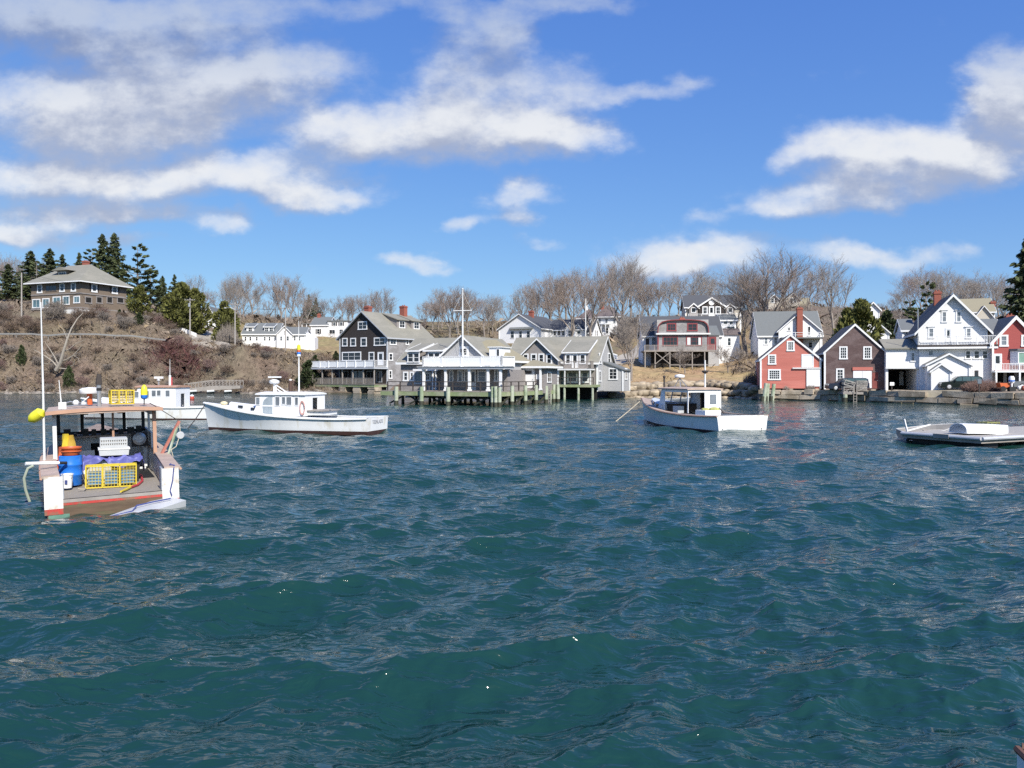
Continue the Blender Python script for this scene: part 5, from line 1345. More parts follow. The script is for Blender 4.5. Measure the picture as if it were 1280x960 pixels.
def bare_tree(name, label, seed, ht, spread, mat=TWIG, bark=BARK, trunk_frac=.28, up=.62, nb=5, ntw=1.0, tw_r=.0068, gnarl=.16, stems=1, group=None):
    rng = random.Random(seed)
    trunk, crown = [], []
    def grow(p, d, L_, r, lvl):
        n = 4 if lvl < 2 else 3
        q = p
        for i in range(n):
            d2 = (d + Vector((rng.gauss(0, gnarl), rng.gauss(0, gnarl), rng.gauss(0, gnarl * .5) + (.10 if lvl > 0 else 0)))).normalized()
            e = q + d2 * L_ / n
            ra, rb = r * (1 - .45 * i / n), r * (1 - .45 * (i + 1) / n)
            (trunk if lvl < 2 else crown).append((q, e, ra, rb))
            if lvl >= 1 and lvl < 4:
                k = 1 if lvl < 3 else (2 if rng.random() < .75 * ntw else 1)
                for _ in range(k):
                    if rng.random() < (.9 if i > 0 or lvl > 1 else .4):
                        a = rng.uniform(0, 6.28); side = d2.orthogonal().normalized(); side.rotate(Matrix.Rotation(a, 3, d2))
                        nd = (d2 * up + side * (1 - up) * 1.25 + Vector((0, 0, .12))).normalized()
                        grow(e, nd, L_ * rng.uniform(.48, .72), max(rb * .6, tw_r), lvl + 1)
            q, d = e, d2
        if lvl < 4:
            for _ in range(2):
                side = d.orthogonal().normalized(); side.rotate(Matrix.Rotation(rng.uniform(0, 6.28), 3, d))
                grow(q, (d * .85 + side * .45).normalized(), L_ * rng.uniform(.5, .7), max(r * .5, tw_r), lvl + 1)
    R0 = ht * .0165
    for s_ in range(stems):
        lean = Vector((rng.gauss(0, .06 if stems == 1 else .22), rng.gauss(0, .06 if stems == 1 else .22), 1)).normalized()
        th = ht * trunk_frac * rng.uniform(.85, 1.1)
        base = Vector((0, 0, -.4)) if stems == 1 else Vector((rng.gauss(0, .3), rng.gauss(0, .3), -.4))
        top = base + lean * th
        rr = R0 / math.sqrt(stems)
        trunk.append((base, base + lean * th * .15, rr * 1.5, rr * 1.1)); trunk.append((base + lean * th * .15, top, rr * 1.1, rr * .85))
        for b in range(max(2, nb // stems)):
            a = 6.283 * b / max(2, nb // stems) + rng.uniform(-.5, .5); tilt = rng.uniform(.25, 1.0) * spread
            if b == 0: tilt *= .25
            dd = Vector((math.cos(a) * tilt, math.sin(a) * tilt, 1)).normalized()
            st = base + lean * th * rng.uniform(.72, 1.0)
            grow(st, dd, ht * rng.uniform(.34, .46), rr * .55, 1)
    for (a, b, r0, r1) in list(crown):                        # fine twigs
        if r0 > .05: continue
        for _ in range(2):
            d = (b - a).normalized(); e = a.lerp(b, rng.random())
            d = (d * .8 + Vector((rng.gauss(0, .6), rng.gauss(0, .6), rng.gauss(.25, .4)))).normalized()
            crown.append((e, e + d * rng.uniform(.3, .95) * ht / 15, tw_r * .8, tw_r * .4))
    zmax = max(s[1].z for s in trunk + crown)
    f = ht / zmax
    sc = lambda S: [(a * f, b * f, r0, r1) for a, b, r0, r1 in S]
    root = thing(name, label, 'tree', (0, 0, 0), 0, group)
    segs_mesh('trunk', sc(trunk), bark, root, 5)
    segs_mesh('crown', sc(crown), mat, root, 3)
    return root

def leaf_cloud(name, C, size, mat, parent, seed=0, flat=.5, droop=None, tri=True):
    """small pointed leaf or needle-spray faces at centres C with axis directions droop"""
    rng = np.random.default_rng(seed); n = len(C)
    d = rng.normal(size=(n, 3)) if droop is None else droop + rng.normal(size=(n, 3)) * .35
    d /= np.linalg.norm(d, axis=1)[:, None]
    s = np.cross(d, rng.normal(size=(n, 3))); s /= np.linalg.norm(s, axis=1)[:, None]
    L_ = size * rng.uniform(.6, 1.4, n)[:, None]; w = L_ * flat
    V = np.stack([C - d * L_ * .5 - s * w * .35, C - d * L_ * .5 + s * w * .35, C + s * w * .5, C + d * L_ * .6, C - s * w * .5], 1).reshape(-1, 3)
    T = np.arange(n * 5).reshape(-1, 5)
    return mesh_np(name, V, T, mat, parent)

def spruce(name, label, seed, ht, rad, mat=SPRUCE, dens=1.0, irregular=.25, low=.08, pine=False, group=None):
    rng = np.random.default_rng(seed)
    root = thing(name, label, 'tree', (0, 0, 0), 0, group)
    segs_mesh('trunk', [(Vector((0, 0, -.5)), Vector((0, 0, ht * .5)), ht * .018, ht * .012), (Vector((0, 0, ht * .5)), Vector((0, 0, ht * .985)), ht * .012, .02)], BARK, root, 6)
    C, Dr, limbs = [], [], []
    z = ht * low
    while z < ht * .985:
        t = z / ht
        prof = (1 - t) ** (.85 if not pine else .45) * (1 if t > .16 else .6 + 2.5 * t)
        nb = int((6 if not pine else 4) + 3 * (1 - t))
        a0 = rng.uniform(0, 6.28)
        for b in range(nb):
            if rng.random() < (.10 if not pine else .28): continue
            a = a0 + 6.283 * b / nb + rng.normal(0, .25)
            L_ = rad * prof * rng.uniform(1 - irregular * 1.6, 1 + irregular) + .15
            slope = (-.28 + .75 * t) if not pine else rng.uniform(.0, .5)
            out = np.array([math.cos(a), math.sin(a), 0])
            tip = np.array([0, 0, z]) + out * L_ + np.array([0, 0, slope * L_ * .6])
            limbs.append((Vector((0, 0, z)), Vector(tip), .03 + .012 * L_, .01))
            n = int((16 if not pine else 20) * L_ * dens) + 5
            u = rng.uniform(.12 if not pine else .42, 1.02, n) ** .75
            base = np.array([0, 0, z])
            lat = rng.normal(0, 1, n) * (.19 * L_ * (1 - u * .6)); sd = np.array([-math.sin(a), math.cos(a), 0])
            P = base + u[:, None] * (tip - base) + lat[:, None] * sd + np.array([0, 0, 1]) * (rng.normal(0, .10, n) - (.10 * np.abs(lat) + .12 * L_ * u * (1 - u)) * (0 if pine else 1))[:, None]
            C.append(P); Dr.append(np.tile(out + np.array([0, 0, -.55 if not pine else .35]), (n, 1)) + np.sign(lat)[:, None] * sd * .5)
        z += ht * (.026 if not pine else .055) * rng.uniform(.7, 1.3) * (1.2 - .4 * t) + .12
    C = np.concatenate(C); Dr = np.concatenate(Dr)
    crown = leaf_cloud('crown', C, .55 if not pine else .6, mat, root, seed, .42, Dr)
    segs_mesh('limb', limbs, BARK, crown, 3)
    return root

def bushy(name, label, seed, ht, rad, mat=OLIVE, n=5200, size=.42, lobes=9, cone=.5, cat='tree', group=None):
    """dense rounded evergreen: leafy sprays on an uneven set of lobes"""
    rng = np.random.default_rng(seed)
    root = thing(name, label, cat, (0, 0, 0), 0, group)
    segs_mesh('trunk', [(Vector((0, 0, -.5)), Vector((0, 0, ht * .75)), ht * .03, ht * .01)], BARK, root, 6)
    C, Dr = [], []
    for i in range(lobes):
        t = (i + .5) / lobes
        r = rad * (math.sin(math.pi * min(1, .18 + .82 * t)) ** .6) * (1 - cone * t)
        a = i * 2.4 + rng.uniform(-.4, .4)
        c = np.array([math.cos(a) * r * .55, math.sin(a) * r * .55, ht * (.06 + .86 * t)])
        lr = max(rad * .28, r * .75) * rng.uniform(.8, 1.15)
        k = int(n / lobes)
        v = rng.normal(size=(k, 3)); v /= np.linalg.norm(v, axis=1)[:, None]
        rr = lr * rng.uniform(.55, 1.0, k) ** .5 * (1 + .22 * np.sin(v[:, 0] * 5 + i) * np.sin(v[:, 2] * 6 + v[:, 1] * 4))
        P = c + v * rr[:, None] * np.array([1, 1, 1.15])
        keep = (P[:, 2] > .05) & (P[:, 2] < ht * 1.02)
        C.append(P[keep]); Dr.append((v + np.array([0, 0, .5]))[keep])
    leaf_cloud('crown', np.concatenate(C), size, mat, root, seed, .5, np.concatenate(Dr))
    return root

def place(proto, used, px, D, top=None, rz=None, label=None, ht=None, wide=1.0, group=None, dz=0):
    """stand a tree at photo column px and depth D with its top at photo row `top`"""
    p = gp(px, D); p.z += dz
    sc = 1.0
    if top is not None: sc = (H - (top - PY) * D / F - p.z) / ht
    o = proto if not used else dup(proto, p, 0)
    o.location = p; o.scale = (sc * wide, sc * wide, sc); o.rotation_euler = (0, 0, rz if rz is not None else (px * 1.7 + D) % 6.28)
    if label: o['label'] = label
    if group: o['group'] = group
    return o

GB = 'leafless trees along the ridge'
KB = [dict(seed=3, ht=16, spread=.75, mat=TWIG), dict(seed=8, ht=17, spread=.95, mat=TWIGGREY), dict(seed=15, ht=15, spread=.6, mat=TWIG, nb=6), dict(seed=21, ht=16, spread=.85, mat=TWIGGREY, stems=3), dict(seed=33, ht=15, spread=1.1, mat=TWIG, up=.55), dict(seed=40, ht=13, spread=.7, mat=TWIGRED, stems=2, tw_r=.009), dict(seed=57, ht=16, spread=1.25, mat=TWIGGREY, up=.5, gnarl=.22, trunk_frac=.34), dict(seed=71, ht=17, spread=.5, mat=TWIG, up=.7, trunk_frac=.2, nb=7)]
BT = [bare_tree('bare_tree', 'leafless hardwood tree on the ridge', group=GB, **k) for k in KB]
used = [False] * len(BT)
rv = random.Random(31)
def bt(k, px, D, top, label=None, wide=1.0, rz=None):
    if label is None:
        if rv.random() < .16 and used[k]: return
        if (int(px) * 7) % 3 == 0: k = 6 + (int(px) % 2)
        top += rv.choice((0, 0, rv.uniform(-7, 4), rv.uniform(2, 16))); wide *= rv.uniform(.7, 1.15)
    o = place(BT[k], used[k], px, D, top, rz, label or 'leafless hardwood tree in the ridge woods', KB[k]['ht'], wide, GB)
    used[k] = True
    return o
rt = random.Random(5)
# left ridge behind the hill house
for i, (px, top) in enumerate(((-60, 318), (-25, 312), (2, 311), (14, 310), (28, 322), (52, 316), (88, 326))): bt((1, 3, 2)[i % 3], px, 228 + 9 * (i % 4), top, wide=1.1)
for i, (px, top) in enumerate(((228, 352), (242, 340), (256, 352), (270, 360), (284, 349), (293, 338), (304, 336), (316, 341), (327, 337), (339, 339), (351, 343), (362, 348), (374, 354), (384, 362), (322, 352), (346, 354), (300, 354), (334, 360))):
    bt((3, 1, 0, 2, 3)[i % 5], px, 236 + 13 * (i % 4), top, wide=1.05)
for i, (px, top) in enumerate(((405, 372), (416, 368), (428, 368), (441, 367), (452, 366), (464, 364), (477, 364), (489, 369), (470, 372), (435, 376))): bt((1, 2, 4)[i % 3], px, 272 + 9 * (i % 4), top, wide=1.15)
for i, (px, top) in enumerate(((520, 378), (530, 371), (541, 366), (552, 361), (562, 358), (573, 357), (584, 358), (595, 354), (606, 357), (616, 365), (548, 374), (568, 372), (590, 371), (610, 376), (536, 382))):
    bt((0, 4, 2, 5)[i % 4], px, 235 + 11 * (i % 4), top, wide=1.15)
for i, (px, top) in enumerate(((634, 372), (643, 362), (653, 359), (664, 354), (676, 348), (688, 341), (699, 336), (708, 334), (652, 370), (670, 362), (688, 356), (705, 350), (720, 346))): bt((0, 2, 1, 4)[i % 4], px, 252 + 10 * (i % 4), top, wide=1.1)
bt(0, 716, 192, 331, 'big leafless tree with a leaning trunk just left of the plain flagpole', 1.15)
bt(2, 738, 200, 329, 'big leafless tree right of the plain flagpole in front of the hip roof', 1.1)
for i, (px, top) in enumerate(((757, 322), (776, 318), (788, 322), (800, 334), (812, 343), (824, 345), (836, 346), (848, 341), (858, 336), (870, 336), (882, 344), (893, 350), (760, 342), (806, 356), (828, 360), (846, 362), (866, 356))): bt((4, 1, 0, 3, 2)[i % 5], px, 258 + 11 * (i % 4), top, wide=1.1)
bt(1, 776, 228, 319, 'tall dark limbed leafless tree rising behind the big hip roofed house', 1.0, 1.0)
big = bt(2, 951, 162, 304, 'largest leafless tree with a broad fan crown between the gambrel cottage and chimney house', 1.35)
bt(3, 930, 166, 322, 'many stemmed leafless tree just left of the largest bare tree', 1.25)
bt(0, 968, 176, 322, 'grey leafless tree close behind the right side of the largest bare tree', 1.1)
bt(4, 1010, 215, 329, 'gnarled dark leafless tree right of the tall brick chimney', 1.1)
bt(1, 1043, 196, 315, 'tall thin leafless tree standing alone left of the olive cedar', .95, 2.0)
for i, (px, top) in enumerate(((985, 352), (1000, 358), (1022, 362), (1065, 378), (1082, 376), (1100, 374), (1118, 372), (1058, 382), (1090, 382), (1110, 384))): bt((5, 2, 0)[i % 3], px, 285 + 12 * (i % 3), top, wide=1.2)
for i, (px, top) in enumerate(((1126, 352), (1138, 341), (1150, 334), (1163, 331), (1176, 330), (1188, 332), (1200, 340), (1212, 346), (1224, 340), (1236, 344), (1249, 341), (1262, 344), (1275, 338), (1290, 345), (1310, 340), (1335, 345), (1146, 352), (1172, 350), (1206, 358), (1232, 358), (1256, 360))):
    bt((1, 0, 4, 5, 2)[i % 5], px, 222 + 12 * (i % 4), top, wide=1.15)
# small trees on the near bank
GS = 'small bare trees on the dry grass bank'
SM = dict(seed=52, ht=8, spread=1.15, mat=TWIGGREY, nb=5, tw_r=.009, gnarl=.24, ntw=.8)
st = bare_tree('bare_tree', 'small leafless tree', group=GS, **SM)
for i, (px, D, top, wd, lab) in enumerate(((789, 131, 374, .9, 'pale limbed leafless tree on the bank left of the gambrel cottage deck'), (856, 139, 430, 1.2, 'low crooked bare tree in front of the gambrel cottage deck'),
        (910, 139, 428, 1.2, 'small forked bare tree on the bank left of the red barn'), (924, 146, 432, 1.1, 'small bare tree on the bank below the white annex'), (842, 150, 440, 1.0, 'thin bare sapling under the stilted deck corner'))):
    place(st, i > 0, px, D, top, .7 + i, lab, SM['ht'], wd, GS)
# evergreens
GE = 'dark evergreens around the hill house'
SP = spruce('spruce_tree', 'dark spruce', 2, 14, 3.6, dens=.85, irregular=.5, group=GE)
for i, (px, D, top, wd, lab) in enumerate(((128, 222, 293, 1.0, 'tall narrow dark spruce directly behind the hill house roof'), (143, 226, 292, 1.0, 'tallest dark spruce right of its narrow twin behind the hill house'), (99, 232, 316, .9, 'small pointed spruce left of the hill house chimney'),
        (62, 226, 311, 1.3, 'dark spruce behind the left roof slope of the hill house'), (38, 224, 314, 1.5, 'broad dark spruce left of the hill house'), (78, 232, 318, 1.1, 'slim spruce beside the hill house dormer'), (10, 214, 330, 1.5, 'dark spruce at the left edge of the hilltop'),
        (395, 330, 372, 1.2, 'tiny far spruce beyond the farmhouse chimney'), (218, 236, 343, .9, 'narrow spruce beside the olive cedars'), (203, 232, 345, 1.0, 'dark spruce right of the hill house'), (386, 300, 368, 1.1, 'far dark spruce at the edge of the bare wood'), (-22, 205, 336, 1.5, 'dark spruce outside the left corner of the hilltop'))):
    place(SP, i > 0, px, D, top, i * 1.1, lab, 14, wd, GE)
PN = spruce('pine_tree', 'ragged pine', 6, 14, 4.6, PINE, 1.1, .4, .22, True, group='ragged pines')
for i, (px, D, top, wd, lab) in enumerate(((172, 205, 304, 1.0, 'ragged white pine with open limbs right of the hill house'), (188, 212, 330, .9, 'smaller ragged pine behind the open limbed white pine'), (115, 218, 311, 1.0, 'leaning pine behind the hill house roof ridge'), (1158, 150, 351, .8, 'ragged pine rising left of the white house chimney'), (1138, 156, 374, 1.0, 'low ragged pine between link building and white house'), (46, 206, 326, 1.1, 'olive tinted pine beside the left corner of the hill house'))):
    place(PN, i > 0, px, D, top, i * 1.7, lab, 14, wd, 'ragged pines')
GO = 'olive cedars on the slopes'
CE = bushy('cedar_tree', 'olive cedar', 4, 8, 3.1, group=GO)
for i, (px, D, top, wd, lab) in enumerate(((174, 186, 356, 1.05, 'round olive cedar at the right corner of the hill house'), (228, 187, 352, 1.0, 'tall olive cedar left of the first utility pole'), (246, 192, 360, .9, 'olive cedar behind the first utility pole'), (281, 187, 376, .95, 'olive cedar beside the street lamp pole left of the cape house'), (210, 192, 366, .9, 'low olive cedar above the red brush'), (1076, 134, 373, .95, 'big olive cedar rising behind the brown barn'), (1062, 138, 384, .85, 'olive cedar just left of the big cedar behind the brown barn'), (290, 196, 396, .8, 'small cedar behind the street lamp pole'))):
    place(CE, i > 0, px, D, top, i * 1.3, lab, 8, wd, GO)
GD = 'deep green cedars'
CD = bushy('cedar_tree', 'deep green cedar', 9, 8, 3.0, DEEPGREEN, 4600, .42, 8, .6, group=GD)
for i, (px, D, top, wd, lab) in enumerate(((1109, 152, 386, .9, 'deep green cedar right of the plain white gable'), (386, 158, 449, 1.2, 'dense deep green cedar at the waterside left of the dark house'), (394, 164, 443, 1.1, 'deep green bush behind the waterside cedar'), (86, 156, 456, .7, 'small dark cedar low on the left bank'), (27, 162, 430, .7, 'small dark cedar on the bank below the hill house'), (420, 170, 438, 1.0, 'low deep green cedar beside the dark house wall'), (150, 180, 386, 1.3, 'spreading dark evergreen below the hill house porch'), (174, 178, 390, 1.2, 'dark evergreen overhanging the guardrail'))):
    place(CD, i > 0, px, D, top, i * 1.3, lab, 8, wd, GD)
RS = spruce('spruce_tree', 'big dark spruce filling the right edge behind the red house', 12, 17, 4.4, SPRUCE, 1.3)
place(RS, False, 1287, 118, 290, .4, None, 17, 1.0)
place(RS, True, 1322, 124, 300, 2.4, 'dark spruce beyond the right edge behind the red house', 17, 1.1)

# ------------------------------------------------------------------ undergrowth
def brush():
    rng = np.random.default_rng(3)
    V, K = [], []
    def clump(px, D, hgt, wid, n, tone):
        x = U(px) * D
        S = rng.normal(0, wid * .32, (n, 2)); zz = ground_np(x + S[:, 0], D + S[:, 1])
        d = np.stack([rng.normal(0, .8, n), rng.normal(0, .8, n), rng.uniform(.25, 1.1, n)], 1); L_ = hgt * rng.uniform(.45, 1.15, n)
        p0 = np.stack([x + S[:, 0], D + S[:, 1], zz - .05], 1); p1 = p0 + d * L_[:, None]
        pm = (p0 + p1) / 2 + rng.normal(0, .12 * hgt, (n, 3))
        w = rng.uniform(.006, .017, n)[:, None]; s = rng.normal(size=(n, 3)); s[:, 2] *= .2; s /= np.linalg.norm(s, axis=1)[:, None]
        V.append(np.stack([p0 - s * w, p0 + s * w, pm + s * w * .9, p1, pm - s * w * .9], 1).reshape(-1, 3)); K.append(np.full(n, tone))
    for i in range(5200):                                # left bank
        px = rng.uniform(-260, 425); S = rng.uniform(3, 26)
        D = float(shore_d(np.array(U(px)))) + S
        if 285 < px < 425 and S > 23: continue
        clump(px, D, rng.uniform(.5, 1.5), rng.uniform(1.4, 3.2), int(rng.uniform(24, 56)), 0 if rng.random() < .8 else 1)
    for i in range(900):                                 # above the road to the hill house
        px = rng.uniform(-120, 232); D = rng.uniform(173, 205)
        if 38 < px < 162 and D > 178: continue
        clump(px, D, rng.uniform(.8, 2.2), rng.uniform(2, 3.6), int(rng.uniform(18, 40)), 0)
    for i in range(150):                                 # reddish thicket
        clump(rng.normal(222, 19), rng.uniform(161, 170), rng.uniform(1.2, 2.4), 2.6, 60, 2)
    for i in range(900): clump(rng.uniform(440, 960), rng.uniform(205, 300), rng.uniform(1.5, 4), rng.uniform(3, 5), 34, 0)
    for i in range(500): clump(rng.uniform(960, 1330), rng.uniform(190, 290), rng.uniform(1.5, 4), rng.uniform(3, 5), 34, 0)
    for i in range(420): clump(rng.uniform(180, 450), rng.uniform(228, 290), rng.uniform(2, 4.5), rng.uniform(3, 5), 40, 0)
    for i in range(160): clump(rng.uniform(785, 935), rng.uniform(126, 165), rng.uniform(.4, 1.0), 1.4, 18, 1)
    for i in range(60): clump(rng.uniform(918, 950), rng.uniform(135, 155), rng.uniform(1, 2.4), 1.6, 40, 0)
    V = np.concatenate(V); K = np.repeat(np.concatenate(K), 1)
    T = np.arange(len(V)).reshape(-1, 5)
    for tone, nm, mt in ((0, 'brown_brush', pmat('brush_twigs', (.31, .25, .195), .95, .15, .25, island=.55, col2=(.25, .185, .135), mix2=.45, scale2=.09)), (1, 'dry_weeds', pmat('dry_weeds', (.36, .27, .16), .95, .15, .3, island=.4)), (2, 'red_brush', pmat('red_brush_twigs', (.17, .075, .07), .95, .15, .3, island=.4))):
        m = K == tone
        o = mesh_np(nm, V.reshape(-1, 5, 3)[m].reshape(-1, 3), np.arange(m.sum() * 5).reshape(-1, 5), mt)
        o['kind'] = 'stuff'; tag(o, {0: 'brown leafless brush and brambles covering the banks', 1: 'pale dry weeds on the banks', 2: 'dark red leafless thicket on the left bank'}[tone], 'brush')
brush()

# bare shrubs standing in the brush
SH = dict(seed=77, ht=3, spread=1.2, mat=TWIGGREY, nb=8, stems=4, tw_r=.006, gnarl=.26, trunk_frac=.15)
SHP = [bare_tree('bare_shrub', 'leafless grey shrub', group='leafless shrubs on the left slope', **dict(SH, seed=77 + i, mat=m)) for i, m in enumerate((TWIGGREY, pmat('brown_shrub_twigs', (.20, .145, .11), .9, .15, .8, island=.4), TWIGRED))]
us = [False] * 3
rs = random.Random(9)
for i in range(125):
    px = rs.uniform(-40, 425)
    if i < 80: D = float(shore_d(np.array(U(px)))) + rs.uniform(3.5, 15)
    else: px = rs.uniform(-40, 225); D = rs.uniform(173, 182 if 30 < px < 168 else 200)
    k = rs.choice((0, 0, 1, 1, 2)); p = gp(px, D); h = rs.uniform(.9, 2.9) if D < 166 else rs.uniform(1.2, 4.0)
    o = SHP[k] if not us[k] else dup(SHP[k], p, 0); us[k] = True
    o.location = p; o.scale = (h / 3 * 1.2, h / 3 * 1.2, h / 3); o.rotation_euler = (0, 0, i * 1.3)
    o['label'] = ('leafless grey shrub standing in the brush of the left slope', 'leafless brown shrub standing in the brush of the left slope', 'leafless reddish shrub standing in the brush of the left slope')[k]
    o['category'] = 'shrub'
# ------------------------------------------------------------------ boats
HULLW = pmat('white_hull_paint', (.80, .80, .785), .35, .06, .9, (1, 1, .35), col2=(.66, .63, .55), mix2=.30, scale2=1.6)
HULLWORN = pmat('worn_white_hull', (.72, .70, .66), .5, .10, 2, col2=(.50, .44, .35), mix2=.36, scale2=2.6, bump=.3)
BOTRED = pmat('red_bottom_paint', (.34, .055, .04), .6, .25, 3, col2=(.14, .09, .05), mix2=.4, scale2=1.5)
BOTDARK = pmat('dark_bottom_paint', (.055, .025, .02), .6, .3, 3)
REDSTRIPE = pmat('red_boot_stripe', (.46, .05, .04), .5, .2, 3, col2=(.20, .13, .08), mix2=.42, scale2=2.2)
GREENSTRIPE = pmat('green_bottom_paint', (.12, .24, .18), .6, .25, 3)
BUFF = pmat('buff_deck_paint', (.43, .325, .26), .7, .15, 2.0, col2=(.36, .28, .225), mix2=.4, scale2=1.2)
BUFFTRIM = pmat('buff_trim', (.46, .27, .18), .6, .12, 3)
GREYPAINT = pmat('grey_paint', (.32, .34, .37), .6, .1, 2)
YELLOWF = pmat('yellow_float', (.72, .68, .04), .4, .08, 4)
YELLOW = pmat('yellow_wire', (.62, .47, .035), .5, .1, 6)
BLUEP = pmat('blue_plastic', (.02, .16, .58), .35, .12, 2.5, col2=(.05, .22, .60), mix2=.3, scale2=5)
TARP = pmat('violet_blue_tarp', (.115, .12, .34), .5, .18, 3, bump=.3)
ORANGE = pmat('orange_plastic', (.55, .12, .035), .5, .12, 4)
TOTE = pmat('grey_plastic', (.47, .48, .48), .5, .08, 3)
ROPE = pmat('pale_rope', (.50, .44, .33), .9, .15, 8)
ROPEBLUE = pmat('blue_rope', (.05, .07, .22), .9, .15, 8)
ROPEGREEN = pmat('grey_green_hose', (.33, .36, .28), .6, .1, 4)

class Hull:
    def __init__(s, L, B, zs, zm, zb, tr=.92, rake=.8, y_house=None, fine=2.1, keel=-.55):
        s.L, s.B, s.zs, s.zm, s.zb, s.tr, s.rake, s.fine, s.keel = L, B, zs, zm, zb, tr, rake, fine, keel
    def hb(s, t):                            # half-beam at the sheer
        if t < .45: return s.B / 2 * (s.tr + (1 - s.tr) * math.sin(t / .45 * math.pi / 2))
        return max(.03, s.B / 2 * (1 - ((t - .45) / .55) ** s.fine))
    def sheer(s, t):
        return s.zs + (s.zm - s.zs) * 2 * t * (1 - t) * 1.0 + (s.zb - s.zs) * t ** 2.0
    def y(s, t, z): return s.L * t + s.rake * (t ** 5) * max(-.6, min(1.2, z / s.zb))
    def wlb(s, t):
        return s.hb(t) * (.93 - .50 * max(0, (t - .35) / .65) ** 1.6) if t < .999 else .02
    def section(s, t):
        sh, b, w = s.sheer(t), s.hb(t), s.wlb(t)
        out = [(0, s.keel), (w * .75, s.keel * .62), (w * .96, -.12), (w, .10)]
        for q in (.3, .6, .85, 1.0):
            out.append((w + (b - w) * q ** 1.35, .10 + (sh - .10) * q))
        return out
    def build(s, root, mats, open_stern=False, name='hull'):
        n = 22; rows = []
        for i in range(n):
            t = i / (n - 1); sec = s.section(t)
            rows.append([(x * sg, s.y(t, z), z) for sg, q in ((-1, sec[::-1]), (1, sec[1:])) for x, z in q])
        k = len(rows[0]); m = MB()
        m.v = [p for r in rows for p in r]
        for i in range(n - 1):
            for j in range(k - 1):
                z = (rows[i][j][2] + rows[i][j + 1][2]) / 2
                m.f.append((i * k + j, (i + 1) * k + j, (i + 1) * k + j + 1, i * k + j + 1)); m.m.append(1 if min(rows[i][j][2], rows[i][j + 1][2]) < .05 else 0)
        if not open_stern:
            c = k // 2
            for j in range(c):                               # transom
                a, b = j, k - 1 - j
                if a + 1 <= c and b - 1 >= c:
                    f = (a, a + 1, b - 1, b) if a + 1 != b - 1 else (a, a + 1, b)
                    m.f.append(f); m.m.append(1 if rows[0][a + 1][2] < .05 else 0)
        return m.build(name, mats, root, smooth=True)
    def cap(s, root, mat, t0, w=.28, name='washboard', t1=None, rail=None):
        """side decks from the stern to t0, and a foredeck in front of it"""
        m = MB(); n = 14
        for sg in (-1, 1):
            P = []
            for i in range(n):
                t = t0 * i / (n - 1); z = s.sheer(t) + .012; y = s.y(t, z); b = s.hb(t)
                P.append([(sg * (b + .03), y, z), (sg * (b - w), y, z + .015), (sg * (b + .03), y, z - .06), (sg * (b - w), y, z - .05)])
            for a, b in zip(P, P[1:]):
                m.add([*a, *b], [(0, 4, 5, 1), (2, 3, 7, 6), (0, 2, 6, 4), (1, 5, 7, 3)])
            m.add(P[0], [(0, 1, 3, 2)])
            m.build(name, mat, root); m = MB()
        m = MB(); n = 14; P = []
        for i in range(n):
            t = t0 + (1 - t0) * i / (n - 1); z = s.sheer(t) + .012; y = s.y(t, z); b = s.hb(t) + .03
            P.append([(-b, y, z), (-b * .5, y, z + .05 * min(1, b)), (0, y, z + .07 * min(1, b)), (b * .5, y, z + .05 * min(1, b)), (b, y, z), (-b, y, z - .07), (b, y, z - .07)])
        for a, b in zip(P, P[1:]): m.add([*a, *b], [(0, 1, 8, 7), (1, 2, 9, 8), (2, 3, 10, 9), (3, 4, 11, 10), (0, 7, 12, 5), (4, 6, 13, 11)])
        m.build('foredeck', mat, root)
        if rail:
            m = MB()
            for sg in (-1, 1):
                m.tube([(sg * (s.hb(i / 24) + .035), s.y(i / 24, s.sheer(i / 24)), s.sheer(i / 24) - .05) for i in range(25)], .035, 5)
            m.build('rub_rail', rail, root)
    def cockpit(s, root, mat, floor, t0, zf=.36, w=.28):
        m = MB(); n = 12; P = []
        for i in range(n):
            t = t0 * i / (n - 1); b = s.hb(t) - w
            P.append([(-b, s.L * t + .01, s.sheer(t) - .04), (-b, s.L * t + .01, zf), (b, s.L * t + .01, zf), (b, s.L * t + .01, s.sheer(t) - .04)])
        for f_ in ((0, 4, 5, 1), (2, 6, 7, 3)):
            m = MB(); c_ = (f_[0], f_[3])
            m.add([r_[c] for r_ in P for c in c_], [(2 * i, 2 * i + 2, 2 * i + 3, 2 * i + 1) for i in range(n - 1)])
            m.build('cockpit_wall', mat, root)
        f = MB()
        for a, b in zip(P, P[1:]): f.add([a[1], a[2], b[1], b[2]], [(0, 1, 3, 2)])
        f.build('cockpit_floor', floor, root)

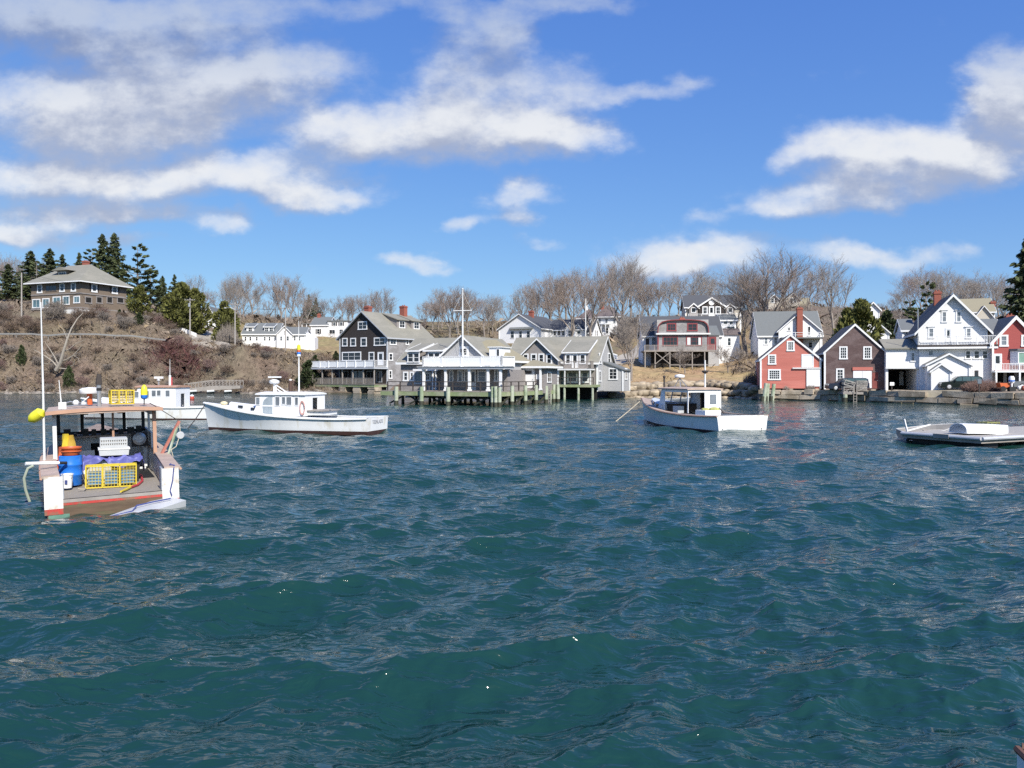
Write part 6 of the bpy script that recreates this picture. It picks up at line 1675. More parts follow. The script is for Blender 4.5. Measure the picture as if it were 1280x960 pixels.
def trunk(s, root, mat, t0, t1, h0, h1, inset=.42, pane=None, ports=()):
    m = MB(); n = 9; P = []
    for i in range(n):
        t = t0 + (t1 - t0) * i / (n - 1); q = i / (n - 1)
        b = max(.1, (s.hb(t) - inset) * (1 - .25 * q ** 3)); z = s.sheer(t); hh = h0 + (h1 - h0) * q
        y = s.L * t
        P.append([(-b, y, z - .05), (-b * .96, y, z + hh), (0, y, z + hh + .08), (b * .96, y, z + hh), (b, y, z - .05)])
    for a, b in zip(P, P[1:]): m.add([*a, *b], [(i, i + 1, 6 + i, 5 + i) for i in range(4)])
    m.add(P[-1], [(0, 1, 2, 3, 4)]); m.add(P[0], [(4, 3, 2, 1, 0)])
    o = m.build('trunk_cabin', mat, root, smooth=True)
    for q in ports:
        for sg in (-1, 1):
            t = t0 + (t1 - t0) * q; b = (s.hb(t) - inset) * (1 - .25 * q ** 3); t2 = t + .035; b2 = (s.hb(t2) - inset) * (1 - .25 * (q + .035 / (t1 - t0)) ** 3)
            z = s.sheer(t) + (h0 + (h1 - h0) * q) * .35
            m = MB(); p0, p1 = Vector((sg * b, s.L * t, z)), Vector((sg * b2, s.L * t2, z)); nrm = Vector((sg, 0, 0))
            m.obox((p0 + p1) / 2 + Vector((0, 0, .09)), (p1 - p0) / 2, nrm * .03, Vector((0, 0, .085))); m.build('porthole', PANE, o)
    return o

def panel(m, quad, holes=None, th=.03):
    pass

def wheelhouse(root, y0, y1, hw, z0, zr, mat, roofmat, slant=.55, side_windows=(), door=None, aft=None, roof_over=(.5, .25), windshield=True, camber=.10, glassm=PANE2, open_side=None, hw1=None, roof_aft=None):
    """y0 aft, y1 front at sill; zr underside of the roof. side_windows: (ya, yb, za, zb) on both sides"""
    hw1 = hw if hw1 is None else hw1
    m = MB(); t = .04
    for sg in (-1, 1):
        if open_side is not None and sg == open_side[0]:
            ya, yb = open_side[1], open_side[2]
            polys = [[(y0, z0), (ya, z0), (ya, zr), (y0, zr)], [(yb, z0), (y1, z0), (y1 - slant, zr), (yb, zr)], [(ya, zr - .16), (yb, zr - .16), (yb, zr), (ya, zr)]]
        else: polys = [[(y0, z0), (y1, z0), (y1 - slant, zr), (y0, zr)]]
        for p in polys:
            a, b = sorted((sg * hw, sg * (hw - t))); m.prism(p, 'x', a, b)
    zs = z0 + (zr - z0) * .42
    ys = y1 - slant * .42
    if windshield:
        def fr(x0, x1, za, zb):
            q = lambda z: y1 - slant * (z - z0) / (zr - z0)
            m.add([(x0, q(za) - t, za), (x1, q(za) - t, za), (x1, q(za), za), (x0, q(za), za), (x0, q(zb) - t, zb), (x1, q(zb) - t, zb), (x1, q(zb), zb), (x0, q(zb), zb)], [(0, 3, 2, 1), (4, 5, 6, 7), (0, 1, 5, 4), (1, 2, 6, 5), (2, 3, 7, 6), (3, 0, 4, 7)])
        a = hw - t - .002
        fr(-a, a, z0, zs); fr(-a, a, zr - .12, zr)
        for x in (-a, -a * .34, a * .34 - .08, a - .08): fr(x, x + .08, zs, zr - .12)
    if aft is not None:
        for (x0, x1, za, zb) in aft: m.box(x0, x1, y0, y0 + t, za, zb)
    w = m.build('wheelhouse', mat, root)
    if windshield:
        for x0, x1 in ((-a + .08, -a * .34), (-a * .34 + .08, a * .34 - .08), (a * .34, a - .08)):
            q = lambda z: y1 - slant * (z - z0) / (zr - z0) - t / 2
            g = MB().add([(x0, q(zs), zs), (x1, q(zs), zs), (x1, q(zr - .12), zr - .12), (x0, q(zr - .12), zr - .12)], [(0, 1, 2, 3)]); g.build('windshield_pane', GLASSY, w)
    for (ya, yb, za, zb) in side_windows:
        for sg in (-1, 1):
            if open_side is not None and sg == open_side[0] and ya > open_side[1]: continue
            g = MB(); x = sg * hw; g.box(min(x, x + sg * .012), max(x, x + sg * .012), ya, yb, za, zb); p = g.build('window', glassm, w)
            f = MB()
            for b in ((ya - .04, yb + .04, zb, zb + .04), (ya - .04, yb + .04, za - .04, za), (ya - .04, ya, za, zb), (yb, yb + .04, za, zb)): f.box(min(x, x + sg * .03), max(x, x + sg * .03), *b)
            f.build('window_frame', mat, p)
    ra = y0 - roof_over[1] if roof_aft is None else roof_aft
    rb = y1 - slant + roof_over[0]
    rw = hw + .10; r = MB(); n = 10
    top = [(-rw + 2 * rw * i / n, zr + .07 + camber * (1 - (2 * i / n - 1) ** 2)) for i in range(n + 1)]
    r.prism([(-rw, zr + .004), (rw, zr + .004)] + top[::-1], 'y', ra, rb)
    r.build('roof', roofmat, root)
    return w

GLASSY = bpy.data.materials.new('clear_glass'); GLASSY.use_nodes = True
_b = GLASSY.node_tree.nodes['Principled BSDF']; _b.inputs['Base Color'].default_value = (.55, .6, .62, 1); _b.inputs['Roughness'].default_value = .03; _b.inputs['Alpha'].default_value = .22

def float_buoy(name, label, c, axis, L_, r, cols, parent=None, group=None):
    """foam lobster float: rounded cylinder banded in the given (fraction, material) colours"""
    root = thing(name, label, 'buoy', c, 0, group)
    q = Vector(axis).normalized()
    prof = [(0.2, 0), (.7, .03), (.95, .12), (1, .25), (1, .6), (.85, .8), (.55, .93), (.2, 1.0)]
    prev = 0
    for frac, mt in cols:
        fr = np.linspace(prev, frac, 6)
        rs = np.interp(fr, [p[1] for p in prof], [p[0] for p in prof])
        MB().lathe([(a * r, b * L_) for a, b in zip(rs, fr)], (0, 0, 0), 14, q).build('band', mt, root, smooth=True); prev = frac
    return root

def wire_trap(name, label, loc, rz, L_, d, h, mat, group=None, inner=None, step=.075, tilt=0, cat='lobster trap'):
    root = thing(name, label, cat, loc, rz, group)
    root.rotation_euler = (tilt, 0, rz)
    fr = MB(); ms = MB()
    X, Y, Z = (-L_ / 2, L_ / 2), (0, d), (0, h)
    for y in Y:
        for z in Z: fr.beam((X[0], y, z), (X[1], y, z), .03)
    for x in X + (-L_ / 6, L_ / 6):
        for y in Y: fr.beam((x, y, 0), (x, y, h), .03)
        for z in Z: fr.beam((x, 0, z), (x, d, z), .03)
    w = .009
    for i in range(1, int(L_ / step)):
        x = X[0] + i * L_ / int(L_ / step)
        ms.beam((x, 0, 0), (x, 0, h), w); ms.beam((x, d, 0), (x, d, h), w); ms.beam((x, 0, h), (x, d, h), w)
    for i in range(1, int(h / step)):
        z = i * h / int(h / step)
        for y in Y: ms.beam((X[0], y, z), (X[1], y, z), w)
        for x in X: ms.beam((x, 0, z), (x, d, z), w)
    for i in range(1, int(d / step)):
        y = i * d / int(d / step); ms.beam((X[0], y, h), (X[1], y, h), w)
        for x in X: ms.beam((x, y, 0), (x, y, h), w)
    fr.build('frame', mat, root); ms.build('mesh', mat, root)
    if inner is not None:
        for k in range(3):
            x = X[0] + L_ * (k + .5) / 3
            MB().box(x - L_ * .13, x + L_ * .13, d * .3, d * .7, h * .12, h * .72).build('parlour_net', inner, root)
    return root

# ---- near boat: open stern, seen from behind
def near_boat():
    rz = R(29); A = Vector((U(143) * 20.1, 20.1, -.02))
    root = thing('lobster_boat', 'old white lobster boat seen from astern with an open stern full of gear', 'boat', A, rz)
    root.rotation_euler = (0, R(-1.5), rz)
    c, s = math.cos(rz), math.sin(rz)
    Hh = Hull(10.6, 3.3, .92, .85, 1.50, tr=.93, rake=.9, keel=-.6)
    def onz(px, py, z):                                       # photo -> boat frame on a level plane
        D = (H - z) * F / (py - PY); p = Vector((U(px) * D - A.x, D - A.y)); return c * p.x + s * p.y, -s * p.x + c * p.y
    def wpos(x, y, z): return Vector((A.x + c * x - s * y, A.y + s * x + c * y, z))
    Hh.build(root, [HULLWORN, BOTRED], open_stern=True)
    tc = .40
    Hh.cap(root, BUFF, .66, .36, rail=BUFFTRIM)
    Hh.cockpit(root, HULLWORN, WOODDECK, .66, .34, .36)
    b = Hh.hb(0)
    for sg in (-1, 1):
        x0, x1 = sorted((sg * (b - .02), sg * (b - .42)))
        m = MB(); m.box(x0, x1, -.05, .02, .12, .90); m.build('stern_post', HULLWORN, root)
        MB().box(x0 + .001, x1 - .001, -.055, .021, -.02, .118).build('stern_stripe', REDSTRIPE, root)
        MB().box(*sorted((sg * (b - .40), sg * (b - .44))), .0, Hh.L * .04, .34, .92).build('coaming_edge', GREYPAINT, root)
    MB().box(-b + .05, b - .05, -.04, .03, .25, .325).build('stern_sill', WOODGREY, root)
    MB().box(-b + .06, b - .06, -.035, .02, .185, .248).build('stern_stripe', REDSTRIPE, root)
    MB().box(-b + .08, b - .08, -.03, .02, -.5, .183).build('stern_planking', pmat('mossy_planking', (.12, .08, .05), .8, .3, 3, (.5, 1, 4), col2=(.10, .115, .055), mix2=.35, scale2=1.2), root)
    for sg in (-1, 1): MB().box(*sorted((sg * (b - .1), sg * (b - .55))), -.045, .015, -.12, -.022).build('stern_patch', GREENSTRIPE, root)
    # wheelhouse
    y0, y1, hw, zr = 3.9, 7.4, 1.36, 2.28
    zg = 1.0
    m = MB()
    for sg in (-1, 1):
        x0, x1 = sorted((sg * hw, sg * (hw - .06)))
        m.prism([(5.1, zg), (y1 + .3, zg + .2), (y1 + .3, 1.55), (5.1, 1.5)], 'x', x0, x1)
        m.prism([(5.1, zr - .2), (y1 - .1, zr - .2), (y1 - .1, zr), (y0, zr), (y0, zr - .12), (5.1, zr - .12)], 'x', x0, x1)
        m.prism([(6.1, 1.5), (6.25, 1.5), (6.25, zr - .2), (6.1, zr - .2)], 'x', x0, x1)
    m.build('wheelhouse', HULLWORN, root)
    for sg in (-1, 1):
        MB().box(*sorted((sg * hw, sg * (hw - .1))), y0, y0 + .16, .95, zr).build('house_post', BUFFTRIM if sg > 0 else WHITE2, root)
    m = MB()                                                   # bulkhead and windshield frame
    m.box(-hw + .07, -.35, y1 - .6, y1 - .54, .34, 1.36); m.box(.45, hw - .07, y1 - .6, y1 - .54, .34, 1.36); m.box(-.35, .45, y1 - .6, y1 - .54, 1.15, 1.36)
    m.build('bulkhead', WHITE2, root)
    MB().box(-hw + .06, hw - .06, y1 - .95, y1 - .1, 1.365, 1.42).build('dashboard', BUFF, root)
    m = MB(); ws = y1 - .05
    m.box(-hw + .06, hw - .06, ws, ws + .06, 1.42, 1.52); m.box(-hw + .06, hw - .06, ws, ws + .06, zr - .12, zr)
    for x in (-hw + .06, -.62, -.02, .62, hw - .16): m.box(x, x + .1, ws, ws + .06, 1.52, zr - .12)
    m.build('windshield_frame', WOODDARK, root)
    for x in (-1.2, -.5, .1, .75): MB().box(x, x + .5, ws + .02, ws + .03, 1.53, zr - .13).build('windshield_pane', GLASSY, root)
    MB().box(-.33, .43, y1 - .55, y1 - .5, .35, 1.14).build('companionway_shade', SHADEIN, root)  # painted shade: near-black sheet filling the cabin doorway
    m = MB(); m.box(-1.25, -.28, 5.3, 5.36, .75, 1.05); m.box(-.62, -.28, 5.3, 5.36, .34, .75); m.build('engine_box', WHITE2, root)
    m = MB(); m.box(.62, .70, 5.5, 5.56, .34, .42); m.box(.35, 1.16, 5.5, 5.56, .345, .41); m.box(1.1, 1.2, 5.5, 5.56, .42, 1.05); m.build('bench_frame', WHITE2, root)
    MB().box(.3, 1.2, 3.0, 6.7, .342, .352).build('rubber_mat', BLACK, root)
    MB().tube([(.20, 4.2, 1.1), (.20, 4.2, zr)], .035, 6).build('roof_post', BUFFTRIM, root)
    m = MB(); m.lathe([(.0, 0), (.20, 0), (.20, .05), (.12, .09), (0, .09)], (.98, 5.3, 1.32), 16, (0, -1, 0)); m.build('pot_hauler', STEEL, root)
    MB().box(.76, 1.22, 5.31, 5.5, 1.08, 1.52).build('hauler_plate', WOODDARK, root)
    rng = random.Random(2)
    m = MB()                                                   # loose instruments along the dash
    for k in range(9): x = -1.1 + k * .26; hgt = rng.uniform(.08, .24); m.box(x, x + rng.uniform(.1, .2), y1 - .9, y1 - .6, 1.423, 1.423 + hgt)
    m.build('instruments', BLACK, root)
    m = MB(); 
    for x in (-.55, -.1, .42): m.box(x, x + .14, y1 - 1.3, y1 - 1.1, zr - .17, zr - .002)
    m.build('ceiling_radio', BLACK, root)
    # roof
    ra, rb = y0 - .35, y1 + .25; rw = hw + .16; n = 12
    top = [(-rw + 2 * rw * i / n, zr + .06 + .06 * (1 - (2 * i / n - 1) ** 2)) for i in range(n + 1)]
    bot = [(x, z - .055) for x, z in top]
    r = MB(); r.prism([(x, z - .05 + .0) for x, z in [(-rw, zr + .02), (rw, zr + .02)]] + top[::-1], 'y', ra, rb); r.build('roof', BUFF, root)
    m = MB(); m.prism([(x, z - .09) for x, z in top] + [(x, z + .012) for x, z in top[::-1]], 'y', ra - .03, ra - .002); m.build('roof_edge', BUFFTRIM, root)
    MB().tube([(-hw - .22, y0 - .1, .95), (-hw - .20, y0 - .1, 3.0), (-hw - .19, y0 - .1, 5.45)], [.034, .028, .014], 8).build('mast', WHITE2, root)
    MB().tube([(-1.12, 4.6, zr + .08), (-1.17, 4.6, zr + .95)], [.022, .012], 6).build('antenna', WHITE2, root)
    e = MB().tube([(-.12, 5.0, zr + .12), (-.12, 5.0, zr + .78)], .06, 8).build('exhaust_stack', STEEL, root)
    MB().tube([(-.12, 5.0, zr + .78), (-.12, 5.0, zr + .86), (-.10, 5.0, zr + 1.1)], [.085, .085, .06], 8).build('muffler_cap', WOODDARK, e)
    MB().tube([(-.12, 5.0, zr + .60), (-.12, 5.0, zr + .68)], .075, 8).build('clamp', BLACK, e)
    m = MB(); m.lathe([(.0, 0), (.26, .0), (.29, .05), (.29, .13), (.2, .18), (0, .2)], (-.36, 5.9, zr + .5), 16); rd = m.build('radar_dome', WHITE, root, smooth=True)
    MB().tube([(-.36, 5.9, zr + .15), (-.36, 5.9, zr + .5)], .08, 8).build('radar_post', ORANGE, rd)
    m = MB(); m.tube([(-1.15, 4.9, zr + .22), (-.9, 4.8, zr + .3), (-.6, 4.9, zr + .24), (-.4, 5.0, zr + .42)], .02, 5); m.tube([(-1.0, 4.4, zr + .17), (-.7, 4.6, zr + .19), (-.45, 4.4, zr + .2)], .02, 5)
    m.build('roof_rail', STEEL, root)
    m = MB(); m.box(-1.2, -1.0, 4.35, 4.55, zr + .1, zr + .3); m.ball((-.75, 4.8, zr + .26), .09, 8); m.ball((-.55, 4.7, zr + .22), .07, 8); m.build('deck_light', WHITE2, root)
    # davit on the right gunwale
    g = lambda y: Hh.sheer(y / Hh.L)
    m = MB(); m.beam((1.45, 3.55, g(3.5)), (1.98, 3.7, g(3.5) + .95), .07); dv = m.build('davit', pmat('davit_red', (.42, .16, .12), .6, .2, 3), root)
    MB().beam((1.62, 3.35, g(3.5)), (1.92, 3.68, g(3.5) + .80), .05).build('davit_strut', PILEGREEN, root)
    MB().tube([(1.2, 4.0, zr + .2), (1.98, 3.7, g(3.5) + .95)], .012, 4).build('davit_stay', WOODDARK, root)
    m = MB(); m.lathe([(0, 0), (.10, 0), (.12, .03), (.10, .06), (0, .06)], (1.99, 3.62, g(3.5) + .52), 12, (0, -1, 0)); m.build('block', TOTE, dv)
    m = MB(); m.tube([(1.98, 3.7, g(3.5) + .93), (1.99, 3.6, g(3.5) + .6)], .012, 4); m.tube([(1.95, 3.6, g(3.5) + .46), (1.85, 3.5, g(3.5) + .2), (1.7, 3.4, g(3.5) + .12), (1.75, 3.4, g(3.5) - .08)], .014, 4); m.build('hauling_rope', ROPE, root)
    m = MB(); m.tube([(b - .14, -.06, .88), (b - .17, -.075, .6), (b - .24, -.075, .32), (b - .2, -.08, .2)], .016, 5); m.tube([(b - .14, -.06, .88), (b - .1, .1, .955), (b - .2, .25, .97), (b - .16, .4, .97)], .016, 5); m.build('mooring_line', ROPEBLUE, root)

    # --- gear lying in the boat (each a thing of its own)
    q = lambda px, py, z: wpos(*onz(px, py, z), z)
    Z = .355
    p = q(139, 608.5, Z)
    wire_trap('lobster_trap', 'yellow wire lobster trap with blue netting across the open stern', p, rz + R(-3), 1.2, .42, .56, YELLOW, 'yellow wire lobster traps', pmat('blue_net', (.10, .22, .36), .8, .2, 5))
    x, y = onz(156, 507.5, zr + .16)
    wire_trap('lobster_trap', 'yellow wire lobster trap with pale rope on the wheelhouse roof', wpos(.42, 4.35, zr + .185), rz + R(4), .62, .5, .40, YELLOW, 'yellow wire lobster traps', ROPE, cat='lobster trap')
    p = q(88, 606, Z); br = thing('barrel', 'blue plastic barrel standing by the port coaming', 'barrel', p)
    MB().lathe([(.27, 0), (.285, .03), (.285, .25), (.30, .27), (.30, .30), (.285, .32), (.285, .52), (.30, .54), (.30, .57), (.285, .6), (.28, .78), (.25, .80), (.25, .70)], n=20).build('body', BLUEP, br, smooth=True)
    bk = thing('basket_stack', 'two stacked orange bait baskets sitting on the blue barrel', 'basket', p + Vector((0, .02, .805)))
    for k in range(2): MB().lathe([(.20, .0 + k * .09), (.245, .10 + k * .09), (.265, .10 + k * .09), (.265, .13 + k * .09), (.235, .13 + k * .09), (.2, .03 + k * .09)], n=18).build('basket', ORANGE, bk, smooth=True)
    p = q(87, 609, Z); bu = thing('bucket', 'white plastic bucket in front of the blue barrel', 'bucket', p + Vector((0, -.12, 0)))
    MB().lathe([(.115, 0), (.14, .34), (.15, .34), (.15, .37), (.13, .37), (.11, .05)], n=16).build('body', WHITE, bu, smooth=True)
    MB().tube([(.15 * math.cos(a), -.02 - .15 * math.sin(a) * .3, .33 - .16 * math.sin(a)) for a in np.linspace(0, math.pi, 9)], .006, 4).build('handle', STEEL, bu)
    MB().box(.02, .09, -.148, -.142, .12, .22).build('label', ROPEBLUE, bu)
    # bins under a tarp
    cx, cy = onz(143, 600, Z); cy = 2.55; cx = .08
    def gear(name, label, cat, x, y, z): return thing(name, label, cat, wpos(x, y, z), rz)
    t1 = gear('storage_bin', 'grey plastic bin under the left side of the blue tarp', 'bin', cx - .36, cy, Z)
    MB().prism([(-.28, 0), (.28, 0), (.32, .60), (-.32, .60)], 'y', -.24, .24).build('body', TOTE, t1); MB().box(-.335, .335, -.255, .255, .56, .615).build('rim', TOTE, t1)
    t2 = gear('storage_bin', 'black plastic bin under the right side of the blue tarp', 'bin', cx + .36, cy, Z)
    MB().prism([(-.28, 0), (.28, 0), (.32, .60), (-.32, .60)], 'y', -.24, .24).build('body', BLACK, t2); MB().box(-.335, .335, -.255, .255, .56, .615).build('rim', pmat('dark_plastic', (.05, .055, .06), .5), t2)
    rng2 = np.random.default_rng(5)
    nx, ny = 34, 18; xs = np.linspace(-1.12, 1.12, nx); ys = np.linspace(-.55, .42, ny)
    V = []
    for j, yv in enumerate(ys):
        for i, xv in enumerate(xs):
            z = .68 + .035 * math.sin(xv * 9 + yv * 4) + .025 * math.sin(xv * 17 - yv * 11) + .02 * rng2.normal()
            ox = max(0, abs(xv) - .74); oy = max(0, -yv - .30)
            xx = math.copysign(min(abs(xv), .74) + .12 * ox, xv); yy = max(yv, -.30) - .10 * oy
            z -= ox * (1.1 if xv > 0 else .75) + oy * (.55 + .5 * math.sin(xv * 5) * (xv > -.9) + .35 * math.cos(xv * 2.2 + 1))
            yy -= .05 * math.sin(xv * 14) * (oy > 0)
            V.append((xx, yy, z))
    T = np.array([(j * nx + i, j * nx + i + 1, (j + 1) * nx + i + 1, (j + 1) * nx + i) for j in range(ny - 1) for i in range(nx - 1)])
    tp = gear('tarp', 'crumpled violet blue tarp draped over the bins amidships', 'tarp', cx, cy, Z)
    mesh_np('cloth', np.array(V), T, TARP, tp, smooth=True)
    k1 = gear('tote', 'low pale grey tote lying on the blue tarp under the vented crate', 'tote', cx + .02, cy, Z + .745)
    MB().prism([(-.36, 0), (.36, 0), (.38, .20), (-.38, .20)], 'y', -.24, .24).build('body', TOTE, k1); MB().box(-.395, .395, -.255, .255, .16, .205).build('rim', WHITE2, k1)
    k2 = gear('crate', 'vented pale grey crate stacked on the low tote', 'crate', cx + .01, cy, Z + .955)
    m = MB(); W_, D_, h_ = .34, .23, .27
    m.box(-W_, W_, -D_, D_, 0, .03)
    for yy in (-D_, D_ - .025):
        for z in (.03, .12, .215): m.box(-W_, W_, yy, yy + .025, z, z + .045)
        for i in range(13): x = -W_ + i * (2 * W_ - .03) / 12; m.box(x, x + .03, yy + .004, yy + .021, .075, .215)
    for xx in (-W_, W_ - .025):
        for z in (.03, .12, .215): m.box(xx, xx + .025, -D_ + .025, D_ - .025, z, z + .045)
        for i in range(1, 8): y = -D_ + i * (2 * D_ - .03) / 8; m.box(xx + .004, xx + .021, y, y + .03, .075, .215)
    m.box(-W_ + .01, W_ - .01, -D_ + .01, D_ - .01, .262, .275)
    m.build('body', TOTE, k2)
    MB().box(-W_ + .03, W_ - .03, -D_ + .03, D_ - .03, .035, .25).build('contents', pmat('grey_brown_bait', (.20, .18, .16), .8, .3, 8), k2)
    hs = gear('hose', 'red hose with a yellow end lying on the stern deck', 'hose', 0, 0, Z + .02)
    P = [Vector((*onz(px, py, Z), 0)) for px, py in ((171, 592), (177, 596), (178, 602), (172, 607), (163, 610))]
    MB().tube(P, .032, 7).build('red_length', pmat('red_hose', (.50, .05, .06), .5), hs, smooth=True)
    P2 = [Vector((*onz(px, py, Z), 0)) for px, py in ((163, 610), (157, 613), (151, 615.5))]
    MB().tube(P2, [.032, .032, .026], 7).build('yellow_length', YELLOW, hs, smooth=True)
    m_ = MB(); P3 = [Vector((*onz(px, py, Z), 0)) for px, py in ((102, 592), (104, 600), (108, 608), (106, 612))]; 
    rp = gear('rope', 'pale rope hanging down beside the yellow trap', 'rope', 0, 0, Z + .015)
    MB().tube([Vector((P3[0].x, P3[0].y, .3)), P3[1] + Vector((0, 0, .15)), P3[2], P3[3], P3[3] + Vector((-.15, .1, 0))], .016, 5).build('strand', ROPE, rp)
    pp = gear('pipe', 'white plastic pipe poking out over the port gunwale', 'pipe', -1.35, 1.75, g(1.75) + .07)
    MB().tube([(.12, .1, .02), (-.62, -.25, .07)], .045, 9).build('tube', WHITE, pp)
    MB().tube([(.10, .09, .02), (.30, .2, .0)], .04, 8).build('fitting', BLACK, pp)
    hh = gear('hose', 'grey green hose drooping from the white pipe towards the water', 'hose', -1.80, 1.52, g(1.75) + .08)
    MB().tube([(0, 0, 0), (-.12, -.05, -.06), (-.2, -.06, -.3), (-.17, -.02, -.6), (-.08, 0, -.92)], .035, 7).build('length', ROPEGREEN, hh, smooth=True)
    # oilskins on the port post
    ok = gear('oilskins', 'yellow and orange oilskins hanging inside the port wheelhouse post', 'oilskins', -hw + .22, 4.1, 0)
    for mt, x0, z0, z1, w in ((YELLOW, .06, .78, 1.62, .16), (pmat('amber_oilskin', (.52, .33, .05), .5), .19, .72, 1.58, .15), (ORANGE, -.05, .62, 1.25, .13)):
        n = 9; P = []
        for i in range(n):
            t_ = i / (n - 1); ww = w * (.55 + .5 * math.sin(t_ * 2.2)) ; z = z1 + (z0 - z1) * t_
            P.append([(x0 + ww * math.cos(a) * (.8 + .2 * math.sin(a * 3 + i * .5)), .09 * math.sin(a) * (1 + .2 * math.cos(a * 4 + i)), z) for a in np.linspace(0, 2 * math.pi, 12)[:-1]])
        m = MB(); k = 11
        for p_ in P: m.v.extend(p_)
        m.f = [(i * k + j, i * k + (j + 1) % k, (i + 1) * k + (j + 1) % k, (i + 1) * k + j) for i in range(n - 1) for j in range(k)] + [tuple(range(k)), tuple(range((n - 1) * k, n * k))]
        m.m = [0] * len(m.f); m.build('garment', mt, ok, smooth=True)
    float_buoy('float', 'fat yellow float tied to the mast beside the wheelhouse roof', wpos(-hw - .26, y0 - .15, zr + .05) , (-.75, 0, -.55), .52, .155, [(1.0, YELLOWF)])
    fb = float_buoy('lobster_buoy', 'yellow and blue lobster buoy standing on the starboard roof edge', wpos(1.02, 4.5, zr + .30), (0, 0, 1), .46, .10, [(.3, BLUEP), (1.0, YELLOWF)])
    MB().tube([(0, 0, -.16), (0, 0, .05)], .018, 6).build('spindle', WOODDARK, fb); MB().tube([(0, 0, .44), (.01, 0, .55), (.05, 0, .64)], [.025, .03, .02], 6).build('handle', WOODDARK, fb)
near_boat()

# ---- swamped punt astern
def swamped_punt():
    a, b = pt(216, 629, 20.6), pt(128, 649, 18.6)
    a.z = -.02; b.z = -.06
    root = thing('punt', 'half sunk white punt with a dark line trailing off the open stern', 'punt', a)
    d = (b - a); L_ = d.length; root.rotation_euler = (0, R(2), math.atan2(d.y, d.x))
    w = .42
    m = MB(); n = 10; P = []
    for i in range(n):
        t = i / (n - 1); hw = w * (1 - .55 * t ** 2); z = .15 - .18 * t + .05 * t * t
        P.append([(L_ * t, -hw, -.25), (L_ * t, -hw * 1.05, z), (L_ * t, -hw * .8, z + .012), (L_ * t, 0, z + .05 - .02 * t), (L_ * t, hw * .8, z + .012), (L_ * t, hw * 1.05, z), (L_ * t, hw, -.25)])
    for p, q in zip(P, P[1:]): m.add([*p, *q], [(i, i + 1, 8 + i, 7 + i) for i in range(6)])
    m.add(P[0], [tuple(range(6, -1, -1))]); m.add(P[-1], [tuple(range(7))])
    m.build('hull', pmat('punt_paint', (.47, .48, .48), .5, .15, 2), root, smooth=True)
    MB().tube([(.25, .18, .22), (L_ * .3, .02, .20), (L_ * .48, -.12, .17), (L_ * .62, .05, .10), (L_ * .85, -.1, .06)], .018, 5).build('line', ROPEBLUE, root)
swamped_punt()

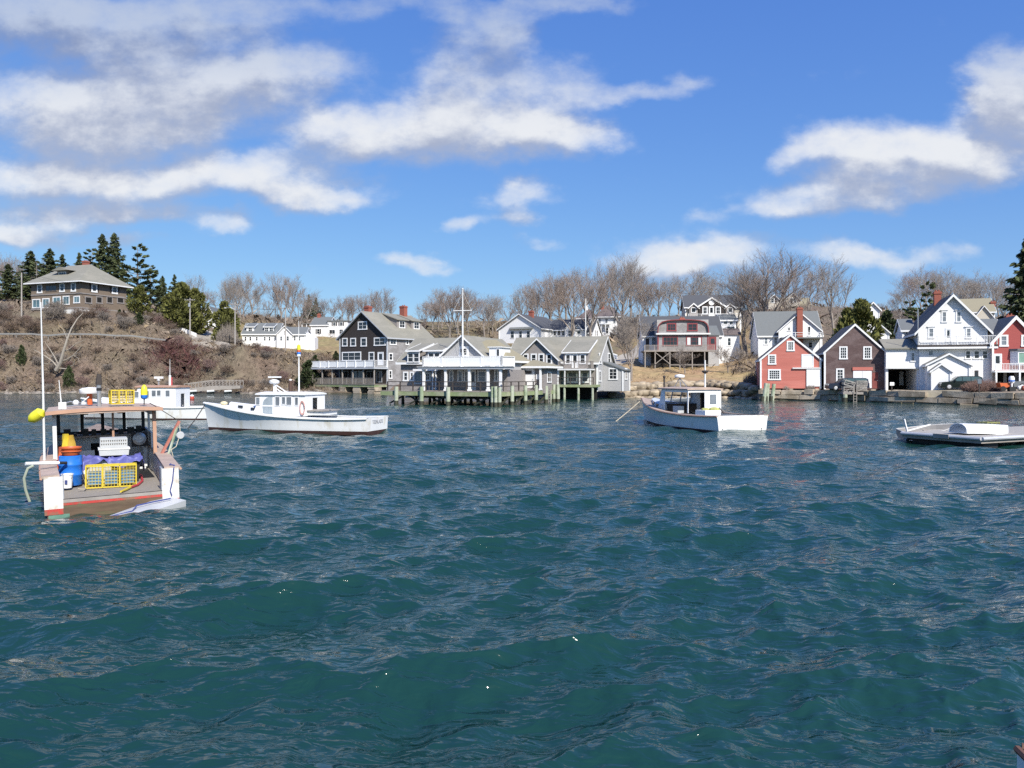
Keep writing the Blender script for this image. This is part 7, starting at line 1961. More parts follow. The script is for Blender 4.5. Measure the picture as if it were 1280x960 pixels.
# ---- white boat lying broadside
def broadside_boat():
    st = pt(472, 541, 46.3); st.z = .07
    bow = Vector((U(261) * 49.2, 49.2, 0))
    d = bow - st; L_ = d.length
    rz = math.atan2(-d.x, d.y)
    root = thing('lobster_boat', 'white lobster boat lying broadside with closed wheelhouse and buoys on its antenna', 'boat', st, rz)
    Hh = Hull(L_, 3.3, .86, .62, 1.62, tr=.9, rake=.35, fine=2.0)
    Hh.build(root, [HULLW, BOTDARK])
    Hh.cap(root, WHITE, .62, .3, rail=WHITE2)
    Hh.cockpit(root, WHITE2, GREYPAINT, .62)
    k = L_ / (472 - 261)                                       # metres along the hull per photo column
    Y = lambda px: (472 - px) * k
    hw = 1.18; z0 = .9; zr = 2.12
    sw = [(Y(386), Y(381.5), 1.6, 2.0), (Y(373.5), Y(369), 1.55, 2.0), (Y(367), Y(362), 1.6, 2.0)] 
    wheelhouse(root, Y(397), Y(332), hw, z0, zr, WHITE, WHITE, slant=.55, side_windows=[(Y(388.5), Y(385), 1.55, 1.98), (Y(380.5), Y(374.5), 1.55, 2.0), (Y(373), Y(369), 1.6, 2.0), (Y(366), Y(361), 1.5, 2.0), (Y(341.5), Y(337), 1.55, 1.95)],
               aft=[(-hw + .04, -.3, .9, 2.12), (.3, hw - .04, .9, 2.12), (-.3, .3, 1.95, 2.12)], roof_over=(.3, .06))
    for sg in (-1, 1):                                         # tall arched side opening closed with clear plastic
        m = MB(); y0, y1 = Y(357.3), Y(345.2); x = sg * hw; pts = [(y0, .98), (y1, .98)] + [(y1 - (y1 - y0) * (1 - math.cos(a)), 1.55 + .5 * math.sin(a)) for a in np.linspace(0, math.pi / 2, 6)]  + [(y0, 2.05)]
        m.prism(pts, 'x', *sorted((x + sg * .003, x + sg * .016))); o = m.build('side_curtain', pmat('plastic_curtain', (.33, .38, .41), .2, .25, 1.5), root)
        MB().box(*sorted((x + sg * .017, x + sg * .035)), y0, y1, 1.44, 1.52).build('curtain_bar', WHITE, o)
    trunk(Hh, root, WHITE, .585, .86, .34, .22, .45, ports=(.25, .60))
    ym = Y(348); m = MB(); m.beam((-.1, ym, zr + .1), (-.1, ym, zr + .62), .14); m.beam((-.1, ym, zr + .62), (.0, ym - .75, zr + .12), .05); m.beam((-.1, ym, zr + .40), (.0, ym - .45, zr + .12), .05); m.build('radar_mast', WHITE, root)
    m = MB(); m.lathe([(0, 0), (.22, .02), (.3, .1), (.3, .2), (.15, .28), (0, .3)], (-.1, ym + .05, zr + .62), 14); rd = m.build('radar', WHITE2, root, smooth=True)
    MB().box(-.18, -.02, ym - .38, ym + .42, zr + 1.0, zr + 1.09).build('radar_bar', WHITE, rd)
    MB().tube([(.0, Y(377), zr + .1), (.0, Y(376.7), zr + 2.5), (0, Y(376.5), zr + 4.4)], [.05, .04, .012], 6).build('antenna', WHITE2, root)
    for zz, mt in ((2.75, YELLOWF), (2.62, ORANGE), (2.47, BLUEP), (2.36, WHITE)):
        MB().lathe([(.02, 0), (.11, .02), (.115, .12), (.10, .16 + (.12 if mt is YELLOWF else 0)), (.03, .17 + (.17 if mt is YELLOWF else 0))], (0, Y(376.7), zr + zz - .1), 10).build('antenna_float', mt, root, smooth=True)
    m = MB()
    for i in range(3): m.tube([(-hw - .05, Y(394) + .25 * math.cos(a) * .6, 1.35 + .38 * math.sin(a) + i * .03) for a in np.linspace(0, 2 * math.pi, 12)], .03, 5)
    m.build('rope_coil', pmat('pink_rope', (.55, .32, .28), .9), root)
    m = MB(); m.box(-.9, .9, Y(415), Y(383), .95, 1.18); bx = m.build('engine_box', WHITE2, root)
    MB().box(-1.0, 1.0, Y(417), Y(382), 1.185, 1.25).build('bait_table', WOODGREY, bx)
    MB().tube([(-.3, Y(417), 1.25), (-.3, Y(420), 1.42)], .02, 5).build('hook', STEEL, bx)
    m = MB(); m.ball((-.15, Y(283), Hh.sheer(.9) + .14), .15, 9, (1, 1.6, .8)); m.build('anchor_float', pmat('pale_yellow', (.72, .62, .38), .6), root)
    MB().tube([(-.0, L_ + .2, 1.56), (-.35, L_ + .75, .5), (-.7, L_ + 1.2, -.2)], .03, 5).build('mooring_line', WOODDARK, root)
    f = bpy.data.curves.new('lettering', 'FONT'); f.body = 'TEENLADE'; f.size = .30; f.align_x = 'CENTER'; f.extrude = .004
    f.materials.append(pmat('faded_lettering', (.30, .31, .34), .7)); o = bpy.data.objects.new('lettering', f); COL.objects.link(o)
    bpy.context.view_layer.update(); me = bpy.data.meshes.new_from_object(o); bpy.data.objects.remove(o)
    o = bpy.data.objects.new('lettering', me); COL.objects.link(o); o.parent = root
    o.location = (.0, -.012, .50); o.rotation_euler = (R(90), 0, 0)
broadside_boat()

# ---- white boat showing its transom
def quarter_boat():
    st = Vector((U(928.5) * 47.1, 47.1, 0)); bow = Vector((U(806) * 58.2, 58.2, 0))
    d = bow - st; L_ = d.length; rz = math.atan2(-d.x, d.y)
    root = thing('lobster_boat', 'white lobster boat turned away with its bright square transom and open sided wheelhouse', 'boat', st, rz)
    Hh = Hull(L_, 3.95, .98, .66, 1.72, tr=.9, rake=.4, fine=2.0)
    Hh.build(root, [HULLW, BOTDARK])
    Hh.cap(root, BUFF, .60, .3, rail=BUFFTRIM)
    Hh.cockpit(root, WHITE2, GREYPAINT, .60)
    hw = 1.22; z0, zr = .95, 2.42
    y0, y1 = L_ * .34, L_ * .66
    wheelhouse(root, y0, y1, hw, z0, zr, WHITE, BUFF, slant=.5, side_windows=[], open_side=(-1, y0 + .1, y1 - .9),
               aft=[(.0, hw - .04, .9, zr), (-hw + .04, .0, zr - .16, zr)], roof_over=(.35, .1))
    MB().box(.38, .86, y0 - .012, y0 - .001, 1.5, 2.12).build('window', PANE2, root)
    MB().box(-.1, hw - .05, y0 + .35, y0 + .37, .9, 2.2).build('wheelhouse_shade', SHADEIN, root)  # near-black sheet painted for the shaded inside of the wheelhouse
    MB().box(-hw + .3, hw - .06, y1 - 1.0, y1 - .5, .9, 1.45).build('console', WOODDARK, root)
    m = MB(); m.box(-hw + .05, -hw + .5, y0 + 1.3, y0 + 1.9, .9, 1.35); m.build('bait_box', TOTE, root)
    trunk(Hh, root, pmat('pale_grey_paint', (.55, .58, .62), .5), .60, .88, .30, .20, .45, ports=(.2, .55))
    MB().tube([(.35, y0 + .5, zr + .1), (.35, y0 + .5, zr + 1.9)], [.06, .05], 8).build('mast', WHITE2, root)
    MB().lathe([(.0, 0), (.12, .02), (.2, .1), (.2, .16), (.05, .2)], (.35, y0 + .5, zr + 1.05), 10).build('mast_light', WOODDARK, root)
    m = MB(); m.lathe([(0, 0), (.3, .02), (.34, .1), (.3, .2), (0, .25)], (-.2, y1 - 1.1, zr + .75), 12); rd = m.build('radar_dome', WHITE, root, smooth=True)
    m = MB()
    for x, y in ((-.45, y1 - 1.6), (.1, y1 - 1.6), (-.45, y1 - .8), (.1, y1 - .8)): m.beam((x, y, zr + .12), (-.2, y1 - 1.1, zr + .75), .04)
    m.build('radar_stand', STEEL, root)
    m = MB(); m.tube([(-.9, y1 - .3, zr + .1), (-.9, y1 - .3, zr + .75)], .06, 6); m.ball((-.9, y1 - .3, zr + .82), .1, 8); m.build('running_light', WOODDARK, root)
    m = MB(); m.box(-1.0, .1, y0 - 1.6, y0 - .5, .40, 1.18); b2 = m.build('bait_tank', WHITE, root)
    m = MB(); m.ball((-.1, y0 - 1.2, 1.22), .3, 9, (1.2, 1.2, .5)); m.ball((-.6, y0 - 1.0, 1.22), .22, 9, (1.2, 1.2, .5)); m.build('rope_pile', pmat('yellow_green_rope', (.42, .42, .14), .9, .3, 8), b2)
    m = MB(); m.ball((.4, y0 - .6, 1.0), .25, 8, (1, 1, 1.2)); m.tube([(.35, y0 - .5, .9), (.55, y0 - .8, 1.3), (.7, y0 - 1.1, .95)], .05, 5); m.build('oilskins', WOODDARK, root)
    MB().tube([(-.05, L_ + .25, 1.62), (-1.35, L_ + .1, .7), (-2.6, L_ - .1, -.1)], .03, 5).build('mooring_line', ROPE, root)
    for x in (-1.4, 1.3): MB().cyl(x, -.03, .16, .2, .03, 6).build('drain', BLACK, root)
quarter_boat()

# ---- white boat behind the near boat
def far_boat():
    st = Vector((U(268) * 61.5, 61.5, 0)); bow = Vector((U(106) * 62.5, 62.5, 0))
    d = bow - st; L_ = d.length; rz = math.atan2(-d.x, d.y)
    root = thing('lobster_boat', 'white lobster boat with an orange edged roof partly hidden by the near boat', 'boat', st, rz)
    Hh = Hull(L_, 3.1, 1.0, .72, 1.6, tr=.9, rake=.3)
    Hh.build(root, [HULLW, BOTDARK]); Hh.cap(root, WHITE, .6, .3, rail=WHITE2); Hh.cockpit(root, WHITE2, GREYPAINT, .6)
    k = L_ / (268 - 106); Y = lambda px: (268 - px) * k
    wheelhouse(root, Y(229), Y(174), 1.1, .95, 2.42, WHITE, BUFFTRIM, slant=.6, side_windows=[(Y(222), Y(217), 1.75, 2.2), (Y(211), Y(206.5), 1.8, 2.2), (Y(205), Y(200), 1.75, 2.2), (Y(196.5), Y(190), 1.65, 2.15), (Y(184), Y(179), 1.65, 2.1)],
               aft=[(-1.06, -.3, .9, 2.42), (.3, 1.06, .9, 2.42), (-.3, .3, 1.95, 2.42)], roof_over=(.25, .08))
    trunk(Hh, root, WHITE, .60, .86, .34, .2, .42, ports=(.3,))
    y = Y(213); m = MB().tube([(0, y, 2.5), (0, y, 3.35)], .09, 8).build('mast', WHITE, root); MB().tube([(0, y, 3.35), (0, y, 4.6)], [.03, .012], 5).build('antenna', WHITE2, root)
    MB().box(-.02, .02, y - .2, y - .1, 2.6, 3.2).build('flag', pmat('red_cloth', (.45, .05, .06), .8), root)
    y = Y(199); MB().tube([(0, y, 2.5), (0, y, 2.95)], .06, 6).build('radar_post', STEEL, root); MB().box(-.08, .08, y - .34, y + .34, 3.1, 3.26).build('radar_bar', WHITE, root); MB().lathe([(0, 0), (.14, 0), (.1, .16)], (0, y, 2.94), 8).build('radar', TOTE, root)
    MB().box(-1.2, .5, Y(215), Y(200), .6, .78).build('fish_box', WOODGREY, root)
far_boat()

# ---- float with dinghies
def dinghy(name, label, L_=2.7, B=1.25, D_=.46, mat=HULLW, inner=WHITE2, rail=WHITE2, group=None):
    root = thing(name, label, 'dinghy', (0, 0, 0), 0, group)
    n = 12; P, Q = [], []
    for i in range(n):
        t = i / (n - 1); b = B / 2 * (.78 + .22 * math.sin(min(1, t / .45) * math.pi / 2)) if t < .45 else B / 2 * max(.05, 1 - ((t - .45) / .55) ** 2.1)
        sh = D_ * (.92 - .25 * t * (1 - t) + .30 * t * t); y = L_ * t; w = b * (.78 - .35 * max(0, t - .4))
        kl = .02 + .16 * max(0, t - .6) ** 1.5
        row = [(-b, y, sh), (-b * .96, y, sh * .55), (-w, y, .12 + kl), (-w * .55, y, kl + .02), (0, y, kl)]; row += [(-x, yy, z) for x, yy, z in row[-2::-1]]
        P.append(row); e = .03
        Q.append([(x * (1 - e / max(b, .08)), yy, z + (e if abs(x) < b * .9 else 0)) for x, yy, z in row])
    def skin(rows, cap):
        m = MB(); k = 9
        for a, b in zip(rows, rows[1:]): m.add([*a, *b], [(i, i + 1, k + 1 + i, k + i) for i in range(k - 1)])
        m.add(rows[0], [tuple(range(k - 1, -1, -1))])
        return m
    skin(P, 1).build('hull', mat, root, smooth=True); skin(Q, 1).build('inner_skin', inner, root, smooth=True)
    m = MB()
    for s in (0, -1): m.tube([r[s] for r in P], .028, 6)
    m.tube([P[0][0], P[0][-1]], .028, 6); m.build('gunwale', rail, root)
    for t in (.14, .5): i = round(t * (n - 1)); b = P[i][0][0] * .93; MB().box(b, -b, P[i][0][1] - .12, P[i][0][1] + .12, D_ * .52, D_ * .56).build('thwart', WOODGREY, root)
    return root
def mooring_float():
    C = Vector((21.35, 36.4, .14)); a = Vector((-.44, .898, 0)); b = Vector((.898, .44, 0))   # near corner, the left edge and the long edge
    root = thing('mooring_float', 'low grey planked float with white bumpers at the right edge', 'float', C, math.atan2(b.y, b.x))
    L_, W_ = 10.5, 4.1                                        # local x along b, local y along a
    m = MB()
    for i in range(24): x = .06 + i * (L_ - .12) / 24; m.box(x, x + (L_ - .12) / 24 - .012, .08, W_ - .08, .34, .385)
    m.build('deck', pmat('pale_grey_planks', (.36, .335, .30), .85, .16, 2, (3, .5, 1)), root)
    m = MB(); m.box(0, L_, 0, .1, .08, .335); m.box(0, L_, W_ - .1, W_, .08, .335); m.box(0, .1, .1, W_ - .1, .08, .335); m.box(L_ - .1, L_, .1, W_ - .1, .08, .335); m.build('frame', WOODGREY, root)
    m = MB(); m.tube([(-.05, -.03, .30), (-.05, W_, .30)], .085, 8); m.tube([(-.02, -.06, .30), (L_, -.06, .30)], .085, 8); m.build('bumper', pmat('pale_bumper', (.48, .49, .52), .5, .1, 2), root)
    MB().box(-.15, -.13, 1.5, 2.3, .2, .40).build('tyre_pad', WOODGREY, root)
    m = MB()
    for x in (1, 4, 7, 9.6): m.box(x - .5, x + .5, .2, W_ - .2, -.35, .075)
    m.build('pontoon', BLACK, root)
    loc = lambda x, y, z: C + b * x + a * y + Vector((0, 0, z))
    th = math.atan2(b.y, b.x)
    d1 = dinghy('dinghy', 'white dinghy lying upside down on the grey float', 3.0, 1.35, .50)
    # keel up on the deck
    d1.rotation_euler = (R(2), R(180), R(-74)); d1.location = loc(.55, 1.5, .385 + .55)
    d2 = dinghy('dinghy', 'open grey white dinghy moored against the far end of the float', 3.0, 1.3, .52, pmat('dull_grey_hull', (.40, .44, .48), .5, .1, 2), pmat('dull_inner', (.30, .29, .28), .7, .1, 3), pmat('dull_rail', (.46, .45, .43), .6))
    d2.rotation_euler = (R(4), R(10), R(-84)); d2.location = (20.0, 41.1, .0)
    m = thing('fender_frame', 'white painted bracket standing at the left corner of the float', 'bracket', loc(.12, W_ - .2, .385), th)
    MB().beam((0, 0, 0), (-.10, .1, .62), .07).beam((0, 0, .04), (1.5, -.15, .32), .06).build('bar', WHITE2, m)
    d3 = dinghy('dinghy', 'white dinghy floating with its bow to the float at the right edge', 2.8, 1.25, .46)
    d3.location = pt(1322, 551, 38.5); d3.location.z = -.05; d3.rotation_euler = (0, 0, R(82))
    wire_trap('lobster_trap', 'yellow green wire trap on the back of the grey float', loc(4.6, 2.4, .385), th, 1.0, .55, .42, pmat('olive_wire', (.30, .30, .10), .6), 'yellow wire lobster traps', ROPE)
mooring_float()
d = dinghy('dinghy', 'grey skiff moored beyond the bow of the open sided lobster boat', 5.4, 1.7, .8, pmat('blue_grey_hull', (.16, .18, .20), .6, .1, 2), WOODDARK, WHITE2)
d.location = (U(812) * 92, 92, -.1); d.rotation_euler = (0, 0, R(-80))
# the corner of a boat just below the camera
d = dinghy('dinghy', 'white dinghy with a brown rub rail cut off by the lower right corner', 3.0, 1.3, .5, HULLW, WHITE2, pmat('brown_rail', (.12, .06, .04), .7))
d.location = (5.24, 3.30, -.05); d.rotation_euler = (0, 0, R(30))
b_ = float_buoy('mooring_buoy', 'red mooring buoy with a white top off the left shore', (U(240) * 114, 114, -.1), (0, 0, 1), .75, .3, [(.7, pmat('red_buoy', (.5, .08, .05), .5)), (1.0, WHITE)])
# ------------------------------------------------------------------ shore rocks
def rocks():
    rng = np.random.default_rng(12)
    import bmesh
    bm = bmesh.new(); bmesh.ops.create_icosphere(bm, subdivisions=2, radius=1)
    B = np.array([v.co[:] for v in bm.verts]); Fc = np.array([[v.index for v in f.verts] for f in bm.faces]); bm.free()
    B0 = B
    def field(name, label, mat, items, boxy=1.0):
        B = np.sign(B0) * np.abs(B0) ** boxy
        V, T = [], []
        for i, (px, s, size, dz) in enumerate(items):
            D = float(shore_d(np.array(U(px)))) + s; x = U(px) * D
            sc = size * rng.uniform(.6, 1.3, 3) * np.array([1.25, 1, .62])
            a = rng.uniform(0, 6.28); ph = rng.uniform(0, 6.28, 3)
            P = B * (1 + .18 * np.sin(B[:, [1, 2, 0]] * 3.1 + ph).sum(1, keepdims=True) * .6 + .10 * np.sign(np.sin(B * 4 + ph)).sum(1, keepdims=True) * .5) * sc
            P = np.stack([P[:, 0] * math.cos(a) - P[:, 1] * math.sin(a), P[:, 0] * math.sin(a) + P[:, 1] * math.cos(a), P[:, 2]], 1)
            z = max(ground(x, D), -.35) + dz
            V.append(P + np.array([x, D, z])); T.append(Fc + len(B) * i)
        o = mesh_np(name, np.concatenate(V), np.concatenate(T), mat); o['kind'] = 'stuff'; tag(o, label, 'rocks')
    field('shore_rocks', 'grey brown stones scattered along the left beach', ROCK, [(rng.uniform(-200, 405), rng.choice([rng.uniform(-.5, 2), rng.uniform(2, 7)]), rng.uniform(.18, .55), 0) for _ in range(620)])
    pale = pmat('pale_boulder', (.36, .295, .21), .85, .2, 1.5, col2=(.24, .19, .13), mix2=.4, scale2=.6, bump=.5, island=.3)
    field('boulders', 'pale boulders of the rough sea wall below the grass bank', pale, [(rng.uniform(768, 948), s, rng.uniform(.28, .72) * (1.1 if s > 1 else .9), z) for s, z, n in ((.2, .0, 110), (1.3, .15, 120), (2.3, .2, 100), (3.0, .1, 50)) for _ in range(n)], .6)
    field('weedy_rocks', 'dark weedy rocks at the waterline', WETROCK, [(rng.uniform(*rng.choice([[765, 948], [-150, 420], [400, 500]])), rng.uniform(-1.0, .5), rng.uniform(.25, .6), -.1) for _ in range(260)])
rocks()

# ------------------------------------------------------------------ roadside
def guardrail():
    root = thing('guardrail', 'pale steel guardrail along the road above the left bank', 'guardrail', (0, 0, 0))
    pts = [Vector((U(px) * d, d, 0)) for px, d in ((-220, 172.5), (-100, 169), (0, 166.3), (100, 166.3), (207, 168.6))]
    dense = []
    for a, b in zip(pts, pts[1:]):
        n = max(1, int((b - a).length / 3)); dense += [a.lerp(b, i / n) for i in range(n)]
    dense.append(pts[-1])
    zs = [ground(p.x, p.y + 2.6) for p in dense]; zs = [max(zs[max(0, i - 1):i + 2]) for i in range(len(zs))]
    top = [Vector((p.x, p.y, z + .78)) for p, z in zip(dense, zs)]
    m = MB()
    for a, b in zip(top, top[1:]): m.beam(a, b, .06, .12); m.beam(a - Vector((0, 0, .2)), b - Vector((0, 0, .2)), .06, .12); m.beam(a - Vector((0, .03, .1)), b - Vector((0, .03, .1)), .03, .1)
    m.build('rail', pmat('dull_steel', (.25, .245, .235), .5, .1, 1), root)
    for p, t in list(zip(dense, top))[::2]: MB().box(p.x - .07, p.x + .07, p.y + .06, p.y + .2, t.z - 1.4, t.z + .05).build('rail_post', WOODGREY, root)
guardrail()

def utility_pole(label, px, base, top, D, arm=None, lamp=False, trans=False):
    p = pt(px, base, D); hgt = (base - top) * D / F
    root = thing('utility_pole', label, 'pole', p, 0, 'utility poles along the road')
    MB().tube([(0, 0, -1.5), (0, 0, hgt)], [.17, .12], 8).build('pole', POLEWOOD, root)
    if arm:
        z = hgt - arm; MB().beam((-1.15, -.16, z), (1.15, -.16, z), .10, .12).build('crossarm', POLEWOOD, root)
        m = MB()
        for x in (-1.05, -.5, .5, 1.05): m.cyl(x, -.16, z + .06, z + .2, .04, 6)
        m.build('insulators', STEEL, root)
    if trans: MB().cyl(.0, -.42, hgt - 2.0, hgt - 1.2, .26, 10).build('transformer', STEEL, root)
    if lamp:
        z = hgt - 1.6; o = MB().tube([(0, -.1, z), (-1.0, -.3, z + .35), (-1.9, -.4, z + .3)], .04, 6).build('lamp_arm', STEEL, root)
        MB().ball((-2.05, -.4, z + .24), .2, 8, (1.5, 1, .5)).build('lamp_head', WHITE2, o)
    return p + Vector((0, -.16, hgt - (arm or .3) + .2))
tops = [utility_pole('plain utility pole left of the hill house', 27, 392, 341, 178), utility_pole('utility pole with a crossarm and transformer in front of the tall olive cedar', 237.5, 419, 372.5, 180, .45, trans=True),
        utility_pole('utility pole with a street lamp arm beside the cape house', 293.8, 437, 377.5, 176, .5, lamp=True), utility_pole('utility pole with a crossarm in front of the cape house gable', 356.8, 442, 383, 178, .4)]
def wire(a, b, sag, dx):
    P = []
    for i in range(15):
        t = i / 14; q = a.lerp(b, t); P.append((q.x + dx, q.y, q.z - sag * 4 * t * (1 - t)))
    return P
m = MB()
for a, b in zip(tops, tops[1:]):
    for dx in (-1.05, .5, 1.05): m.tube(wire(a, b, .9, dx), .016, 3, False)
root = thing('power_line', 'thin power wires strung between the utility poles above the left bank', 'wires', (0, 0, 0)); m.build('wires', BLACK, root)

def picket(name, label, pts, h, mat, cat='fence', pale=.25):
    root = thing(name, label, cat, (0, 0, 0)); m = MB()
    P = [Vector((*(q := gp(px, D))[:2], q.z)) for px, D in pts]
    for a, b in zip(P, P[1:]):
        m.beam(a + Vector((0, 0, h * .85)), b + Vector((0, 0, h * .85)), .06, .1); m.beam(a + Vector((0, 0, h * .35)), b + Vector((0, 0, h * .35)), .06, .1)
        n = max(2, int((b - a).length / pale))
        for i in range(n): q = a.lerp(b, i / n); m.box(q.x - .06, q.x + .06, q.y - .07, q.y - .04, q.z - .2, q.z + h)
    m.build('pickets', mat, root)
picket('picket_fence', 'short white fence sloping down beside the first utility pole', [(223, 186), (234, 184), (246, 181)], 1.0, WHITE)
picket('picket_fence', 'short white fence on the slope below the big hip roofed house', [(760, 172), (772, 168)], 1.2, WHITE)
picket('rail_fence', 'weathered rail fence across the slope left of the stilted deck', [(766, 152), (786, 154), (806, 157)], 1.0, WOODGREY, pale=2.2)

def dead_tree():
    D = 158.5; root = thing('dead_tree', 'bleached fallen dead tree with bare limbs on the left bank', 'tree', (U(73) * D, D, 0))
    def P(px, py, dd=0): q = pt(px, py, D + dd); return Vector((q.x - U(73) * D, dd, q.z))
    MB().tube([P(70, 463), P(76, 452, -.4), P(79, 440, -.8), P(84, 424, -1), P(89, 411, -.6), P(97, 398, -.3), P(104, 391, .5)], [.40, .34, .25, .19, .14, .09, .04], 7).build('trunk', BARKLIGHT, root, smooth=True)
    for pts, r in ((((72, 459), (66, 452), (58, 446), (48, 440), (42, 437)), .22), (((73, 456), (68, 446), (62, 436), (56, 427)), .2), (((76, 452), (84, 449), (92, 444), (99, 436), (103, 430)), .2), (((79, 440), (87, 436), (96, 429), (108, 424)), .16),
                   (((72, 460), (82, 461), (92, 456), (94, 448)), .18), (((84, 424), (80, 414), (74, 404)), .1), (((66, 452), (58, 455), (50, 452)), .12), (((92, 444), (98, 448), (99, 455)), .1), (((68, 446), (60, 444), (50, 430)), .1)):
        n = len(pts); rr = [r * .75 * (1 - .8 * i / (n - 1)) for i in range(n)]
        MB().tube([P(a, b, -.3 * i * (1 if r > .15 else -.6)) for i, (a, b) in enumerate(pts)], rr, 6).build('limb', BARKLIGHT, root, smooth=True)
dead_tree()

def gangway():
    D = 150.5; a = pt(229, 487, D); b = pt(300, 482, D + 1)
    root = thing('gangway', 'grey wooden gangway with a railed ramp lying on the left shore', 'gangway', a, math.atan2(b.y - a.y, b.x - a.x)); L_ = (b - a).length
    MB().prism([(0, -.5), (L_, .2), (L_, .75), (L_ * .5, .72), (0, .12)], 'y', 0, 2.6).build('deck', WOODGREY, root)
    for y in (0, 2.5):
        m = MB(); z = lambda x: .12 + (.75 - .12) * min(1, x / (L_ * .5))
        m.beam((L_ * .02, y, z(0) + .95), (L_ * .5, y, .75 + 1.0), .12); m.beam((L_ * .5, y, 1.75), (L_, y, 1.75), .12)
        for i in range(9): x = L_ * (.02 + .98 * i / 8); m.beam((x, y, z(x) - .05), (x, y, z(x) + 1.0), .11)
        for i in range(8): x = L_ * (.02 + .98 * i / 8); x2 = L_ * (.02 + .98 * (i + 1) / 8); m.beam((x, y, z(x)), (x2, y, z(x2) + .95), .07)
        m.build('rail', WOODGREY, root)
    for x in (1.2, 4.4, 7.6): MB().tube([(x, -.15, -.35), (x + 1.3, -.15, -.25)], .2, 8).build('drum', WHITE2, root)
    MB().box(.3, L_ * .9, .3, 2.3, -1.2, -.52).build('crib', WOODDARK, root)
gangway()
root = thing('piling', 'dark brown piling with a white cap off the left shore', 'piling', (U(363) * 141, 141, 0))
MB().tube([(0, 0, -3), (0, 0, 2.5)], .34, 10).build('post', pmat('brown_pile', (.11, .065, .05), .8, .2, 3), root); MB().lathe([(.26, 0), (.28, .1), (.1, .24), (0, .26)], (0, 0, 2.5), 10).build('cap', WHITE, root)

# ------------------------------------------------------------------ wharf
for i, (px, lean, lab) in enumerate(((956.5, .14, 'leftmost of three leaning green mooring piles by the red barn'), (961.5, .05, 'middle of three leaning green mooring piles by the red barn'), (967.5, .10, 'rightmost of three leaning green mooring piles by the red barn'))):
    D = 106.6 + .3 * i; root = thing('mooring_pile', lab, 'piling', (U(px) * D - .25, D, -1.5), 0, 'mooring piles at the end of the quay')
    top = H - (479 + i * .4 - PY) * D / F + 1.5
    MB().tube([(-.35, 0, -1.5), (lean * 3, .15, top)], [.27, .24], 9).build('shaft', PILEGREEN, root, smooth=True)
    MB().tube([(-.2 , .02, .3), (-.2 + lean * .9, .05, 2.1)], [.285, .275], 9).build('weed_band', PILEDARK, root, smooth=True)

def trap_stand():
    D = 101.6; th = R(-40)
    root = thing('trap_platform', 'small wooden platform on two pairs of green piles against the quay', 'platform', (U(1071.5) * D, D, 0), R(-8))
    z = H - 20.2 * D / F
    MB().box(-1.75, 1.75, -.2, 2.6, z - .28, z).build('deck', WOODGREY, root)
    for x in (-1.45, 1.45):
        for y in (.0, 2.2): MB().tube([(x * 1.05, y, -3), (x, y, z - .28)], [.3, .27], 9).build('pile', PILEGREEN, root, smooth=True); 
        MB().tube([(x * 1.05, 0, -1), (x * 1.03, 0, .55)], .315, 9).build('weed_band', PILEDARK, root, smooth=True)
    m = MB()
    for x in (-.55, -.15): m.beam((x, -.32, -2), (x - .1 * x, -.26, z + .9), .07)
    for k in range(7): m.beam((-.56, -.3, -1.0 + k * .35), (-.14, -.3, -1.0 + k * .35), .05)
    m.build('ladder', WOODGREY, root)
    wood = pmat('grey_lath', (.36, .335, .30), .85, .2, 4)
    labs = ['weathered wooden trap at the lower left of the stack on the quay platform', 'weathered wooden trap at the lower right of the stack on the quay platform', 'weathered wooden trap at the upper left of the stack on the quay platform', 'weathered wooden trap at the upper right of the stack on the quay platform']
    for i, (x, zz, tl) in enumerate(((-.82, 0, 0), (.78, 0, 0), (-.85, .72, .10), (.84, .72, -.05))):
        t = thing('lobster_trap', labs[i], 'lobster trap', root.location + Vector((x, .5, z + zz + (.04 if zz else 0))), R(-8), 'wooden traps on the quay platform')
        t.rotation_euler = (0, tl * 3 if i == 2 else 0, R(-8))
        m = MB()
        for y in (0, .55, 1.1):
            for q in (-.62, .62): m.beam((q, y, .0), (q, y, .66), .07)
            m.beam((-.62, y, .03), (.62, y, .03), .07); m.beam((-.62, y, .66), (.62, y, .66), .07)
        m.build('frame', wood, t)
        m = MB()
        for k in range(5): zz_ = .12 + k * .11; m.beam((-.64, 0, zz_), (.64, 0, zz_), .02, .045) if k % 2 == 0 or i % 2 else None; m.beam((-.64, 0, zz_), (-.64, 1.1, zz_), .02, .045); m.beam((.64, 0, zz_), (.64, 1.1, zz_), .02, .045)
        m.beam((-.6, -.02, .06), (.6, -.02, .62), .05); 
        for k in range(7): x_ = -.54 + k * .18; m.box(x_ - .03, x_ + .03, .0, 1.1, .69, .71)
        m.build('laths', wood, t)
trap_stand()

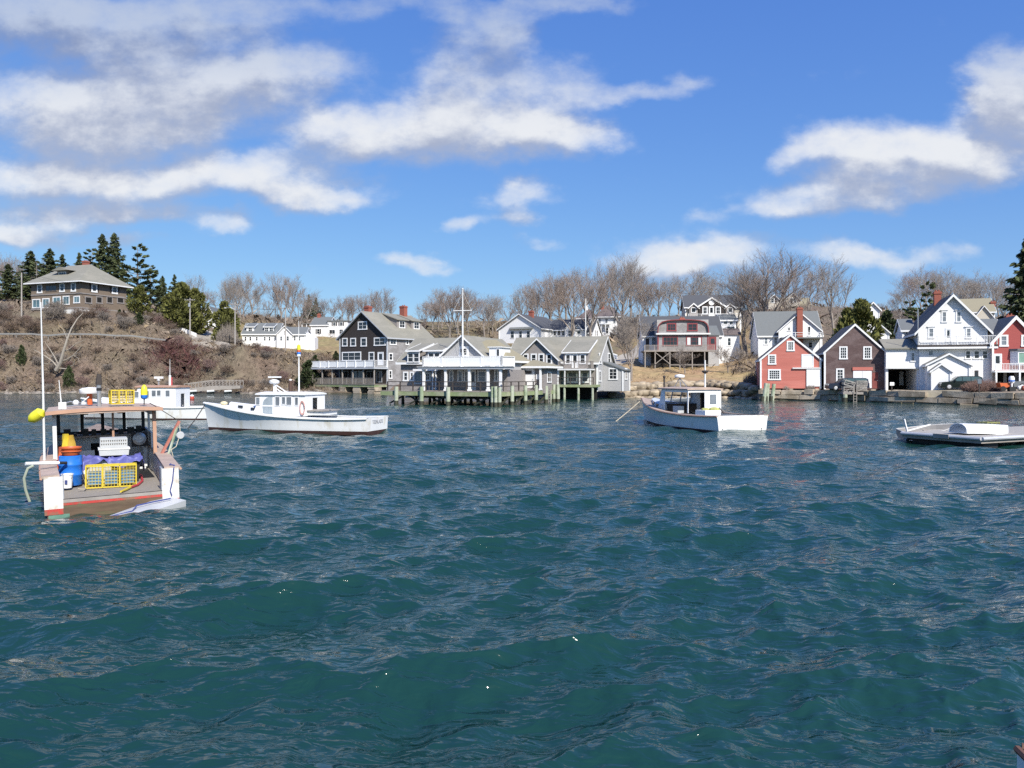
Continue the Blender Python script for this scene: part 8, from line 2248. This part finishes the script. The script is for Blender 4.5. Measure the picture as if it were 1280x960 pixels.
def suv(label, px0, px1, py, D, yaw, body, L_=4.7):
    p = pt((px0 + px1) / 2, py, D)
    root = thing('parked_suv', label, 'car', p, yaw, 'cars parked on the wharf')
    a = L_ / 2; w = .9
    lower = [(-a, .42), (-a + .05, .30), (-a + .5, .26), (a - .3, .26), (a, .38), (a, .78), (a - .06, 1.0), (-a + 1.25, 1.02), (-a + .12, .92), (-a, .70)]      # faces -x
    m = MB(); m.prism([(x, z) for x, z in lower], 'y', -w, w)
    m.build('body', body, root)
    m = MB()
    top = [(-a + 1.22, 1.021), (-a + 1.95, 1.60), (-a + 2.3, 1.66), (a - .45, 1.66), (a - .12, 1.50), (a - .07, 1.001)]
    t2 = [(x, z) for x, z in top]
    n = len(t2); vs = [(x, -w + .02 + max(0, (z - 1.02)) * .22, z) for x, z in t2] + [(x, w - .02 - max(0, (z - 1.02)) * .22, z) for x, z in t2]
    m.add(vs, [tuple(range(n - 1, -1, -1)), tuple(range(n, 2 * n))] + [(i, (i + 1) % n, n + (i + 1) % n, n + i) for i in range(n)])
    m.build('cabin', body, root)
    gl = pmat('car_glass', (.06, .10, .095), .05, .2, 1, spec=.8)
    for sg in (-1, 1):
        yy = lambda z: sg * (w - .02 - max(0, z - 1.02) * .22 + .008)
        for q in ([(-a + 1.45, 1.08), (-a + 2.02, 1.55), (-a + 2.35, 1.58), (-a + 2.35, 1.08)], [(-a + 2.43, 1.08), (-a + 2.43, 1.58), (-a + 3.3, 1.58), (-a + 3.3, 1.08)], [(-a + 3.38, 1.08), (-a + 3.38, 1.58), (a - .5, 1.57), (a - .28, 1.48), (a - .25, 1.08)]):
            MB().add([(x, yy(z), z) for x, z in q], [tuple(range(len(q)))]).build('side_window', gl, root)
    f = lambda q, s: ((-a + 1.22 + .73 * q - .012), s, 1.021 + .579 * q + .008)
    MB().add([f(.1, -.78), f(.1, .78), f(.93, .68), f(.93, -.68)], [(0, 1, 2, 3)]).build('windshield', gl, root)
    for x in (-a + .92, a - .95):
        for sg in (-1, 1):
            o = MB().lathe([(.0, 0), (.34, .0), (.36, .04), (.36, .2), (.34, .24), (0, .24)], (x, sg * (w + .02), .36), 18, (0, -sg, 0)).build('wheel', BLACK, root, smooth=True)
            MB().lathe([(.0, 0), (.16, .0), (.24, .02), (.24, .03), (0, .03)], (x, sg * (w + .035), .36), 14, (0, -sg, 0)).build('rim', pmat('alloy_rim', (.6, .6, .6), .35, .1, 3, metal=.3), o)
    for sg in (-1, 1):
        MB().box(-a - .015, -a + .1, sg * .74 - .14, sg * .74 + .14, .68, .82).build('headlight', WHITE2, root); MB().box(a - .08, a + .012, sg * .78 - .07, sg * .78 + .07, .75, 1.0).build('tail_light', REDTRIM, root)
        MB().box(-a + 1.5, -a + 1.66, *sorted((sg * (w - .02), sg * (w + .17))), 1.04, 1.18).build('mirror', body, root)
    m = MB(); m.box(-a - .03, -a + .08, -.86, .86, .34, .50); m.box(a - .08, a + .04, -.86, .86, .36, .52); m.build('bumper', pmat('dark_trim', (.03, .03, .032), .5), root)
    MB().box(-a - .012, -a + .02, -.5, .5, .55, .70).build('grille', BLACK, root)
    return root
NAVY = pmat('navy_car_paint', (.012, .016, .035), .18, .05, 1, spec=.7); CHAR = pmat('black_green_car_paint', (.014, .020, .018), .18, .05, 1, spec=.7)
suv('dark navy estate parked in front of the brown barn', 1033, 1084, 488.3, 104.2, R(-6), NAVY, 5.1)
suv('black four wheel drive parked by the white house behind the brown bush', 1177, 1223, 487, 98.3, R(-14), CHAR, 4.7)
suv('grey hatchback under the balcony of the red house', 1268, 1308, 486.5, 97.5, R(-14), pmat('grey_car_paint', (.16, .17, .18), .25, .05, 1), 4.2)

def twig_bush(name, label, px, D, wid, dep, hgt, mat, n=3200, seed=1):
    rng = np.random.default_rng(seed); p = gp(px, D)
    root = thing(name, label, 'shrub', p)
    S = []
    for i in range(n):
        a = rng.uniform(0, 6.28); r = rng.uniform(0, 1) ** .5; b = np.array([math.cos(a) * r * wid * .42, math.sin(a) * r * dep * .42, 0])
        top = np.array([b[0] * 1.15, b[1] * 1.15, hgt * math.sqrt(max(.08, 1 - r * r * .85)) * rng.uniform(.55, 1.05)])
        q0 = b + (top - b) * rng.uniform(0, .6); q1 = q0 + (top - b) * rng.uniform(.25, .45) + rng.normal(0, .13, 3)
        S.append((Vector(q0), Vector(q1), .016, .008))
    segs_mesh('twigs', S, mat, root, 3)
    return root
twig_bush('shrub', 'rounded leafless brown bush at the edge of the wharf by the red house', 1229, 92.5, 5.4, 2.6, 1.55, pmat('bush_twigs', (.20, .125, .105), .95, .12, 1, island=.4), 5200)
twig_bush('shrub', 'small leafless bush at the foot of the red barn doors', 1013, 108.6, 1.4, .9, .9, TWIGGREY, 500, 2)
twig_bush('shrub', 'small leafless bush left of the red barn doors', 983, 109.3, .9, .8, .7, TWIGGREY, 350, 3)
twig_bush('shrub', 'grey leafless shrub beside the left corner of the red barn', 940, 121, 3.0, 2.0, 2.4, TWIGGREY, 1500, 4)
twig_bush('shrub', 'big grey leafless shrub under the street lamp cedar', 284, 184, 5.5, 3.5, 5.5, TWIGGREY, 3000, 5)

def sign(label, px, py0, py1, D, w, h, mat):
    p = pt(px, py1, D); root = thing('sign', label, 'sign', p); hh = (py1 - py0) * D / F
    MB().box(-.05, .05, -.05, .05, -.6, hh).build('post', WOODDARK, root); MB().box(-w / 2, w / 2, -.09, -.055, hh - h, hh + .02).build('board', mat, root)
sign('little white sign on a post before the carport', 1114.7, 478, 486.5, 103, .55, .4, WHITE); sign('small dark sign on a post in front of the brown bush', 1224, 474, 487.5, 90.6, .45, .5, pmat('slate_board', (.12, .15, .18), .6))
def outboard(px, D):
    p = gp(px, D); root = thing('outboard_motor', 'white and blue outboard motor on a stand near the garage', 'motor', p)
    MB().box(-.35, .35, -.25, .25, 0, .5).build('stand', BLACK, root); MB().lathe([(.1, .5), (.12, 1.0), (.28, 1.05), (.3, 1.5), (.2, 1.7), (0, 1.72)], n=10).build('cowl', WHITE, root, smooth=True); MB().lathe([(.305, 1.1), (.31, 1.25)], n=10).build('stripe', BLUEP, root)
outboard(1264.5, 90)
def handcart(px, D):
    p = gp(px, D); root = thing('handcart', 'small orange handcart with dark wheels beside the brown bush', 'cart', p)
    MB().prism([(-.6, .45), (.6, .45), (.75, .95), (-.75, .95)], 'y', -.4, .4).build('tub', ORANGE, root)
    for x in (-.4, .45): MB().lathe([(0, 0), (.3, 0), (.3, .1), (0, .1)], (x, -.5, .3), 12, (0, 1, 0)).build('wheel', BLACK, root)
    MB().tube([(.7, 0, .8), (1.2, 0, 1.1)], .03, 6).build('handle', STEEL, root)
handcart(1255.5, 90.5)
for i, (px, lab, mt) in enumerate(((1271, 'white fishing float heaped by the red house garage', WHITE2), (1276, 'red fishing float heaped by the red house garage', BOTRED), (1280.5, 'second white fishing float beside the red one', WHITE2))):
    p = gp(px, 90 - .3 * i); float_buoy('fishing_float', lab, p + Vector((0, 0, .25)), (.8, -.2, .2), .8, .28, [(1.0, mt)], group='floats heaped by the garage')
for i, (px, D, l, lab) in enumerate(((1212, 91.2, 1.8, 'pale granite slab lying loose on the quay edge before the bush'), (1130, 97.6, 2.2, 'flat grey slab at the lip of the quay before the carport'))):
    p = gp(px, D); t = thing('stone_slab', lab, 'slab', p, R(-30)); m = MB().box(-l / 2, l / 2, -.4, .4, -.05, .28); m.v = [(x + .1 * math.sin(7 * y + z), y + .1 * math.cos(9 * x), z + .05 * math.sin(5 * x)) for x, y, z in m.v]; m.build('slab', GRANITE, t)
